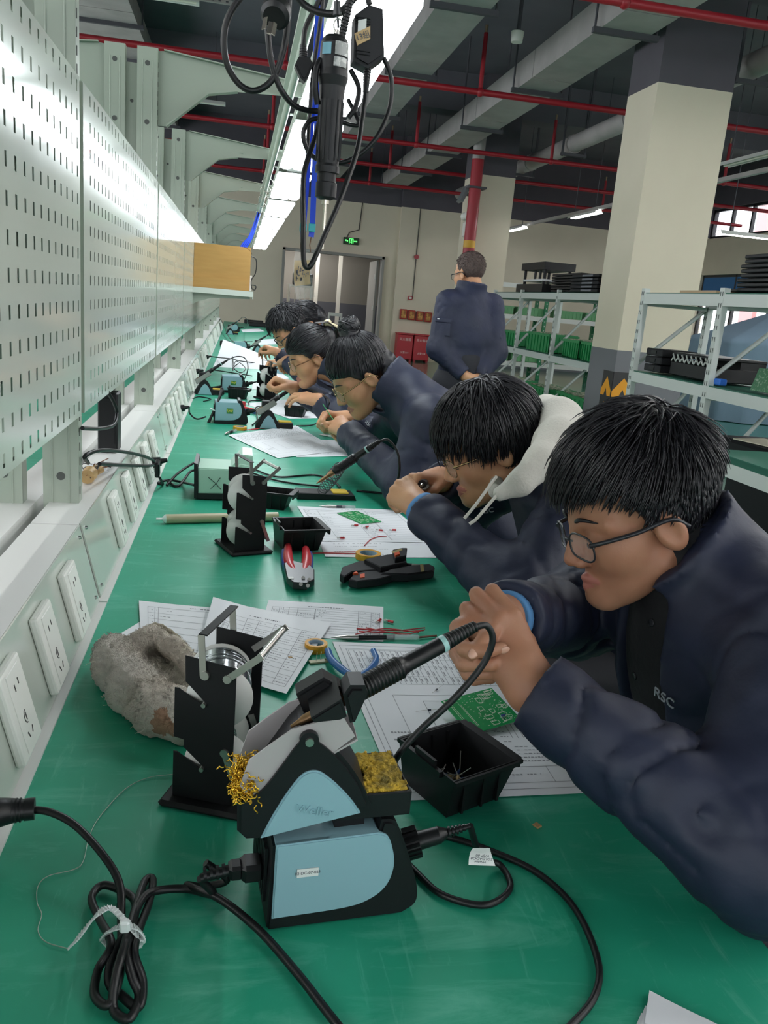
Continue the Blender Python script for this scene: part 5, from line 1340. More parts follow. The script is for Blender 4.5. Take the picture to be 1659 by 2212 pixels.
for i in range(3): MB().cyl(pz(683 + 9 * i, 1428 - 2 * i, .003), pz(685 + 9 * i, 1410 - 2 * i, .012), .0006, n=5).build('pin', M_STEEL, t)
# ================================================================== PEOPLE
M_SKIN = mat('skin_warm', 'b08064', 0.52, c2='a67258', scale=14, sss=.08, bump=.05, bscale=300)
M_SKIN2 = mat('skin_light', 'c6966f', 0.52, c2='bb8766', scale=14, sss=.08, bump=.05, bscale=300)
M_LIP = mat('lip_skin', 'aa6a5c', 0.5)
M_HAIR = mat('black_hair', '15141a', 0.42, spec=.6)
M_HAIRB = mat('dark_brown_hair', '2b2320', 0.42)
M_HAIRS = mat('shaved_hair', '5a4a44', 0.8, c2='3c3230', scale=220)
M_NAVY = mat('navy_jacket_nylon', '171d33', 0.6, c2='1a2139', scale=6, bump=.32, bscale=17)
M_NAVY2 = mat('dark_navy_jacket', '1e2440', 0.7, c2='22273a', scale=5, bump=.22, bscale=45)
M_TROUS = mat('dark_trousers', '1b1d24', 0.8)
M_SHIRT = mat('black_shirt', '101115', 0.8, bump=.15, bscale=90)
M_SHOE = mat('dark_shoe', '202022', 0.5)
M_HOOD = mat('white_hoodie', 'cfccc2', 0.9, bump=.25, bscale=180)
M_CUFF = mat('pale_blue_cuff', '4f86b8', 0.7)
M_GLINT = mat('thin_metal_frame', 'a98f68', 0.25, .9)
M_DFRAME = mat('dark_glasses_frame', '24262b', 0.3)
M_LENS = mat('spectacle_lens', 'eef4f6', 0.03, alpha=.12)
HL_A = np.array([0, 35, 55, 68, 78, 92, 108, 135, 180]) * PI / 180
def hairline(kind):
    z = {'short': [.074, .070, .056, .030, .000, .030, -.030, -.050, -.058], 'woman': [.047, .044, .035, .016, -.006, .026, -.035, -.060, -.072], 'crew': [.090, .082, .06, .03, .010, .035, -.02, -.035, -.045]}[kind]
    return lambda a: np.interp(a, HL_A, z)
def head_field(q, o):
    x, y, z = q; P = (x, np.abs(y), z)
    d = d_ell(P, (-.008, 0, .048), (.097, .076, .088))
    d = smin(d, d_ell(P, (.036, 0, -.025), (.056, .058, .086)), .03)
    d = smin(d, d_cap(P, (.0, .05, -.055), (.068, .012, -.096), .020, .017), .028)            # jaw
    d = smin(d, d_ell(P, (.052, .040, -.022), (.032, .024, .030)), .022)                        # cheek
    d = smin(d, d_cap(P, (.084, .012, .021), (.066, .052, .020), .0105, .009), .014)         # brow
    s = d_ell(P, (.104, .033, .000), (.018, .022, .013)); d = smax(d, -s, .014)                # socket
    d = smin(d, d_ell(P, (.074, .032, -.001), (.0155, .0175, .0135)), .006)                        # lid over eyeball
    d = smin(d, d_cap(P, (.091, 0, .010), (.107, 0, -.030), .0075, .0112), .014)                # nose
    d = smin(d, d_ell(P, (.098, .0125, -.035), (.011, .0088, .0085)), .007)
    d = smax(d, -d_ell(P, (.103, .0065, -.043), (.006, .0035, .004)), .003)
    d = smin(d, d_cap(P, (.093, 0, -.063), (.083, .019, -.067), .0068, .0038), .005)          # lips
    d = smin(d, d_cap(P, (.092, 0, -.075), (.082, .017, -.071), .0075, .0038), .005)
    d = smax(d, -d_cap(P, (.103, 0, -.069), (.089, .022, -.0695), .0022, .0012), .003)
    d = smin(d, d_ell(P, (.078, 0, -.096), (.018, .022, .016)), .018)                           # chin
    # ear: outer rim, bowl, lobe
    c_, s_ = math.cos(.38), math.sin(.38)
    ex, ez = x + .006, z + .004; ex, ez = ex * c_ - ez * .25, ez + ex * .18; ey = P[1] - .077 + .25 * (x + .006)
    e = np.sqrt((ex / .0185) ** 2 + (ey / .0085) ** 2 + (ez / .031) ** 2); e = (e - 1) * .0085
    e = smax(e, -d_ell((ex - .002, ey - .009, ez - .003), (0, 0, 0), (.0115, .0085, .021)), .004)
    e = smin(e, d_ell((ex - .010, ey, ez + .008), (0, 0, 0), (.005, .006, .008)), .004)
    d = smin(d, e, .006)
    return d
def chain(f, pts, rs, k=.02, **kw):
    for i in range(len(pts) - 1): f.cap(pts[i], pts[i + 1], rs[i], rs[i + 1], k, **kw)
def hand_chains(M_, s, pose, sc=1.0):
    """joint chains of a hand. local x: fingers, z: back of the hand, thumb at s*y"""
    out = []; V3 = lambda x, y, z: M_ @ (Vector((x, s * y, z)) * sc)
    mcp = [(.088, .028, 0), (.092, .009, .003), (.088, -.010, .002), (.080, -.027, -.003)]
    ln = [(.043, .026, .021), (.047, .030, .022), (.044, .028, .022), (.034, .021, .019)]
    rr = [(.0098, .0088, .0082, .0068), (.0100, .009, .0082, .0068), (.0095, .0085, .0078, .0065), (.0085, .0075, .007, .006)]
    for i in range(4):
        b1, b2, b3, sp = pose['f'][i]; p = Vector(mcp[i]); a = 0; pts = [p.copy()]
        for L, bb in zip(ln[i], (b1, b2, b3)):
            a += bb * PI / 180; p = p + Vector((math.cos(a) * math.cos(sp), math.cos(a) * math.sin(sp), -math.sin(a))) * L; pts.append(p.copy())
        out.append(([V3(*q) for q in pts], [r * sc for r in rr[i]]))
    th = [Vector(q) for q in pose['t']]
    out.append(([V3(*q) for q in th], [.0145 * sc, .0125 * sc, .0105 * sc, .0082 * sc][:len(th)]))
    palm = [((.0, .012, 0), mcp[0]), ((.0, .004, 0), mcp[1]), ((.0, -.004, 0), mcp[2]), ((.0, -.012, 0), mcp[3])]
    return out, [(V3(*a), V3(b[0] - .006, b[1], b[2] - .003)) for a, b in palm]
TH_REL = [(.018, .022, -.010), (.050, .042, -.024), (.078, .046, -.038), (.098, .038, -.048)]
TH_PIN = [(.018, .022, -.012), (.052, .036, -.032), (.084, .034, -.044), (.110, .026, -.046)]
PINCH = dict(f=[(48, 48, 22, .02), (58, 52, 25, 0), (62, 58, 30, -.02), (62, 60, 30, -.05)], t=TH_PIN)
GRIP = dict(f=[(28, 88, 45, .03), (32, 92, 45, 0), (38, 92, 45, -.02), (46, 90, 42, -.05)], t=TH_PIN)
FIST = dict(f=[(72, 92, 50, 0), (76, 95, 52, 0), (78, 96, 52, 0), (78, 95, 50, 0)], t=[(.018, .024, -.012), (.05, .030, -.034), (.076, .014, -.046), (.092, -.006, -.048)])
CURL = dict(f=[(55, 70, 35, .02), (60, 74, 38, 0), (64, 76, 40, -.02), (66, 76, 40, -.05)], t=TH_PIN)
FLAT = dict(f=[(18, 22, 12, .06), (16, 22, 12, .0), (18, 24, 12, -.06), (22, 26, 14, -.12)], t=TH_REL)
def hand_matrix(w, k, back):
    x = (Vector(k) - Vector(w)).normalized(); z = Vector(back); z = (z - x * z.dot(x)).normalized(); y = z.cross(x)
    m = Matrix((x, y, z)).transposed().to_4x4(); m.translation = Vector(w); return m
def put_hand(f, M_, s, pose, sc=1.0, k=.004):
    ch, palm = hand_chains(M_, s, pose, sc)
    for a, b in palm: f.cap(a, b, .0155 * sc, .0125 * sc, .014)
    th = ch[4]; 
    for i in range(len(th[0]) - 1): f.cap(th[0][i], th[0][i + 1], th[1][i], th[1][i + 1], .010 if i == 0 else .003)
    for pts, rs in ch[:4]:
        for i in range(3): f.cap(pts[i], pts[i + 1], rs[i], rs[i + 1], .005 if i == 0 else .0022)
    return ch
def nails(b, M_, s, pose, sc=1.0):
    ch, _ = hand_chains(M_, s, pose, sc)
    for pts, rs in ch:
        p, q = pts[-2], pts[-1]; d = (q - p).normalized(); r = rs[-1]
        e = pts[-2] - pts[-3]; n = d.cross(d.cross(-(pts[0] - pts[-1])))
        n = (Vector(pts[0]) - pts[-1]); n = (n - d * n.dot(d))
        n = -n.normalized() if n.length > 1e-6 else Vector((0, 0, 1))
        F_ = frame(q + n * r * .80 + d * r * .1, d, n); b.ball((0, 0, 0), (r * .32, r * .72, r * 1.0), M=F_, nu=10, nv=6)
def euler_head(fwd, pitch, roll=0.0):
    """fwd: horizontal heading of the face; pitch: nose down; roll: towards the left shoulder"""
    f = Vector((fwd[0], fwd[1], 0)).normalized(); left = Vector((0, 0, 1)).cross(f)
    R0 = Matrix((f, left, Vector((0, 0, 1)))).transposed()
    return (R0 @ Matrix.Rotation(pitch, 3, 'Y') @ Matrix.Rotation(roll, 3, 'X')).to_4x4()
def strands(b, HM, hs, n, style, seed, m=0):
    r = random.Random(seed); E_c = Vector((-.008, 0, .050)); er = style['er']; hl = hairline(style['line'])
    k = 0; tries = 0
    while k < n and tries < n * 30:
        tries += 1
        u = r.uniform(-.75, 1); a = r.uniform(-PI, PI); q = Vector((math.sqrt(1 - u * u) * math.cos(a), math.sqrt(1 - u * u) * math.sin(a), u))
        p = Vector((q.x * er[0], q.y * er[1], q.z * er[2])) + E_c
        if p.z < hl(abs(math.atan2(p.y, p.x))) + style.get('raise', .004): continue
        top = max(0, min(1, (p.z - style.get('side', .03)) / .06)); 
        L = (style['ls'] + (style['lt'] - style['ls']) * top) * r.uniform(.75, 1.2)
        lift = (style['lifts'] + (style['liftt'] - style['lifts']) * top) * r.uniform(.4, 1.3); w = style['w'] * r.uniform(.7, 1.3)
        tgt = style['flow']; pts = [p.copy()]; st = L / 5; jit = Vector((r.gauss(0, style['jit']), r.gauss(0, style['jit']), r.gauss(0, style['jit'])))
        for i in range(5):
            e = p - E_c; nn = Vector((e.x / er[0] ** 2, e.y / er[1] ** 2, e.z / er[2] ** 2)).normalized()
            f = tgt(p) + jit; f = f - nn * f.dot(nn)
            f = f.normalized() if f.length > 1e-5 else Vector((0, 0, 0))
            l = lift * (1 - i / 5.5); f = (f + nn * l + Vector((0, 0, -style.get('grav', 0)))).normalized()
            p = p + f * st; e = p - E_c; rad = math.sqrt((e.x / er[0]) ** 2 + (e.y / er[1]) ** 2 + (e.z / er[2]) ** 2)
            if rad < 1.01 and style.get('hug', True): p = E_c + e * (1.015 / rad)
            pts.append(p.copy())
        P = [HM @ (v * hs) for v in pts]; N = len(P)
        b.tube(P, [w * hs * q_ for q_ in (.8, 1, .95, .8, .55, .12)], n=3, m=m, caps=False); k += 1
def glasses(HM, hs, lab, mfront, mtemple, rim=.0011, sx=.0245, sz=.0185, below=0.0, square=.5):
    c0 = HM @ Vector((.1, 0, 0)); t = thing('glasses', lab, 'glasses', c0); S_ = Matrix.Scale(hs, 4)
    T = HM @ S_
    def R(s):
        L = []
        for i in range(28):
            a = 2 * PI * i / 28; ca, sa = math.cos(a), math.sin(a); e = .62 if square else .95
            L.append(T @ Vector((.1045 - .22 * (abs(s * .035 + sx * ca * 1.0) - .02), s * .0345 + sx * math.copysign(abs(ca) ** e, ca), -.006 - below + sz * math.copysign(abs(sa) ** e, sa))))
        return L
    b = MB()
    for s in (-1, 1): b.tube(R(s), rim * hs, n=6, closed=True)
    b.tube(spline([T @ Vector((.104, -.0105, -.002 - below)), T @ Vector((.109, 0, .001 - below)), T @ Vector((.104, .0105, -.002 - below))], 5), rim * hs, n=6)
    b.build('front_frame', mfront, t)
    for s in (-1, 1):
        L = R(s); c = sum(L, Vector()) / len(L); MB().add([c] + L, [(0, 1 + i, 1 + (i + 1) % 28) for i in range(28)]).build('lens', M_LENS, t)
        e0 = T @ Vector((.0985, s * .059, .002 - below)); b = MB()
        b.tube(spline([e0, T @ Vector((.085, s * .068, .004 - below)), T @ Vector((.04, s * .078, .007)), T @ Vector((-.006, s * .083, .013)), T @ Vector((-.03, s * .081, -.004))], 6), rim * 2.1 * hs, n=6); b.build('temple', mtemple, t)
    return t
def eyebrow_lash(parent, HM, hs, m):
    for s in (-1, 1):
        b = MB(HM @ Matrix.Scale(hs, 4))
        b.tube(spline([(.0955, s * .014, .024), (.0935, s * .03, .030), (.079, s * .052, .026)], 6), [.0022 , .0030, .0032, .0032, .0032, .003, .003, .0028, .0026, .0022, .0018, .0012, .0008], n=6)
        b.build('eyebrow', m, parent)
        b = MB(HM @ Matrix.Scale(hs, 4)); b.tube(spline([(.0865, s * .018, -.008), (.0905, s * .031, -.0105), (.081, s * .047, -.008)], 6), .0009, n=5); b.build('eyelash', m, parent)
def person(label, sp):
    """sp: joints in world space; builds body, jacket, trousers, hair"""
    V_ = {k: Vector(v) for k, v in sp['j'].items()}; hs = sp.get('hs', 1.0); HM = sp['head']; hc = HM.translation
    t = thing('person', label, 'person', (V_['pelvis'].x, V_['pelvis'].y, 0), group=None)
    hl, hr = sp['handL'], sp['handR']; fh, ff, co = sp['res']
    # ---- body
    allp = list(V_.values()) + [hc] + [H_[0] @ Vector((.1, 0, 0)) for H_ in (hl, hr)]; lo = [min(p[i] for p in allp) - .19 for i in range(3)]; hi = [max(p[i] for p in allp) + .19 for i in range(3)]
    zn = []
    for i in range(3):
        z_ = [(hc[i] - .15 * hs, hc[i] + .16 * hs, fh)]
        for H_ in (hl, hr):
            c = H_[0] @ Vector((.085, 0, -.02)); z_.append((c[i] - .115, c[i] + .115, ff))
        zn.append(z_)
    lo[2] = max(lo[2], sp.get('zlo', 0.0)); 
    f = Field(*[axis(lo[i], hi[i], None, co, zn[i]) for i in range(3)])
    pel, ch, nk = V_['pelvis'], V_['chest'], V_['neck']
    cr_ = .12 * sp.get('core', 1.0); f.cap(pel, ch, cr_, cr_, .05); f.cap(ch, nk, cr_, .07, .05); f.cap(V_['shL'], V_['shR'], .052, .052, .05)
    nb = HM @ (Vector((-.028, 0, -.05)) * hs)
    f.cap(nk, nb, .062, .056 * hs, .03)
    for s in 'LR':
        f.cap(V_['sh' + s], V_['el' + s], .048, .040, .03); H_ = (hl if s == 'L' else hr)
        w = H_[0].translation; f.cap(V_['el' + s], w, .040, .0265, .02); f.cap(w, H_[0] @ Vector((.03, 0, 0)), .026, .024, .02)
        f.cap(V_['hip' + s], V_['kn' + s], .078, .055, .03); f.cap(V_['kn' + s], V_['an' + s], .052, .036, .03)
        fd_ = Vector(sp.get('foot', (-1, 0, 0))); f.cap(V_['an' + s] + Vector((0, 0, -.03)), V_['an' + s] + fd_ * .13 + Vector((0, 0, -.045)), .036, .026, .02)
    f.local(HM @ Matrix.Scale(hs, 4), (-.13, -.11, -.14), (.14, .11, .15), lambda q: head_field(q, sp) * hs, .012)
    put_hand(f, hl[0], -1, hl[1]); put_hand(f, hr[0], 1, hr[1])
    I = np.array((HM @ Matrix.Scale(hs, 4)).inverted())
    def lips(C):
        q = C @ I[:3, :3].T + I[:3, 3]; P = (q[:, 0], np.abs(q[:, 1]), q[:, 2])
        d = np.minimum(d_cap(P, (.093, 0, -.063), (.083, .019, -.067), .0068, .0038), d_cap(P, (.092, 0, -.075), (.082, .017, -.071), .0075, .0038))
        return (d < .0012).astype(int)
    body = f.build('body', [sp.get('skin', M_SKIN), M_LIP], t, lips, 1)
    b = MB(); nails(b, hl[0], -1, hl[1]); nails(b, hr[0], 1, hr[1]); 
    if sp.get('nails', True): b.build('fingernails', mat('fingernail', 'd2a48e', .3), t)
    # ---- jacket
    jr = sp['jres']; jk = ['pelvis', 'chest', 'neck', 'shL', 'shR', 'elL', 'elR']; pts = [V_[k] for k in jk] + [hl[0].translation, hr[0].translation]
    lo = [min(p[i] for p in pts) - .22 for i in range(3)]; hi = [max(p[i] for p in pts) + .2 for i in range(3)]; lo[2] = max(lo[2], sp.get('jlo', .35))
    f = Field(*[np.arange(lo[i], hi[i], jr) for i in range(3)]); up = (nk - pel).normalized()
    lat = (V_['shL'] - V_['shR']).normalized(); fw = lat.cross(up).normalized(); fat = sp.get('fat', 1.0)
    R_ = np.array(Matrix((fw, lat, up)).transposed())
    f.ell(pel.lerp(ch, .25), (.135 * fat, .185 * fat, .22), .06, R=R_); f.ell(ch, (.13 * fat, .19 * fat, .22), .07, R=R_)
    f.cap(ch, nk, .135 * fat, .085, .06); f.cap(V_['shL'].lerp(nk, .1), V_['shR'].lerp(nk, .1), .078 * fat, .078 * fat, .06)
    for i, s in enumerate('LR'):
        H_ = (hl if s == 'L' else hr)[0]; w = H_.translation; el, sh = V_['el' + s], V_['sh' + s]; wa = w + (el - w).normalized() * .012
        q = sp.get('sleeve', (.078, .067, .046)); fa = sp.get('fold', .007)
        f.cap(sh, el, q[0] * fat, q[1], .04, fold=(2.6, fa, 3 + i * 7 + sp['seed']))
        f.cap(el, wa, q[1], q[2], .035, fold=(3.4, fa, 11 + i * 5 + sp['seed']))
    X_, Y_, Z_ = np.meshgrid(*f.ax, indexing='ij', sparse=True)
    big = vnoise(X_, Y_, Z_, 5.5, 21 + sp['seed']); mid = vnoise(X_ * .8, Y_ * 1.1, Z_ * 1.2, 13, 22 + sp['seed']); f.F += sp.get('puff', .005) * .5 * big + sp.get('puff', .006) * 1.5 * np.maximum(0, .30 - np.abs(mid)) ** 1.0 - .001
    for s in 'LR':
        H_ = (hl if s == 'L' else hr)[0]; w = H_.translation; d = (w - V_['el' + s]).normalized()
        f.cap(w - d * .045, w - d * .006, .046, .047, .012); f.cap(w - d * .03, w + d * .08, .031, .036, .003, mode='cut')
        def beyond(P, w=w, d=d):
            t_ = (P[0] - w.x) * d.x + (P[1] - w.y) * d.y + (P[2] - w.z) * d.z; r2 = (P[0] - w.x) ** 2 + (P[1] - w.y) ** 2 + (P[2] - w.z) ** 2 - t_ * t_
            return np.maximum(-(t_ + .006), np.sqrt(np.maximum(r2, 0)) - .085)
        f.apply([w[i] - .1 for i in range(3)], [w[i] + .1 for i in range(3)], beyond, 0, 'cut')
    # collar
    cz = (nb - nk).normalized(); CM = frame(nk + cz * sp.get('colz', .015), (cz * .6 + up * .4), fw); ch_ = sp.get('colh', .045)
    def collar(q):
        rho = np.sqrt((q[0] * .95) ** 2 + q[1] ** 2); return np.maximum(np.abs(rho - (.079 + .18 * q[2])) - .0075, np.abs(q[2]) - ch_) - .002
    f.local(CM, (-.12, -.12, -.1), (.12, .12, .1), collar, .012)
    f.cap(nk, nk + cz * .14, .066, .068, .01, mode='cut')
    f.cap(nk + fw * .06, nk + fw * .13 + up * .05, .022, .03, .01, mode='cut')
    if sp.get('open'):
        a = nk + fw * .10; b0 = ch + fw * .17 - up * .10; f.cap(a, b0, .055, .075, .012, mode='cut')
    for a_, b_ in sp.get('crease', []): f.cap(pel * 1 - Vector((0, 0, pel.z)) + Vector(a_), pel - Vector((0, 0, pel.z)) + Vector(b_), .012, .014, .02, mode='cut')
    if sp.get('zlow'): f.F[:, :, :2] = .01
    jo = f.build('jacket', [sp.get('jm', M_NAVY)], t, None, 1)
    if sp.get('open') or sp.get('inner'):
        f = Field(*[np.arange(lo[i], hi[i], .008) for i in range(3)])
        f.ell(pel.lerp(ch, .3), (.118 * fat, .165, .2), .05, R=R_); f.ell(ch, (.118 * fat, .165 * fat, .21), .05, R=R_); f.cap(ch, nk, .118 * fat, .074, .06)
        f.cap(nk - cz * .02, nk + cz * .05, .071, .068, .02); f.cap(nk, nk + cz * .16, .058, .06, .006, mode='cut')
        f.build('shirt', M_SHIRT, t, None, 1)
    # ---- trousers and shoes
    f = Field(np.arange(min(V_['anL'].x, V_['pelvis'].x) - .25, max(V_['anL'].x, V_['pelvis'].x) + .25, .014), np.arange(V_['pelvis'].y - .36, V_['pelvis'].y + .36, .014), np.arange(.04, V_['pelvis'].z + .2, .014))
    f.cap(pel - up * .02, pel + up * .1, .15, .14, .05)
    for s in 'LR':
        f.cap(V_['hip' + s], V_['kn' + s], .098, .075, .05); f.cap(V_['kn' + s], V_['an' + s] + Vector((0, 0, .0)), .072, .06, .03); f.cap(V_['an' + s], V_['an' + s] - Vector((0, 0, .2)), .05, .05, .004, mode='cut')
    f.build('trousers', M_TROUS, t, None, 1)
    for s in 'LR':
        an = V_['an' + s]; fd_ = Vector(sp.get('foot', (-1, 0, 0))); f = Field(np.arange(an.x - .26, an.x + .26, .01), np.arange(an.y - .26, an.y + .26, .01), np.arange(.0, .16, .01))
        f.cap((an.x, an.y, .05), tuple(Vector((an.x, an.y, .045)) + fd_ * .15), .048, .04, .02); f.F[:, :, :1] = .01
        f.build('shoe', M_SHOE, t, None, 1)
    # ---- hair
    st = sp['hair']; hlz = hairline(st['line']); T = HM @ Matrix.Scale(hs, 4)
    f = Field(*[np.arange(hc[i] - .17 * hs, hc[i] + .19 * hs, st.get('res', .004)) for i in range(3)])
    er = st['er']
    def cap_(q):
        x, y, z = q; d = d_ell(q, (-.008, 0, .050), er); a = np.abs(np.arctan2(y, x + 1e-6))
        lim = hlz(a); d = smax(d, (lim - z) * .8, .008)
        d = np.maximum(d, .004 - (np.abs(y) - .05) if False else d)
        return d + .0035 * vnoise(x, y, z, 60, 31) * st.get('rough', 1)
    f.local(T, (-.16, -.13, -.12), (.16, .13, .18), lambda q: cap_(q) * hs, 0)
    for (c, r_) in st.get('blobs', []):
        f.local(T, (-.3, -.2, -.2), (.2, .2, .3), lambda q, c=c, r_=r_: (d_ell(q, c, r_) + .004 * vnoise(q[0], q[1], q[2], 70, 33)) * hs, .012)
    ho = f.build('hair', [st['m']], t, None, 0)
    if st['n']:
        b = MB(); strands(b, HM, hs, st['n'], st, sp['seed'])
        for fn in st.get('extra', []): fn(b, T)
        o2 = b.build('hair_strands', [st['m']], t)
    if sp.get('brow', True): eyebrow_lash(t, HM, hs, M_HAIR)
    return t, V_, jo
def whorl(c):
    c = Vector(c); return lambda p: (p - c)
S_SHORT = dict(er=(.111, .087, .104), line='short', ls=.014, lt=.058, lifts=.18, liftt=.48, w=.0017, jit=.012, flow=lambda p: Vector((p.x + .035, p.y * .8, p.z - .15)) + Vector((.03, 0, 0)), n=3000, m=M_HAIR, grav=.12, side=.045)
S_BOWL = dict(er=(.113, .090, .106), line='short', ls=.04, lt=.075, lifts=.22, liftt=.30, w=.0022, jit=.02, flow=lambda p: Vector((p.x + .03, p.y, p.z - .16)), n=2600, m=M_HAIR, grav=.18, side=.02)
S_CROP = dict(er=(.106, .083, .098), line='short', ls=.014, lt=.045, lifts=.35, liftt=.6, w=.0022, jit=.02, flow=lambda p: Vector((p.x + .04, p.y, p.z - .15)), n=900, m=M_HAIR, grav=.1, res=.006)
S_CREW = dict(er=(.1005, .0795, .0925), line='crew', ls=.004, lt=.012, lifts=.8, liftt=1.2, w=.0012, jit=.02, flow=lambda p: Vector((p.x, p.y, p.z - .15)), n=900, m=M_HAIRS, res=.006, rough=.3)
BUN = Vector((-.045, 0, .165))
S_BUN = dict(er=(.104, .083, .098), line='woman', ls=.05, lt=.05, lifts=.04, liftt=.05, w=.0021, jit=.006, flow=lambda p: BUN - p, n=1500, m=M_HAIR, res=.005, blobs=[((-.045, 0, .168), (.034, .036, .030)), ((-.03, 0, .14), (.03, .03, .02)), ((-.080, 0, -.02), (.050, .068, .085))], rough=.6)
CLIP = Vector((-.105, 0, .075))
S_CLIP = dict(er=(.104, .083, .098), line='woman', ls=.05, lt=.05, lifts=.05, liftt=.05, w=.0022, jit=.006, flow=lambda p: CLIP - p, n=1100, m=M_HAIR, res=.006, blobs=[((-.108, 0, .06), (.03, .045, .055)), ((-.078, 0, -.01), (.046, .064, .08))], rough=.6)
S_LONG = dict(er=(.106, .085, .1), line='woman', ls=.06, lt=.06, lifts=.05, liftt=.06, w=.003, jit=.02, flow=lambda p: Vector((-.15, 0, -.1)) - p, n=500, m=M_HAIR, res=.007, blobs=[((-.09, .0, .0), (.05, .07, .09))])
def swirl(c, r, n, seed):
    def fn(b, T):
        rr = random.Random(seed)
        for i in range(n):
            ax = Vector((rr.gauss(0, .5), rr.gauss(0, .5), 1)).normalized(); F_ = frame(c, ax); a0 = rr.uniform(0, 6); q = rr.uniform(.85, 1.08)
            b.tube([T @ (F_ @ Vector((r * q * math.cos(a0 + .35 * k), r * q * math.sin(a0 + .35 * k), rr.uniform(-.1, .1) * r))) for k in range(9)], [.0005] + [.0022] * 7 + [.0004], n=3, caps=False)
    return fn
S_BUN['extra'] = [swirl(BUN, .034, 90, 2)]
from mathutils.bvhtree import BVHTree
def surf_hit(objs, px, py):
    best = None; o_ = Vector((0, 0, CAMH)); d = Vector(ray(px, py)).normalized()
    for o in objs:
        if o.type != 'MESH': continue
        T_ = WM[o.name]; bv = BVHTree.FromPolygons([T_ @ v.co for v in o.data.vertices], [list(p.vertices) for p in o.data.polygons])
        r = bv.ray_cast(o_, d)
        if r[0] is not None and (best is None or r[3] < best[3]): best = r
    if best and best[1].dot(d) > 0: best = (best[0], -best[1], best[2], best[3])
    return best
def logo(jk, parent, px, py, txt, size):
    r = surf_hit([jk], px, py)
    if not r: return
    z = r[1]; x = Vector((.35, -.9, -.1)); x = (x - z * x.dot(z)).normalized(); y = z.cross(x)
    M_ = Matrix((x, y, z)).transposed().to_4x4(); M_.translation = r[0] + z * .0022
    text_mesh('chest_logo', txt, size, M_, mat('white_embroidery', 'aeb4bc', .7), parent, .0008)
# ------------------------------------------------------------------ chairs
M_CHAIR = mat('dark_grey_chair_plastic', '3a3c40', 0.5)
def chair(x, y, rz, lab):
    M_ = Matrix.Translation((x, y, 0)) @ Matrix.Rotation(rz, 4, 'Z'); t = thing('chair', lab, 'chair', M=M_, group='dark plastic chairs along the bench')
    MB(M_).grid(lambda u, v: Vector(((u - .5) * .42, (v - .5) * .44, .43 - .02 * math.sin(PI * u) + .01 * (2 * v - 1) ** 2)), 8, 8, th=.012).build('seat', M_CHAIR, t)
    MB(M_).grid(lambda u, v: Vector((.20 + .07 * v + .04 * (2 * u - 1) ** 2 * -1, (u - .5) * (.44 - .06 * v * v), .50 + .36 * v)), 10, 8, th=.012).build('backrest', M_CHAIR, t)
    for sx, sy in ((-1, -1), (-1, 1), (1, -1), (1, 1)):
        MB(M_).tube([Vector((sx * .15, sy * .17, .42)), Vector((sx * .21, sy * .21, 0))], .012, n=8).build('leg', M_STEEL, t)
    for sy in (-1, 1): MB(M_).tube([Vector((.15, sy * .17, .42)), Vector((.22, sy * .19, .55))], .011, n=8).build('back_support', M_STEEL, t)
    return t
def seated(y, x=.98, **kw):
    """default seated joints at bench position y; overrides by keyword"""
    j = dict(pelvis=(x, y, .56), chest=(x - .17, y, .86), neck=(x - .28, y, 1.02), shL=(x - .27, y - .185, .99), shR=(x - .27, y + .185, .99), elL=(.56, y - .29, .80), elR=(.57, y + .26, .80),
             hipL=(x - .02, y - .10, .54), hipR=(x - .02, y + .10, .54), knL=(x - .44, y - .12, .56), knR=(x - .44, y + .12, .56), anL=(x - .40, y - .13, .09), anR=(x - .40, y + .13, .09))
    j.update(kw); return j
WW = (-1, 0, 0)
def head_at(ear, hs, fwd, pitch, roll=0.0):
    R0 = euler_head(fwd, pitch, roll); c = Vector(ear) - R0.to_3x3() @ (Vector((-.004, .084, -.004)) * hs); m = R0.copy(); m.translation = c; return m
# ---- nearest man
H1 = head_at(atd(1452, 1150, 1.06), 1.0, (-1, .0), .34, .05)
wl = atd(1150, 1488, .97); wr = atd(1092, 1335, 1.06)
p1 = dict(head=H1, hs=1.0, seed=1, res=(.003, .0021, .012), jres=.006, open=True, skin=M_SKIN, hair=S_SHORT, fold=.010, sleeve=(.084, .072, .047), puff=.010, colz=.015, colh=.042, fat=1.05,
          handL=(hand_matrix(wl, atd(1088, 1385, .985), Vector((.10, -.93, .32))), GRIP), handR=(hand_matrix(wr, atd(1030, 1372, 1.03), Vector((-.25, .93, .15))), CURL),
          j=seated(1.0, .95, elL=(.56, .66, .825), elR=(.59, 1.24, .86), chest=(.735, 1.0, .85), neck=(.655, 1.0, 1.03), shL=(.685, .81, .985), shR=(.675, 1.19, .985)))
P1o, V1, J1 = person('nearest seated young man in navy jacket over black shirt, dark framed glasses, head bent', p1)
glasses(H1, 1.0, 'dark half rimmed glasses worn by the nearest man', M_DFRAME, M_DFRAME, .0015, .027, .0185)
def cuff(parent, w, e, r, m):
    d = (Vector(e) - Vector(w)).normalized(); F_ = frame(Vector(w) - d * .004, d); MB(F_).lathe([(r - .003, -.006), (r, -.005), (r + .0005, .01), (r - .003, .012)], n=20).build('cuff', m, parent)
cuff(P1o, p1['handR'][0].translation, p1['j']['elR'], .036, M_CUFF)
logo(J1, P1o, 1437, 1507, 'RSC', .021)
for k_, (px, py) in enumerate(((1408, 1345), (1372, 1460))):
    hit = surf_hit(P1o.children, px, py)
    if hit: MB(frame(hit[0], hit[1])).lathe([(0, 0), (.0058, .0), (.0058, .0018), (.0045, .0024), (.0, .0018)], n=16).build('shirt_button', mat('dark_button', '2c2d31', .25), P1o)
chair(1.02, 1.0, 0, 'dark chair under the nearest man')
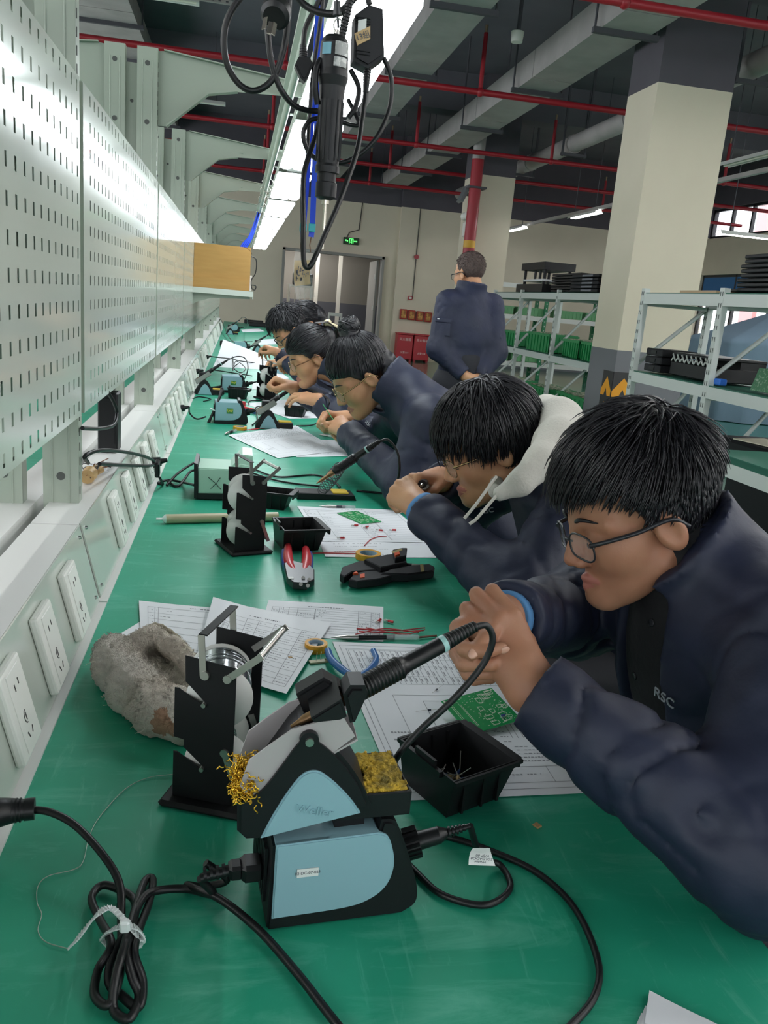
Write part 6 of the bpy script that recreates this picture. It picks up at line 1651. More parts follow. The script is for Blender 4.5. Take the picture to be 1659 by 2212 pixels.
# ---- second man, white hood
H2 = head_at(atd(1085, 985, 1.76), 1.02, (-1, .05), .42, .0)
wl = atd(912, 1100, 1.78); wr = atd(950, 1035, 1.98)
p2 = dict(head=H2, hs=1.02, seed=2, res=(.004, .003, .014), jres=.0085, skin=M_SKIN2, hair=S_BOWL, fold=.009, sleeve=(.082, .070, .047), puff=.008, inner=True, colz=.0, colh=.025,
          handL=(hand_matrix(wl, atd(868, 1062, 1.82), Vector((-.2, -.75, .6))), FIST), handR=(hand_matrix(wr, atd(890, 1035, 1.93), Vector((-.3, .3, .9))), FIST),
          j=seated(1.74, .99, elL=(.56, 1.44, .82), elR=(.60, 2.02, .85), shL=(.73, 1.56, .985), shR=(.72, 1.93, .985), neck=(.715, 1.74, 1.02)))
t2, V2, J2 = person('second seated young man, white hood over navy jacket, thin glasses, both fists together', p2)
glasses(H2, 1.02, 'thin metal glasses worn by the man with the white hood', M_GLINT, M_GLINT, .0010, .025, .019)
# hood and cords
hp = [(atd(1082, 1066, 1.60), .016), (atd(1125, 1045, 1.60), .024), (atd(1170, 1000, 1.63), .032), (atd(1203, 945, 1.70), .040), (atd(1212, 905, 1.80), .045), (atd(1185, 890, 1.92), .040), (atd(1120, 950, 1.98), .028), (atd(1075, 1020, 1.88), .02), (atd(1070, 1062, 1.72), .016)]
c0 = sum([q[0] for q in hp], Vector()) / len(hp); f = Field(*[np.arange(c0[i] - .24, c0[i] + .24, .005) for i in range(3)])
for q0, q1 in zip(hp[:-1], hp[1:]): f.cap(q0[0], q1[0], q0[1], q1[1], .015)
f.cap(atd(1195, 975, 1.70), atd(1225, 960, 1.82), .045, .05, .03)
X_, Y_, Z_ = np.meshgrid(*f.ax, indexing='ij', sparse=True); f.F += .004 * vnoise(X_, Y_, Z_, 22, 8)
f.build('hood', M_HOOD, t2, None, 1)
for (pp) in ([atd(1072, 1030, 1.63), atd(1050, 1060, 1.60), atd(1028, 1090, 1.59), atd(1003, 1120, 1.59)], [atd(1090, 1050, 1.62), atd(1060, 1085, 1.58), atd(1030, 1120, 1.57), atd(1014, 1132, 1.57)]):
    MB().tube(spline(pp, 6), .0032, n=8).build('hood_cord', M_HOOD, t2)
cuff(t2, p2['handL'][0].translation, p2['j']['elL'], .038, M_CUFF)
tag(MB().cyl(atd(912, 1046, 1.88), atd(922, 1036, 1.95), .010, .007, n=12).cyl(atd(912, 1046, 1.88), atd(910, 1050, 1.875), .004, n=8, m=1).build('tool_grip', [M_BLK, M_STEEL]), 'dark tool end held between the fists of the man with the white hood', 'tool')
logo(J2, t2, 1052, 1103, 'RSC', .020)
chair(1.03, 1.74, 0, 'dark chair under the man with the white hood')
# ---- woman with bun
H3 = head_at(atd(802, 822, 2.56), 0.98, (-1, -.12), .62, .0)
wl = atd(752, 935, 2.80); wr = atd(748, 905, 2.95)
p3 = dict(colz=.045, colh=.048, head=H3, hs=.98, seed=3, res=(.0045, .0036, .016), jres=.010, skin=M_SKIN2, hair=S_BUN, fold=.008, sleeve=(.08, .068, .046), puff=.008,
          handL=(hand_matrix(wl, atd(725, 912, 2.86), Vector((-.2, -.8, .55))), PINCH), handR=(hand_matrix(wr, atd(715, 900, 2.92), Vector((-.3, .4, .8))), CURL),
          j=seated(2.58, .93, elL=(.52, 2.36, .82), elR=(.54, 2.98, .84), neck=(.545, 2.58, 1.075), shL=(.585, 2.405, 1.005), shR=(.575, 2.755, 1.005), chest=(.73, 2.58, .88)))
t3, V3, J3 = person('seated woman with hair in a high bun, gold glasses, navy jacket, holding green wire', p3)
glasses(H3, .98, 'thin gold glasses worn by the woman with the bun', M_GLINT, M_GLINT, .0011, .024, .020, square=0)
tag(MB().tube(spline([atd(728, 918, 2.85), atd(712, 895, 2.87), atd(697, 872, 2.88)], 5), .0016, n=6).build('wire', mat('green_wire', '2f9a5a', .4)), 'short green wire held by the woman with the bun', 'wire')
logo(J3, t3, 797, 917, 'RSC', .020)
chair(.97, 2.58, 0, 'dark chair under the woman with the bun')
# ---- woman with hair clip
H4 = head_at(atd(686, 778, 3.42), 0.96, (-1, -.15), .42, .0)
wl = atd(690, 866, 3.32); wr = atd(635, 838, 3.62)
p4 = dict(colz=.05, colh=.055, head=H4, hs=.96, seed=4, res=(.005, .004, .018), jres=.012, skin=M_SKIN2, hair=S_CLIP, fold=.008, nails=False, sleeve=(.078, .068, .05),
          handL=(hand_matrix(wl, atd(655, 856, 3.36), Vector((-.1, -.3, .95))), FLAT), handR=(hand_matrix(wr, atd(610, 828, 3.62), Vector((-.2, .5, .85))), FIST),
          j=seated(3.42, .86, elL=(.50, 3.20, .81), elR=(.50, 3.72, .83), neck=(.465, 3.43, 1.05), shL=(.51, 3.255, .99), shR=(.50, 3.605, .99), chest=(.64, 3.42, .86)))
t4, V4, _ = person('seated woman with hair held by cream clip, gold glasses, one fist over the bench', p4)
glasses(H4, .96, 'gold and brown glasses worn by the woman with the cream hair clip', M_GLINT, mat('brown_temple', '6b4a30', .35), .0012, .025, .019, square=0)
T4 = H4 @ Matrix.Scale(.96, 4); b = MB(); 
for s in (-1, 1): b.tube(spline([T4 @ Vector((-.105, s * .008, .118)), T4 @ Vector((-.14, s * .022, .10)), T4 @ Vector((-.155, s * .028, .07)), T4 @ Vector((-.148, s * .022, .04)), T4 @ Vector((-.135, s * .016, .02))], 5), [.008, .004], n=8)
b.ball((0, 0, 0), (.02, .02, .016), M=T4 @ Matrix.Translation((-.118, 0, .118)))
tag(b.build('hair_clip', mat('cream_clip', 'd8cba6', .35)), 'cream claw clip in the hair of the woman with the raised fist', 'hair clip')
b = MB(); rr = random.Random(5)
for i in range(70):
    y0 = rr.uniform(-.03, .03); b.tube([T4 @ Vector(q) for q in ((-.07, y0, .135), (-.115, y0 * 1.2, .125), (-.145, y0 * 1.1, .085), (-.15 + rr.gauss(0, .006), y0, .03 + rr.gauss(0, .012)))], [.002, .003, .0025, .0006], n=3, caps=False)
b.build('ponytail', M_HAIRB, t4)
MB().ball(H4 @ Vector((-.006, .083, -.038)), .004, nu=8, nv=6).build('earring', mat('pearl', 'ece8e0', .2), t4)
chair(.92, 3.42, 0, 'dark chair under the woman with the cream hair clip')
# ---- man further along
H5 = head_at(atd(640, 716, 4.42), .98, (-1, -.25), .75, .0)
wl = atd(620, 780, 4.5); wr = atd(600, 762, 4.9)
p5 = dict(colz=.05, colh=.05, head=H5, hs=.98, seed=5, res=(.006, .006, .02), jres=.014, skin=M_SKIN2, hair=S_CROP, nails=False, fold=.008,
          handL=(hand_matrix(wl, atd(606, 778, 4.6), Vector((-.1, -.6, .75))), PINCH), handR=(hand_matrix(wr, atd(592, 757, 4.92), Vector((-.2, .5, .8))), PINCH),
          j=seated(4.60, .86, elL=(.50, 4.32, .82), elR=(.50, 4.95, .84), neck=(.49, 4.60, 1.06), shL=(.53, 4.42, 1.01), shR=(.52, 4.79, 1.01), chest=(.64, 4.60, .89)))
person('seated man with short hair and dark glasses behind the woman with the hair clip', p5)
glasses(H5, .98, 'dark glasses worn by the man with short hair further along the bench', M_DFRAME, M_DFRAME, .0016, .025, .018)
chair(.92, 4.60, 0, 'dark chair under the short haired man further along')
# ---- last person at the bench
H6 = head_at(atd(672, 700, 5.35), .98, (-1, -.1), .6, .0)
wl = atd(640, 770, 5.3); wr = Vector((.3, 5.75, .9))
p6 = dict(head=H6, hs=.98, seed=6, res=(.008, .007, .02), jres=.014, skin=M_SKIN2, hair=S_LONG, nails=False, brow=False,
          handL=(hand_matrix(wl, atd(622, 772, 5.4), Vector((-.1, -.6, .75))), PINCH), handR=(hand_matrix(wr, wr + Vector((-.1, -.02, -.02)), Vector((-.2, .5, .8))), PINCH),
          j=seated(5.52, .88, elL=(.52, 5.2, .83), elR=(.52, 5.86, .84), neck=(.56, 5.52, 1.10), shL=(.60, 5.34, 1.05), shR=(.59, 5.70, 1.05), chest=(.70, 5.52, .92)))
person('furthest seated person, long dark hair, navy jacket, mostly hidden behind the short haired man', p6)
chair(.94, 5.52, 0, 'dark chair under the furthest seated person')
# ---- standing man
cm = Vector((1.385, 5.0, 0)); HS = Matrix.Identity(4)
RS = euler_head((-.55, .84), .10, .0); HSm = RS.copy(); HSm.translation = Vector((1.372, 5.03, 1.555))
bk = Vector((-.15, .99, 0))
wl = Vector((1.36, 4.86, .965)); wr = Vector((1.46, 4.87, .955))
lat = Vector((-.98, -.2, 0)).normalized()                                # his left is towards the bench
pS = dict(head=HSm, hs=.98, seed=8, res=(.005, .0045, .016), jres=.010, skin=M_SKIN2, hair=S_CREW, nails=False, jm=M_NAVY2, jlo=.80, zlow=True, fold=.008, sleeve=(.075, .066, .048), puff=.007, colh=.042, colz=.03, fat=.86, core=.80, crease=[((-.105, -.150, 1.28), (-.122, -.158, 1.0)), ((.105, -.150, 1.28), (.122, -.158, 1.0))], foot=(-.15, .98, 0), brow=True,
          handL=(hand_matrix(wl, wl + Vector((.09, .0, -.03)), Vector((.1, -.9, .2))), CURL), handR=(hand_matrix(wr, wr + Vector((-.09, .0, -.03)), Vector((-.1, -.9, .2))), CURL),
          j=dict(pelvis=cm + Vector((0, 0, .93)), chest=cm + Vector((0, -.01, 1.20)), neck=cm + Vector((-.005, 0, 1.44)), shL=cm + Vector((-.148, -.02, 1.385)), shR=cm + Vector((.148, .0, 1.385)),
                 elL=cm + Vector((-.185, -.06, 1.11)), elR=cm + Vector((.185, -.05, 1.11)), hipL=cm + Vector((-.09, 0, .9)), hipR=cm + Vector((.09, 0, .9)), knL=cm + Vector((-.10, .01, .5)), knR=cm + Vector((.10, .02, .5)), anL=cm + Vector((-.12, 0, .09)), anR=cm + Vector((.12, 0, .09))))
tS, VS, JS = person('standing man seen from behind, navy work jacket, crew cut, hands clasped behind back', pS)
glasses(HSm, .98, 'thin glasses worn by the standing man', M_DFRAME, M_DFRAME, .0014, .024, .018)

hit = surf_hit([JS], 958, 692)
if hit:
    T_ = frame(hit[0], hit[1], (0, 0, 1)); MB(T_).box((0, 0, .004), (.028, .10, .010), bev=.004).box((-.045, 0, .002), (.09, .095, .006), bev=.003).build('sleeve_pocket', M_NAVY2, tS); MB(T_).box((.006, .03, .0095), (.006, .014, .001)).build('pocket_tag', M_LABEL, tS)
# ================================================================== FURTHER WORKPLACES
M_MINT = mat('mint_station_metal', 'a9cdbb', 0.4)
M_YEL = mat('yellow_sponge_far', 'd5b445', 0.9)
M_REDP = mat('red_grip', 'b82a33', 0.35); M_BLUEP = mat('blue_grip', '28408f', 0.4)
M_DSTEEL = mat('dark_tool_steel', '3a3b3d', 0.35, .6)
def cab(pts, lab, r=.0035, cat='cable', grp=None, name='cable', m=None, seg=8):
    return tag(MB().tube(spline(pts, seg), r, n=8).build(name, m or M_CABLE), lab, cat, grp)
def plug_at(px, py, lab, x=-.235):
    p = onx(px, py, x); t = thing('mains_plug', lab, 'plug', p, group='mains plugs in the bench sockets')
    d = NO
    MB().cyl(p - d * .012, p + d * .014, .017, .014, n=14).cyl(p + d * .014, p + d * .034, .009, .006, n=10).build('plug_body', M_CABLE, t); return p + d * .034
# ---- station marked X
t = thing('power_unit', 'pale mint soldering station with a black X drawn on its side', 'soldering station', onz(485, 1078, BZ))
yb = onz(424, 1080, BZ).y
b = MB(); slab(b, [(424, 1078), (545, 1080), (545, 1068), (424, 1066)], yb, yb + .15, 0, .002); slab(b, [(419, 1076), (427, 1077), (427, 1003), (419, 1000)], yb - .002, yb + .152, 0, .002); b.build('black_base', M_WBLK, t)
b = MB(); slab(b, [(428, 1066), (546, 1068), (546, 1010), (520, 1004), (500, 1014), (428, 1011)], yb + .001, yb + .148, 0, .003); slab(b, [(495, 1014), (546, 1016), (546, 985), (524, 982)], yb + .02, yb + .148, 0, .003); b.build('mint_case', M_MINT, t)
b = MB(); 
for a, c in (((450, 1031), (477, 1057)), ((476, 1032), (455, 1056))): b.tube([ony(*a, yb - .0005), ony((a[0] + c[0]) / 2 + 2, (a[1] + c[1]) / 2, yb - .0008), ony(*c, yb - .0005)], .0009, n=5)
b.build('marker_cross', M_BLK, t)
MB().box((0, 0, 0), (.06, .05, .0006), 0, Matrix.Translation(ony(462, 1010, yb + .04) + Vector((0, 0, .002)))).build('label', M_LABEL, t)
pe = plug_at(338, 998, 'black angled plug in the socket behind the station marked with an X')
b = MB(); b.box((0, 0, 0), (.014, .03, .05), 0, Matrix.Translation(onx(340, 1012, -.215)) @ Matrix.Rotation(.3, 4, 'X'), bev=.004); tag(b.build('plug_adapter', M_CABLE), 'flat black cable head hanging by the angled plug', 'plug')
cab([onx(345, 1032, -.21), onz(352, 1046, BZ + .006), onz(342, 1043, BZ + .005), onz(365, 1037, BZ + .008), onz(395, 1042, BZ + .01), ony(420, 1048, yb + .02)], 'black mains lead running to the station marked with an X', .004)
cab([onz(360, 1048, BZ + .005), onz(385, 1022, BZ + .03), onz(420, 1000, BZ + .05), onz(450, 994, BZ + .06), onz(500, 1000, BZ + .05), onz(540, 1010, BZ + .02)], 'black cable arching behind the station marked with an X', .004)
cab([onz(362, 1040, BZ + .006), onz(385, 1050, BZ + .006), onz(410, 1020, BZ + .025), onz(425, 1015, BZ + .03)], 'short black cable loop left of the station marked with an X', .004)
# ---- iron stand with spring
q0 = onz(643, 1078, BZ); t = thing('iron_stand', 'low black iron stand with wire spring and yellow sponge', 'iron stand', q0)
a, c, d_ = onz(642, 1079, BZ), onz(770, 1082, BZ), onz(645, 1062, BZ)
L_ = (c - a).length; Ms = Matrix.Translation(a.lerp(c, .5)) @ Matrix.Rotation(math.atan2(c.y - a.y, c.x - a.x), 4, 'Z')
MB(Ms).prism([(-L_ / 2, 0), (L_ / 2, 0), (L_ / 2 - .008, .017), (-L_ / 2 + .002, .022)], .068, 0, Matrix.Translation((0, .068, 0)) @ X90, .002).build('base', M_WBLK, t)
MB(Ms).box((L_ * .24, .033, .020), (.05, .05, .006), bev=.002).build('sponge', M_YEL, t)
s0, s1 = Ms @ Vector((-.012, .035, .02)), atd(735, 1008, 2.02)
b = MB(); ax_ = s1 - s0; F_ = frame(s0, ax_); n = 110
b.tube([F_ @ Vector(((.014 + .004 * math.sin(i / n * PI)) * math.cos(i * .62), (.014 + .004 * math.sin(i / n * PI)) * math.sin(i * .62), ax_.length * i / n)) for i in range(n)], .0011, n=5)
b.build('wire_spring', M_DSTEEL, t)
t = thing('soldering_iron', 'black iron sticking up out of the wire spring stand', 'soldering iron', s1)
i0, i1 = atd(735, 1010, 2.02), atd(818, 954, 1.98); iron_parts(t, i0, i1, .0085)
MB().tube(spline([i1, atd(838, 950, 1.98), atd(858, 975, 1.98), atd(863, 1010, 1.99), atd(858, 1045, 2.02)], 6), .0032, n=8).build('iron_cable', M_CABLE, t)
cab([onz(770, 1060, BZ + .004), onz(800, 1063, BZ + .004), onz(845, 1067, BZ + .004)], 'black cable behind the fists of the man with the white hood', .0035)
cab([onz(540, 1020, BZ + .004), onz(590, 1036, BZ + .004), onz(640, 1045, BZ + .004), onz(690, 1050, BZ + .006)], 'black cable from the marked station to the spring stand, lower of two', .0032)
cab([onz(545, 1012, BZ + .004), onz(600, 1030, BZ + .004), onz(680, 1026, BZ + .004), onz(720, 1040, BZ + .006), onz(735, 1052, BZ + .01)], 'black cable from the marked station to the spring stand, upper of two', .0032)
# ---- desoldering tube
a, c = onz(357, 1134, BZ) + Vector((0, .013, .0125)), onz(600, 1128, BZ) + Vector((0, .013, .0125))
t = thing('desoldering_pump', 'long beige desoldering tube with a white nozzle lying by the trunking', 'tool', a)
d_ = (c - a).normalized()
MB().cyl(a, c, .0122, n=20).build('barrel', mat('beige_tube', 'b3ab8a', .4), t)
MB().cyl(a - d_ * .008, a, .006, .0122, n=16).cyl(a - d_ * .024, a - d_ * .006, .0035, n=10).build('nozzle', mat('white_nozzle', 'e2ece8', .4), t)
# ---- bins, papers, board bits
c = onz(648, 1168, BZ); comp_bin('black component bin beside the reel stand of the marked station', Matrix.Translation((.168, 1.955, BZ)) @ Matrix.Rotation(.2, 4, 'Z'), .107, .115, .056)
c = onz(592, 1100, BZ); comp_bin('black component bin behind the reel stand of the marked station', Matrix.Translation((c.x, c.y + .03, BZ)) @ Matrix.Rotation(-.3, 4, 'Z'), .105, .075, .05)
paper('paper_sheet', [(703, 1204), (950, 1206), (900, 1150), (680, 1150)], 'white drawing under the list by the yellow tape roll', z=.0006, style=st_text(8), seed=11)
paper('paper_sheet', [(690, 1170), (935, 1174), (855, 1103), (642, 1095)], 'white printed list with red terminals lying on it', z=.0016, style=st_table(6, 16, .04, .96, .05, .9), seed=12)
for i, (x, y, a_) in enumerate(((765, 1137, .2), (790, 1141, .8), (818, 1147, -.3), (847, 1147, .1), (735, 1164, .1))):
    terminal(pz(x, y, .0035), a_, 'red terminal on the printed list, %s from the left' % ('second', 'third', 'fourth', 'fifth', 'first')[i], 'red terminals on the printed list')
cab([pz(787, 1179, .004), pz(800, 1166, .004), pz(818, 1159, .004), pz(835, 1158, .004)], 'curved red wire on the printed list', .0013, 'wire', name='wire', m=M_RW)
for i in range(2): cab([pz(672, 1193 + 3 * i, .003), pz(700, 1193 + 2 * i, .003), pz(768, 1192 + 4 * i, .003)], 'red wire pointing at the yellow tape roll, %s of the pair' % ('upper', 'lower')[i], .0011, 'wire', name='wire', m=M_RW)
# ---- crimping tool
t = thing('crimping_pliers', 'red and blue handled crimping pliers lying on the bench', 'pliers', pz(645, 1240, 0))
def grip2(path, side):
    P = spline([pz(x, y, .013) for x, y in path], 6); n = len(P)
    MB().tube(P, [.0085 + .004 * math.sin(PI * min(1, i / n * 1.1)) for i in range(n)], n=12).build('red_grip', M_REDP, t)
    MB().tube([p + Vector((side * .008, 0, -.003)) for p in P[2:-1]], .0075, n=10).build('blue_grip', M_BLUEP, t)
grip2([(622, 1180), (622, 1205), (628, 1228), (640, 1240)], -1); grip2([(660, 1186), (663, 1208), (660, 1228), (655, 1240)], 1)
e = [pz(x, y, 0) for x, y in ((612, 1236), (630, 1230), (668, 1240), (678, 1250), (678, 1272), (662, 1281), (632, 1279), (618, 1266))]
MB(Matrix.Translation((0, 0, BZ + .006))).prism([(p.x, p.y) for p in e][::1], .016, 0, None, .002).build('jaw_plate', M_DSTEEL, t)
b = MB(); 
for (x, y) in ((655, 1248), (668, 1252), (650, 1262), (665, 1265)): b.cyl(pz(x, y, .021), pz(x, y, .024), .004, n=12)
b.build('rivet', M_STEEL, t); MB().box((0, 0, 0), (.011, .012, .001), 0, TR(*pz(628, 1248, .0228), .1)).build('label', M_LABEL, t)
# ---- wire stripper and marker
t = thing('wire_stripper', 'black wire stripping pliers with orange details', 'pliers', pz(820, 1245, 0))
def flat(b, pxs, z0, z1, m=0, bev=.002):
    e = [pz(x, y, 0) for x, y in pxs]; ar = sum(e[i].x * e[(i + 1) % len(e)].y - e[(i + 1) % len(e)].x * e[i].y for i in range(len(e)))
    if ar < 0: e = e[::-1]
    b.prism([(p.x, p.y) for p in e], z1 - z0, m, Matrix.Translation((0, 0, BZ + z0)), bev)
b = MB(); flat(b, [(733, 1262), (738, 1246), (775, 1232), (850, 1236), (850, 1250), (760, 1256), (742, 1268)], .006, .024); flat(b, [(752, 1272), (765, 1258), (860, 1240), (880, 1252), (820, 1270), (770, 1276)], .004, .022); flat(b, [(785, 1238), (830, 1228), (872, 1222), (876, 1245), (820, 1256)], .018, .034); b.build('head', M_BLKM, t)
b = MB(); flat(b, [(845, 1226), (865, 1222), (876, 1222), (874, 1240), (850, 1246)], .03, .045)
flat(b, [(820, 1262), (850, 1247), (925, 1240), (937, 1246), (935, 1256), (880, 1264)], .006, .026, 0, .004); b.build('handle', M_BLKM, t)
b = MB(); flat(b, [(838, 1262), (838, 1262 - 8), (848, 1252), (850, 1260)], .02, .0225, 0, 0); flat(b, [(776, 1270), (776, 1262), (786, 1260), (786, 1269)], .0215, .0235, 0, 0); flat(b, [(848, 1238), (858, 1234), (860, 1240), (850, 1244)], .044, .049, 0, 0); flat(b, [(760, 1262), (768, 1258), (772, 1262)], .022, .026, 0, 0)
b.build('orange_lever', mat('orange_plastic', 'd8572a', .4), t)
b = MB(); flat(b, [(905, 1243), (912, 1242), (914, 1258), (907, 1259)], .026, .0268, 0, 0); flat(b, [(842, 1232), (862, 1225), (866, 1228), (846, 1236)], .0452, .0458, 0, 0); b.build('tan_sticker', mat('tan_sticker', '8f7f4a', .6), t)
pen(pz(935, 1229, .007), pz(795, 1212, .007), 'black marker lying behind the wire stripper', M_BLK, .007)
# ---- third workplace -------------------------------------------------------
def holder(lab, px, rz, sc=1.0, iron=True, cable=None, ilab=''):
    p = onz(px[0], px[1], BZ); M_ = Matrix.Translation(p) @ Matrix.Rotation(rz, 4, 'Z') @ Matrix.Scale(sc, 4); t = thing('iron_holder', lab, 'iron holder', M=Matrix.Translation(p))
    tri = [(0, 0), (.112, 0), (.106, .022), (.078, .072), (.062, .085), (.048, .085), (.030, .064), (.004, .018)]
    MB(M_).prism(tri, .06, 0, Matrix.Translation((0, .06, 0)) @ X90, .004, 2).build('frame', M_WBLK, t)
    MB(M_).prism([(.018, .002), (.098, .002), (.078, .046), (.062, .062), (.052, .062), (.036, .042)], .006, 0, Matrix.Translation((0, .003, 0)) @ X90, .001).build('blue_inset', M_WBLUE, t)
    b = MB(M_); T_ = Matrix.Translation((.052, .03, .088)) @ Matrix.Rotation(-.62, 4, 'Y'); b.box((0, 0, .004), (.10, .05, .012), 0, T_, bev=.003); b.box((.0, -.024, .014), (.095, .003, .02), 0, T_); b.box((.0, .024, .014), (.095, .003, .02), 0, T_); b.build('trough', mat('grey_trough', '8d8f8a', .45), t)
    MB(M_).box((.045, .03, .112), (.04, .035, .03), 0, Matrix.Translation((0, 0, 0)), bev=.004).build('clamp', M_WBLK, t)
    MB(M_).box((.135, .04, .018), (.07, .06, .026), bev=.003).build('sponge_tray', M_WBLK, t); MB(M_).box((.135, .04, .032), (.06, .05, .008), bev=.002).build('sponge', M_YEL, t)
    if iron:
        ti = thing('soldering_iron', ilab, 'soldering iron', p); d = Vector((math.cos(.62), 0, math.sin(.62))); a = M_ @ Vector((.062, .03, .118)); e = M_ @ (Vector((.062, .03, .118)) + d * .15 * Vector((1, 1, .75)).x)
        iron_parts(ti, a, e, .008)
        if cable: MB().tube(spline([e] + cable, 8), .0032, n=8).build('iron_cable', M_CABLE, ti)
    return t
def unit(lab, px, rz, sc=1.0, sticker=True):
    p = onz(px[0], px[1], BZ); t = thing('power_unit', lab, 'soldering station', p); U_ = Matrix.Translation(p) @ Matrix.Rotation(rz, 4, 'Z'); unit_parts(t, U_, sc)
    if sticker:
        T_ = U_ @ Matrix.Translation((.07, -.0042, .062)); MB(T_).box((0, 0, 0), (.03, .001, .024)).build('green_sticker', mat('green_sticker', '2f7a3c', .5), t)
        b = MB(T_); rr = random.Random(2)
        for i in range(9): b.box((-.011 + .0028 * i, -.0008, rr.uniform(-.004, .004)), (.0018, .0006, rr.uniform(.004, .012)))
        b.build('sticker_print', mat('sticker_yellow', 'd8c94a', .5), t)
    e = connector(t, U_, sc); return U_, e
def coil(c, L, w, n, lab, ax, tie=True, r=.0038, seed=1):
    """bundle of lead folded n times along ax and held by a tie"""
    rr = random.Random(seed); ax = Vector(ax).normalized(); sd = ax.cross(Vector((0, 0, 1))).normalized(); P = []
    for i in range(n):
        o = sd * rr.uniform(-.012, .012) + Vector((0, 0, rr.uniform(.0, .022))); s = 1 if i % 2 == 0 else -1
        P += [c - ax * L * .30 * s + o * .5, c + o * .45, c + ax * L * .30 * s + o * .5 + sd * w * .2 * s, c + ax * L * .5 * s + o + sd * rr.uniform(-w, w) * .5]
    t = thing('mains_lead', lab, 'lead', c); MB().tube(spline(P, 6), r, n=8).build('lead', M_CABLE, t)
    if tie:
        F_ = frame(c + Vector((0, 0, .009)), ax); MB().tube([F_ @ Vector((.017 * math.cos(a), .017 * math.sin(a), 0)) for a in [2 * PI * k / 14 for k in range(14)]], .0035, n=6, closed=True).build('cable_tie', M_ZIP, t)
    return t
U3, e3 = unit('blue soldering station with a green sticker in front of the woman with the bun', (462, 915), .05)
coil(onz(462, 890, BZ + .05), .20, .03, 9, 'black mains lead folded and tied, resting against the third station', (.35, .1, .95), seed=3)
p = plug_at(392, 882, 'black plug in the trunking socket left of the third station')
cab([p, onz(410, 893, BZ + .03), onz(425, 905, BZ + .01), onz(445, 900, BZ + .02)], 'black lead from the plug to the tied bundle of the third station', .0038)
cab([e3, e3 + Vector((.03, 0, .01)), onz(553, 880, BZ + .03), onz(556, 905, BZ + .006), onz(545, 918, BZ + .005)], 'thin black cable between the third station and its iron holder', .003)
holder('blue and grey triangular iron holder of the third workplace', (552, 926), .05, 1.0, True, [atd(705, 858, 3.25), atd(708, 880, 3.25), onz(695, 905, BZ + .04), onz(675, 918, BZ + .006), onz(640, 920, BZ + .005)], 'black iron rising from the third holder over the drawing')
c = onz(640, 902, BZ); comp_bin('black component bin right of the third iron holder', Matrix.Translation((c.x, c.y + .04, BZ)) @ Matrix.Rotation(-.3, 4, 'Z'), .105, .08, .05)
paper('paper_sheet', [(640, 988), (752, 986), (735, 952), (630, 948)], 'white text sheet under the elbow of the woman with the bun', z=.0006, style=st_text(14), seed=21)
paper('paper_sheet', [(600, 991), (735, 975), (640, 921), (493, 942)], 'large white drawing in front of the woman with the bun', z=.0018, style=st_schem, seed=22, lift=lambda u, v: .001 + .012 * max(0, v - .8))
paper('paper_sheet', [(625, 905), (702, 903), (640, 862), (527, 872)], 'white sheet with a drawing under the open hand of the woman with the clip', z=.0008, style=st_text(10), seed=23)
pen(pz(484, 938, .006), pz(510, 929, .006), 'short black probe by the yellow tape roll of the third workplace', M_BLK, .006)
for i in range(3): cab([pz(530 - 2 * i, 928 + i, .003), pz(550, 928 - i, .004), pz(580 + 2 * i, 921 + 2 * i, .004)], 'red wire end beside the third yellow tape roll, %s' % ('left strand', 'middle strand', 'right strand')[i], .0012, 'wire', 'red wires beside the third tape roll', 'wire', M_RW)
tag(MB().box((0, 0, .018), (.05, .02, .03), 0, TR(*onz(520, 880, BZ), .3), bev=.004).build('red_case', M_REDP), 'small red box behind the third station', 'box')
t = thing('crimping_pliers', 'red and blue crimping pliers behind the third station', 'pliers', onz(545, 888, BZ))
MB().tube([pz(522, 880, .012), pz(545, 886, .012), pz(560, 888, .012)], .010, n=10).build('red_grip', M_REDP, t); MB().tube([pz(525, 886, .010), pz(550, 891, .010)], .008, n=10).build('blue_grip', M_BLUEP, t)
# ---- fourth workplace
U4, e4 = unit('blue soldering station with a green sticker near the clenched fist', (478, 848), .05)
holder('blue and grey iron holder standing by the trunking at the fourth workplace', (420, 852), .1, 1.0, True, [atd(512, 770, 4.6), atd(530, 775, 4.6), atd(535, 800, 4.5), onz(520, 835, BZ + .02)], 'black iron rising from the fourth holder')
c = onz(515, 862, BZ); comp_bin('black component bin in front of the fourth station', Matrix.Translation((c.x, c.y + .03, BZ)) @ Matrix.Rotation(-.2, 4, 'Z'), .11, .085, .06)
coil(onz(470, 838, BZ + .02), .14, .04, 6, 'black lead coiled between the fourth holder and station', (1, .2, .2), False, seed=5)
p = plug_at(427, 802, 'black plug in the trunking socket by the fourth workplace'); cab([p, onz(440, 808, BZ + .04), onz(460, 800, BZ + .03), onz(500, 805, BZ + .02), onz(545, 812, BZ + .01)], 'black lead along the bench at the fourth workplace', .0038)
cab([e4, e4 + Vector((.05, .01, .01)), onz(575, 815, BZ + .01), onz(582, 835, BZ + .02), onz(575, 862, BZ + .004), onz(540, 866, BZ + .004), onz(538, 874, BZ + .004)], 'thin black cable curling beside the clenched fist', .003)
cab([onz(415, 862, BZ + .003), onz(430, 857, BZ + .003), onz(455, 862, BZ + .003), onz(440, 867, BZ + .003)], 'flat black cable loop by the fourth iron holder', .0035)
cab([onz(505, 790, BZ + .08), onz(502, 770, BZ + .09), onz(503, 800, BZ + .05), onz(510, 780, BZ + .05), onz(530, 795, BZ + .03), onz(520, 805, BZ + .02), onz(505, 795, BZ + .05), onz(515, 785, BZ + .08)], 'tangled black cable standing up behind the fourth station', .0035)
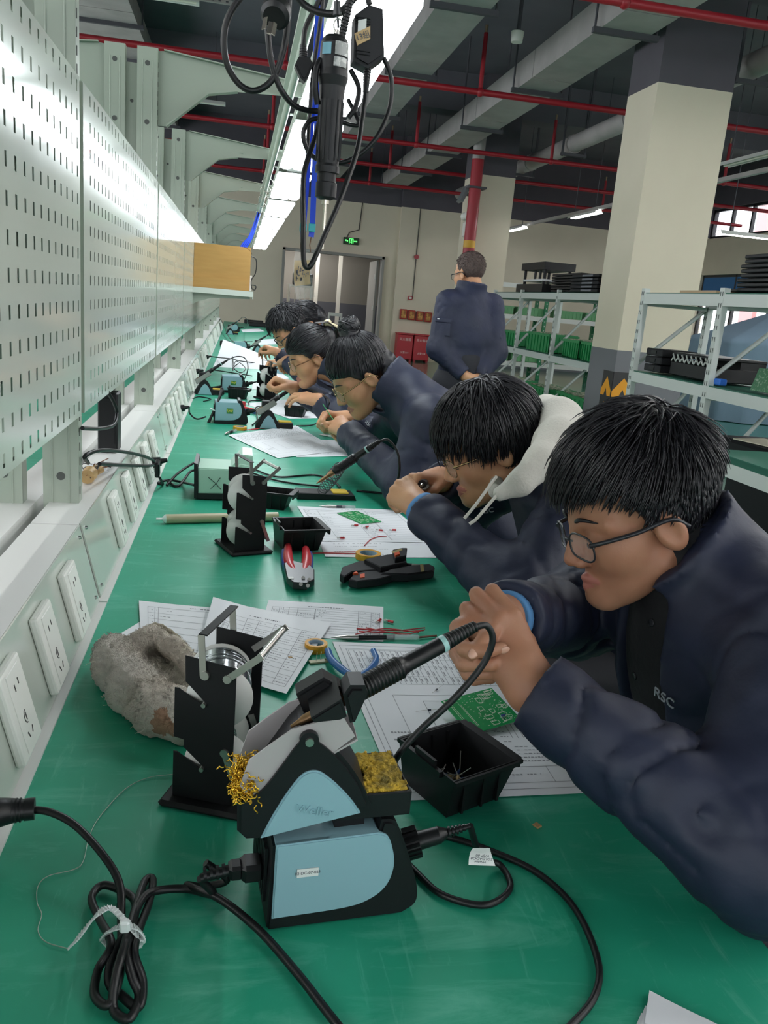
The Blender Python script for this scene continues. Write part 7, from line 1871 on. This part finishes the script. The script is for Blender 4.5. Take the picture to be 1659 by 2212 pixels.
paper('paper_sheet', [(545, 842), (640, 838), (600, 822), (545, 826)], 'white sheet behind the clenched fist', seed=31); paper('paper_sheet', [(580, 822), (625, 818), (600, 800), (575, 803)], 'white sheet right of the far reel stand', seed=32)
pen(pz(556, 840, .005), pz(588, 842, .005), 'black pen touching the tape roll near the fist', M_BLK, .006)
# ---- fifth workplace: bent paper
def bent(u, v):
    a, c, d_, e = onz(460, 792, BZ), onz(600, 800, BZ), atd(565, 765, 6.9), atd(482, 733, 6.9)
    p = (a * (1 - u) + c * u) * (1 - v) + (e * (1 - u) + d_ * u) * v; return p + Vector((0, .05 * math.sin(PI * v) * (1 - u), -.02 * math.sin(PI * v) * (1 - .5 * u)))
tag(MB().grid(bent, 16, 16, th=.0004).build('paper_sheet', M_PAPER), 'large white sheet bent upwards against the cables further along', 'paper')
holder('blue and grey iron holder right of the far reel stand', (585, 806), .1, .95, False)
U5, e5 = unit('blue soldering station behind the bent white sheet', (505, 760), .05, 1.0, False)
p = plug_at(447, 771, 'black plug in the trunking socket left of the bent sheet'); cab([p, onz(470, 772, BZ + .06), onz(500, 775, BZ + .08), onz(520, 780, BZ + .05), onz(560, 785, BZ + .03)], 'black lead passing in front of the bent sheet', .004)
holder('dark iron holder at the fifth workplace near the far hands', (545, 760), .1, .95, True, None, 'black iron held up near the short haired man')
tag(MB().box((0, 0, .03), (.10, .06, .06), 0, TR(*onz(485, 748, BZ), .1), bev=.008).build('power_adapter', M_BLK), 'black power adapter by the trunking further along', 'adapter')
paper('paper_sheet', [(560, 745), (650, 742), (620, 730), (550, 735)], 'pale sheet under the hands of the short haired man', seed=41)
# ---- last workplace
U6, e6 = unit('blue soldering station at the far end of the bench', (495, 716), .05, 1.0, False)
holder('dark iron holder beside the furthest soldering station', (488, 722), .1, 1.0, True, [atd(525, 685, 7.2), atd(535, 695, 7.2), onz(530, 710, BZ + .02)], 'black iron in the furthest holder')
cab([onz(478, 722, BZ + .02), onz(475, 690, BZ + .16), onz(482, 700, BZ + .1), onz(500, 735, BZ + .03), onz(540, 745, BZ + .02)], 'black cable rising beside the furthest station', .005)
for i, (x, y) in enumerate(((560, 706), (548, 700))): 
    c = onz(x, y, BZ); tag(MB().box((c.x, c.y + .1, BZ + .035), (.36, .22, .07), bev=.01).build('tray', M_BLK), 'long black tray at the far end of the bench, %s one' % ('nearer', 'further')[i], 'tray')
paper('paper_sheet', [(525, 718), (572, 716), (560, 710), (520, 712)], 'white sheet in front of the black trays', seed=51)
p = plug_at(478, 735, 'black plug in the trunking socket near the far end'); cab([p, onz(495, 738, BZ + .03), onz(520, 738, BZ + .02), onz(545, 738, BZ + .02)], 'black lead from the far plug along the bench', .005)
# ---- on top of the trunking
t = thing('switch_box', 'black electrical box standing on the trunking behind the second panel', 'box', onz(200, 978, .905))
p = onz(200, 976, .906); MB().box((-.325, p.y + .03, .985), (.05, .07, .158), bev=.004).box((-.325, p.y - .006, .99), (.036, .004, .12)).build('box_body', M_BLK, t)
MB().tube(spline([onx(232, 845, -.30), onx(246, 870, -.29), onx(253, 895, -.285), onx(245, 918, -.285), onx(215, 926, -.29), onx(178, 925, -.295)], 8), .0045, n=8).build('box_cable', M_CABLE, t)
cab([onx(190, 1000, -.30), onx(184, 985, -.295), onx(215, 973, -.28), onx(260, 975, -.27), onx(310, 985, -.25), onx(335, 998, -.235), onx(325, 1006, -.24), onx(270, 1005, -.26), onx(215, 1002, -.28)], 'black lead looping from the trunking top to the angled plug', .0045)
b = MB(); rr = random.Random(12); c = onz(200, 1022, .92)
c = Vector((-.315, c.y, .922))
for i in range(26): b.tube(spline([c + Vector((rr.gauss(0, .008), -.045 + rr.gauss(0, .006), rr.gauss(0, .006))), c + Vector((rr.gauss(0, .006), 0, rr.gauss(0, .006))), c + Vector((rr.gauss(0, .010), .05 + rr.gauss(0, .012), rr.gauss(0, .007))), c + Vector((rr.gauss(.01, .012), .075 + rr.gauss(0, .015), -.004 + rr.gauss(0, .006)))], 4), .0011, n=5, m=i % 3)
t = thing('wire_bundle', 'bundle of loose thin wires in tan tape on the trunking top', 'wires', c); o = b.build('wires', [M_PAPER, M_BLK, mat('brown_wire', '8a5a3a', .5)], t); o['kind'] = 'stuff'
MB().cyl(c + Vector((0, -.05, 0)), c + Vector((0, -.01, 0)), .016, .017, n=12).build('tan_tape', mat('tan_tape', 'c2a06c', .5, bump=.4), t)
MB().cyl(c + Vector((.004, .03, -.002)), c + Vector((.012, .055, -.004)), .012, .010, n=10).build('tan_tape', mat('tan_tape', 'c2a06c', .5, bump=.4), t)
# ---- cardboard box on the bracket shelf
M_CARD = mat('brown_cardboard', 'b18a4e', 0.8, c2='a98248', scale=6, stretch=(1, 1, 8))
t = thing('bracket_shelf', 'pale metal bracket shelf fixed to a post, carrying the cardboard box', 'shelf', (-.1, 5.95, 1.33))
MB().box((-.11, 6.0, 1.322), (.40, .78, .012)).box((-.11, 5.61, 1.330), (.40, .012, .035)).box((.088, 6.0, 1.315), (.006, .78, .03)).build('shelf_board', M_PAINT, t)
MB().prism([(-.30, 1.315), (.07, 1.315), (.07, 1.298), (-.18, 1.285), (-.27, 1.255), (-.30, 1.235)], .004, 0, Matrix.Translation((0, 5.66, 0)) @ X90).build('bracket', M_POST, t)
t = thing('cardboard_box', 'brown cardboard box on the bracket shelf above the bench', 'box', (-.11, 5.95, 1.33))
MB().box((-.115, 5.92, 1.482), (.36, .55, .28)).box((-.125, 5.637, 1.375), (.345, .016, .078)).build('box_body', M_CARD, t)
MB().grid(lambda u, v: Vector((.02 + .05 * v, 5.645 + .5 * u, 1.622 - .03 * v * v)), 6, 6, th=.003).build('flap', M_CARD, t)
MB().box((.072, 5.8, 1.40), (.012, .2, .10)).build('white_insert', M_LABEL, t)
cab([Vector((.07, 5.66, 1.57)), Vector((.10, 5.66, 1.55)), Vector((.10, 5.66, 1.47)), Vector((.075, 5.66, 1.42)), Vector((.08, 5.66, 1.37)), Vector((.10, 5.65, 1.36)), Vector((.105, 5.65, 1.385)), Vector((.075, 5.65, 1.39))], 'thin black cable hanging beside the cardboard box', .003)
# ---- rear panels of the opposite bench, dark to stand for slot shade
for k in range(0, 9):
    y0, y1 = YP + .03 + PITCH * (k - 1), YP + PITCH * k - .004
    tag(MB().box((-.484, (y0 + y1) / 2, 1.39), (.003, y1 - y0, .61)).build('rear_panel', mat('slot_shade_grey', '4a4e4c', .6)), 'rear panel of the opposite bench, darkened as the shade behind the slots', 'panel', 'rear panels of the opposite bench')
# ================================================================== HANGING OVER THE BENCH
M_BLUES = mat('blue_lanyard', '1f46c8', 0.55); M_TEAL = mat('teal_clip', '2fa6b0', .4)
YH = 1.20
def h(px, py, y=YH): return ony(px, py, y)
t = thing('electric_screwdriver', 'black electric screwdriver hanging over the bench', 'screwdriver', h(715, 250))
a, e = h(724, 82), h(703, 432); F_ = frame(a, e - a, (1, 0, 0)); L = (e - a).length
def zf(py): return L * (py - 82) / 350.0
pr = [(.012, -.002), (.0165, zf(86)), (.0185, zf(95)), (.0195, zf(150)), (.0205, zf(165)), (.0175, zf(185)), (.016, zf(215)), (.0155, zf(340)), (.0150, zf(352)), (.0165, zf(358)), (.0165, zf(372)), (.0125, zf(373)), (.0125, zf(392)), (.0145, zf(394)), (.0145, zf(426)), (.008, zf(432)), (.0, zf(432))]
MB(F_).sharp(pr, n=36).build('body', mat('screwdriver_black', '141518', .4, spec=.35), t)
b = MB(F_)
for i in range(12):
    q = 2 * PI * i / 12; b.box((.0162 * math.cos(q), .0162 * math.sin(q), zf(280)), (.0016, .0016, zf(345) - zf(215)), 0)
b.build('grip_ribs', M_WBLK, t)
b = MB(F_); up_ = F_.inverted().to_3x3() @ Vector((0, -1, 0)); aa = math.atan2(up_.y, up_.x)
def patch(b, a0, a1, z0, z1, r, m=0):
    n = 8; vs = []
    for i in range(n + 1):
        q = a0 + (a1 - a0) * i / n; vs += [(r * math.cos(q), r * math.sin(q), z0), (r * math.cos(q), r * math.sin(q), z1)]
    b.add(vs, [(2 * i, 2 * i + 1, 2 * i + 3, 2 * i + 2) for i in range(n)], m, None, True); b.add([(v[0] * 1.004, v[1] * 1.004, v[2]) for v in vs], [(2 * i + 2, 2 * i + 3, 2 * i + 1, 2 * i) for i in range(n)], m, None, True)
rgt = F_.inverted().to_3x3() @ Vector((1, 0, 0)); sg = 1 if math.sin(math.atan2(rgt.y, rgt.x) - aa) > 0 else -1
patch(b, aa - sg * .05, aa + sg * 1.0, zf(96), zf(124), .0205); patch(b, aa - sg * .1, aa + sg * .85, zf(128), zf(148), .0206); b.build('silver_label', mat('silver_label', 'b8b9b6', .35, .3, c2='8f918f', scale=90, lo=.5, hi=.56), t)
b = MB(F_); patch(b, aa - sg * .95, aa - sg * .3, zf(100), zf(124), .0206); b.build('blue_sticker', mat('pale_blue_sticker', '7fb6c8', .5), t)
MB().tube(spline([h(693, 128, YH - .005), h(683, 150, YH - .008), h(681, 190, YH - .008), h(686, 226, YH - .004)], 6), [.004, .0065, .006, .004], n=10).build('start_lever', M_WBLK, t)
MB(F_).cyl((0, 0, zf(430)), (0, 0, zf(442)), .0052, n=12).cyl((0, 0, zf(442)), (0, 0, zf(500)), .0026, n=8).cyl((0, 0, zf(500)), (0, 0, zf(545)), .0018, n=8).build('bit', mat('chrome_bit', 'c9c2b2', .2, .9), t)
MB().tube([h(726, 84), h(730, 66)], .0045, n=8).tube([F for F in [h(730, 66) + Vector((.006 * math.cos(q), 0, .006 + .008 * math.sin(q))) for q in [2 * PI * k / 14 for k in range(14)]]], .0012, n=6, closed=True).build('hook', M_STEEL, t)
b = MB(); q0, q1 = h(738, 80), h(757, -5); d = q1 - q0
for i in range(12): b.cyl(q0 + d * (i / 12), q0 + d * ((i + .6) / 12), .0052, n=10)
b.tube([q0, q1, h(762, -40)], .0036, n=8); b.build('ribbed_cable', M_CABLE, t)
tag(MB().tube([h(731, 60), h(728, 20), h(727, -60)], .0016, n=6).cyl(h(728, 34), h(728, 4), .0055, .0045, n=10).build('balancer_cord', M_DSTEEL), 'thin cord and clip holding the hanging screwdriver', 'cord')
# driver power supply
t = thing('power_adapter', 'black power supply block hanging beside the screwdriver', 'adapter', h(797, 80, 1.24))
b = MB(); slab(b, [(768, 30), (798, 8), (828, 18), (831, 122), (796, 146), (764, 128)], 1.22, 1.262, 0, .004); b.build('block', mat('adapter_black', '1a1b1e', .5, spec=.35), t)
b = MB()
for y0 in (36, 42, 48, 108, 115): b.tube([ony(768, y0, 1.2195), ony(800, y0 + 5, 1.2195)], .0007, n=4)
b.build('groove', M_BLK, t)
b = MB(); slab(b, [(774, 44), (792, 40), (791, 66), (773, 70)], 1.2185, 1.2205); b.build('white_label', M_LABEL, t)
b = MB(); slab(b, [(766, 72), (800, 56), (800, 84), (772, 98)], 1.2180, 1.2205); b.build('tan_tape', mat('masking_tape', 'c9a97c', .7), t)
text_mesh('tape_writing', '13组', .010, Matrix.Translation(ony(784, 78, 1.2172)) @ Matrix.Rotation(.4 * -1, 4, 'Y') @ X90, M_INKD, t, .0001)
b = MB(); q0, q1 = ony(794, 142, 1.24), ony(790, 200, 1.235); d = q1 - q0
for i in range(10): b.cyl(q0 + d * (i / 10), q0 + d * ((i + .62) / 10), .0058 - .0002 * i, n=10)
b.cyl(q0, q1, .0042, n=8); b.build('strain_relief', M_CABLE, t)
MB().tube(spline([q1, ony(782, 260, 1.22), ony(770, 330, 1.2), ony(735, 430, 1.17), ony(700, 510, 1.15), ony(676, 565, 1.14), ony(664, 578, 1.14), ony(656, 560, 1.14), ony(655, 480, 1.15), ony(655, 390, 1.17), ony(664, 345, 1.19), ony(680, 300, 1.22), ony(690, 262, 1.24)], 8), .0036, n=8).build('supply_cable', M_CABLE, t)
MB().tube(spline([ony(829, 125, 1.25), ony(845, 170, 1.25), ony(842, 230, 1.25), ony(815, 295, 1.24), ony(775, 335, 1.24), ony(735, 352, 1.24), ony(700, 350, 1.25), ony(668, 330, 1.25), ony(655, 290, 1.25), ony(668, 262, 1.25), ony(690, 255, 1.25)], 8), .0034, n=8).build('supply_cable', M_CABLE, t)
cab([ony(798, 10, 1.245), ony(795, -10, 1.245), ony(800, -60, 1.25)], 'black lead going up from the power supply block', .004)
# round plug with three pins and looping lead
t = thing('mains_plug', 'round black plug with metal pins dangling from its lead', 'plug', h(592, 30, 1.15))
c0, c1 = h(598, 22, 1.16), h(588, 50, 1.14); d = (c1 - c0).normalized()
MB().cyl(c0 - d * .014, c0, .010, .0185, n=20).cyl(c0, c0 + d * .012, .0185, .0185, n=24).cyl(c0 + d * .012, c0 + d * .017, .0185, .014, n=24).build('plug_body', M_CABLE, t)
for (px, py, tw) in ((572, 58, .5), (583, 68, 0), (592, 70, -.5)):
    p = h(px + 2, py - 18, 1.14); T_ = frame(p, h(px - 3, py + 6, 1.13) - p) @ Matrix.Rotation(tw, 4, 'Z'); MB(T_).box((0, 0, .008), (.0055, .0016, .02), bev=.0004).build('pin', mat('nickel_pin', 'b9ada4', .25, .9), t)
MB().tube(spline([c0 - d * .012, h(612, -12, 1.17), h(560, -40, 1.2), h(512, 5, 1.2), h(486, 60, 1.2), h(488, 130, 1.2), h(515, 180, 1.2), h(550, 196, 1.2), h(588, 172, 1.2), h(612, 110, 1.2), h(622, 40, 1.2), h(624, -40, 1.2)], 8), .0042, n=8).build('plug_lead', M_CABLE, t)
cab([h(582, 66, 1.18), h(578, 40, 1.2), h(580, 90, 1.2), h(588, 140, 1.2), h(605, 190, 1.2), h(632, 225, 1.21), h(662, 238, 1.22), h(692, 240, 1.23)], 'black lead swinging from the round plug to the screwdriver', .0040)
# angular plug
t = thing('inlet_plug', 'flat angular black connector hanging left of the screwdriver', 'plug', h(655, 140, 1.3))
b = MB(); slab(b, [(645, 122), (669, 122), (677, 138), (666, 165), (658, 176), (650, 168), (637, 140)], 1.29, 1.312, 0, .003); b.build('connector_body', M_CABLE, t)
b = MB()
for i in range(5): b.cyl(ony(655, 122 - 5 * i, 1.30), ony(655, 119 - 5 * i, 1.30), .0062 - .0003 * i, n=10)
b.cyl(ony(655, 124, 1.3), ony(655, 96, 1.3), .0045, n=8); b.build('strain_relief', M_CABLE, t)
MB().tube(spline([ony(655, 98, 1.3), ony(660, 60, 1.3), ony(680, 20, 1.3), ony(700, -20, 1.3)], 6), .0036, n=8).build('connector_lead', M_CABLE, t)
cab([h(640, -10, 1.25), h(660, 12, 1.25), h(695, 28, 1.24), h(735, 26, 1.23), h(770, -10, 1.23)], 'thick black cable sagging across the top above the screwdriver', .0048)
cab([h(757, 150, 1.25), h(775, 190, 1.25), h(768, 230, 1.25), h(752, 255, 1.25)], 'short black cable behind the grip of the screwdriver', .0036)
cab([h(752, 215, 1.26), h(775, 265, 1.25), h(760, 270, 1.25), h(735, 262, 1.25)], 'thin black strap behind the middle of the screwdriver', .003)
cab([h(700, -20, 1.3), h(690, 60, 1.3), h(676, 160, 1.3), h(668, 260, 1.3), h(664, 330, 1.28)], 'straight black cable hanging behind the blue lanyard', .003)
# lanyards and badge
t = thing('name_badge', 'clear badge sleeve with tan card hanging on a blue lanyard', 'badge', ony(657, 590, 1.75))
def ribbon(pts, w):
    P = spline(pts, 8); b = MB()
    for i in range(len(P) - 1):
        d = P[i + 1] - P[i]; F2 = frame(P[i].lerp(P[i + 1], .5), d, (1, .3, 0)); b.box((0, 0, 0), (w, .0012, d.length * 1.06), 0, F2)
    return b
for pts in ([ony(690, -10, 1.6), ony(682, 130, 1.65), ony(668, 320, 1.72), ony(656, 480, 1.75), ony(655, 512, 1.75)], [ony(694, -10, 1.62), ony(688, 200, 1.68), ony(680, 360, 1.72), ony(675, 480, 1.75), ony(672, 512, 1.75)]): ribbon(pts, .0115).build('lanyard', M_BLUES, t)
for x in (655, 674): MB().box((0, 0, 0), (.014, .004, .016), 0, Matrix.Translation(ony(x, 492, 1.748)), bev=.001).build('clip', M_TEAL, t)
b = MB()
for x in (652, 672): b.tube([ony(x, 512, 1.75), ony(x - 3, 530, 1.75), ony(x - 1, 545, 1.75)], .0012, n=5)
b.build('cord_end', mat('brown_cord', '6b4c34', .6), t)
c = [ony(641, 647, 1.75), ony(681, 642, 1.75), ony(680, 538, 1.75), ony(638, 540, 1.75)]
MB().grid(lambda u, v: c[0].lerp(c[1], u).lerp(c[3].lerp(c[2], u), v) + Vector((-.006 * math.sin(PI * v) , .008 * math.sin(PI * u), 0)), 8, 10, th=0).build('sleeve', mat('clear_vinyl', 'dfe6e2', .1, alpha=.2), t)
c2_ = [ony(642, 618, 1.753), ony(676, 614, 1.753), ony(675, 562, 1.753), ony(640, 563, 1.753)]
MB().grid(lambda u, v: c2_[0].lerp(c2_[1], u).lerp(c2_[3].lerp(c2_[2], u), v) + Vector((-.006 * math.sin(PI * (.3 + .5 * v)), .008 * math.sin(PI * u), 0)), 6, 6, th=.0004).build('card', mat('tan_card', 'c2a468', .6), t)
b = MB(); rr = random.Random(8)
for i in range(26):
    u, v = rr.uniform(.1, .9), rr.uniform(.15, .75); p = c2_[0].lerp(c2_[1], u).lerp(c2_[3].lerp(c2_[2], u), v) + Vector((-.005, -.002, 0)); b.box(tuple(p), (rr.uniform(.001, .004), .0006, rr.uniform(.001, .006)))
b.build('card_print', M_INKD, t)
t = thing('blue_strap', 'blue strap hanging from the rail beyond the cardboard box', 'strap', ony(540, 515, 7))
for i in range(4): MB().tube(spline([Vector((.14 - .004 * i, 7.2, 1.98)), ony(546 - 2 * i, 508, 7.2), ony(538 - 4 * i, 525, 7.2), ony(531 - 4 * i, 536, 7.2)], 5), .008, n=6).build('strap_band', M_BLUES, t)
# rings and hooks along the rail
for i, y in enumerate((5.2, 5.6, 6.1, 6.6, 7.2, 7.9, 8.7, 9.6)):
    t = thing('rail_hook', 'open wire hook hanging on the conduit rail', 'hook', (.14, y, 1.94), group='wire hooks along the rail')
    MB().tube([Vector((.14 + .035 * math.cos(q), y + .01 * math.sin(2 * q), 1.962 + .04 * math.sin(q))) for q in [-2.2 + 5.0 * k / 16 for k in range(17)]], .0032, n=6).build('hook_wire', M_STEEL, t)
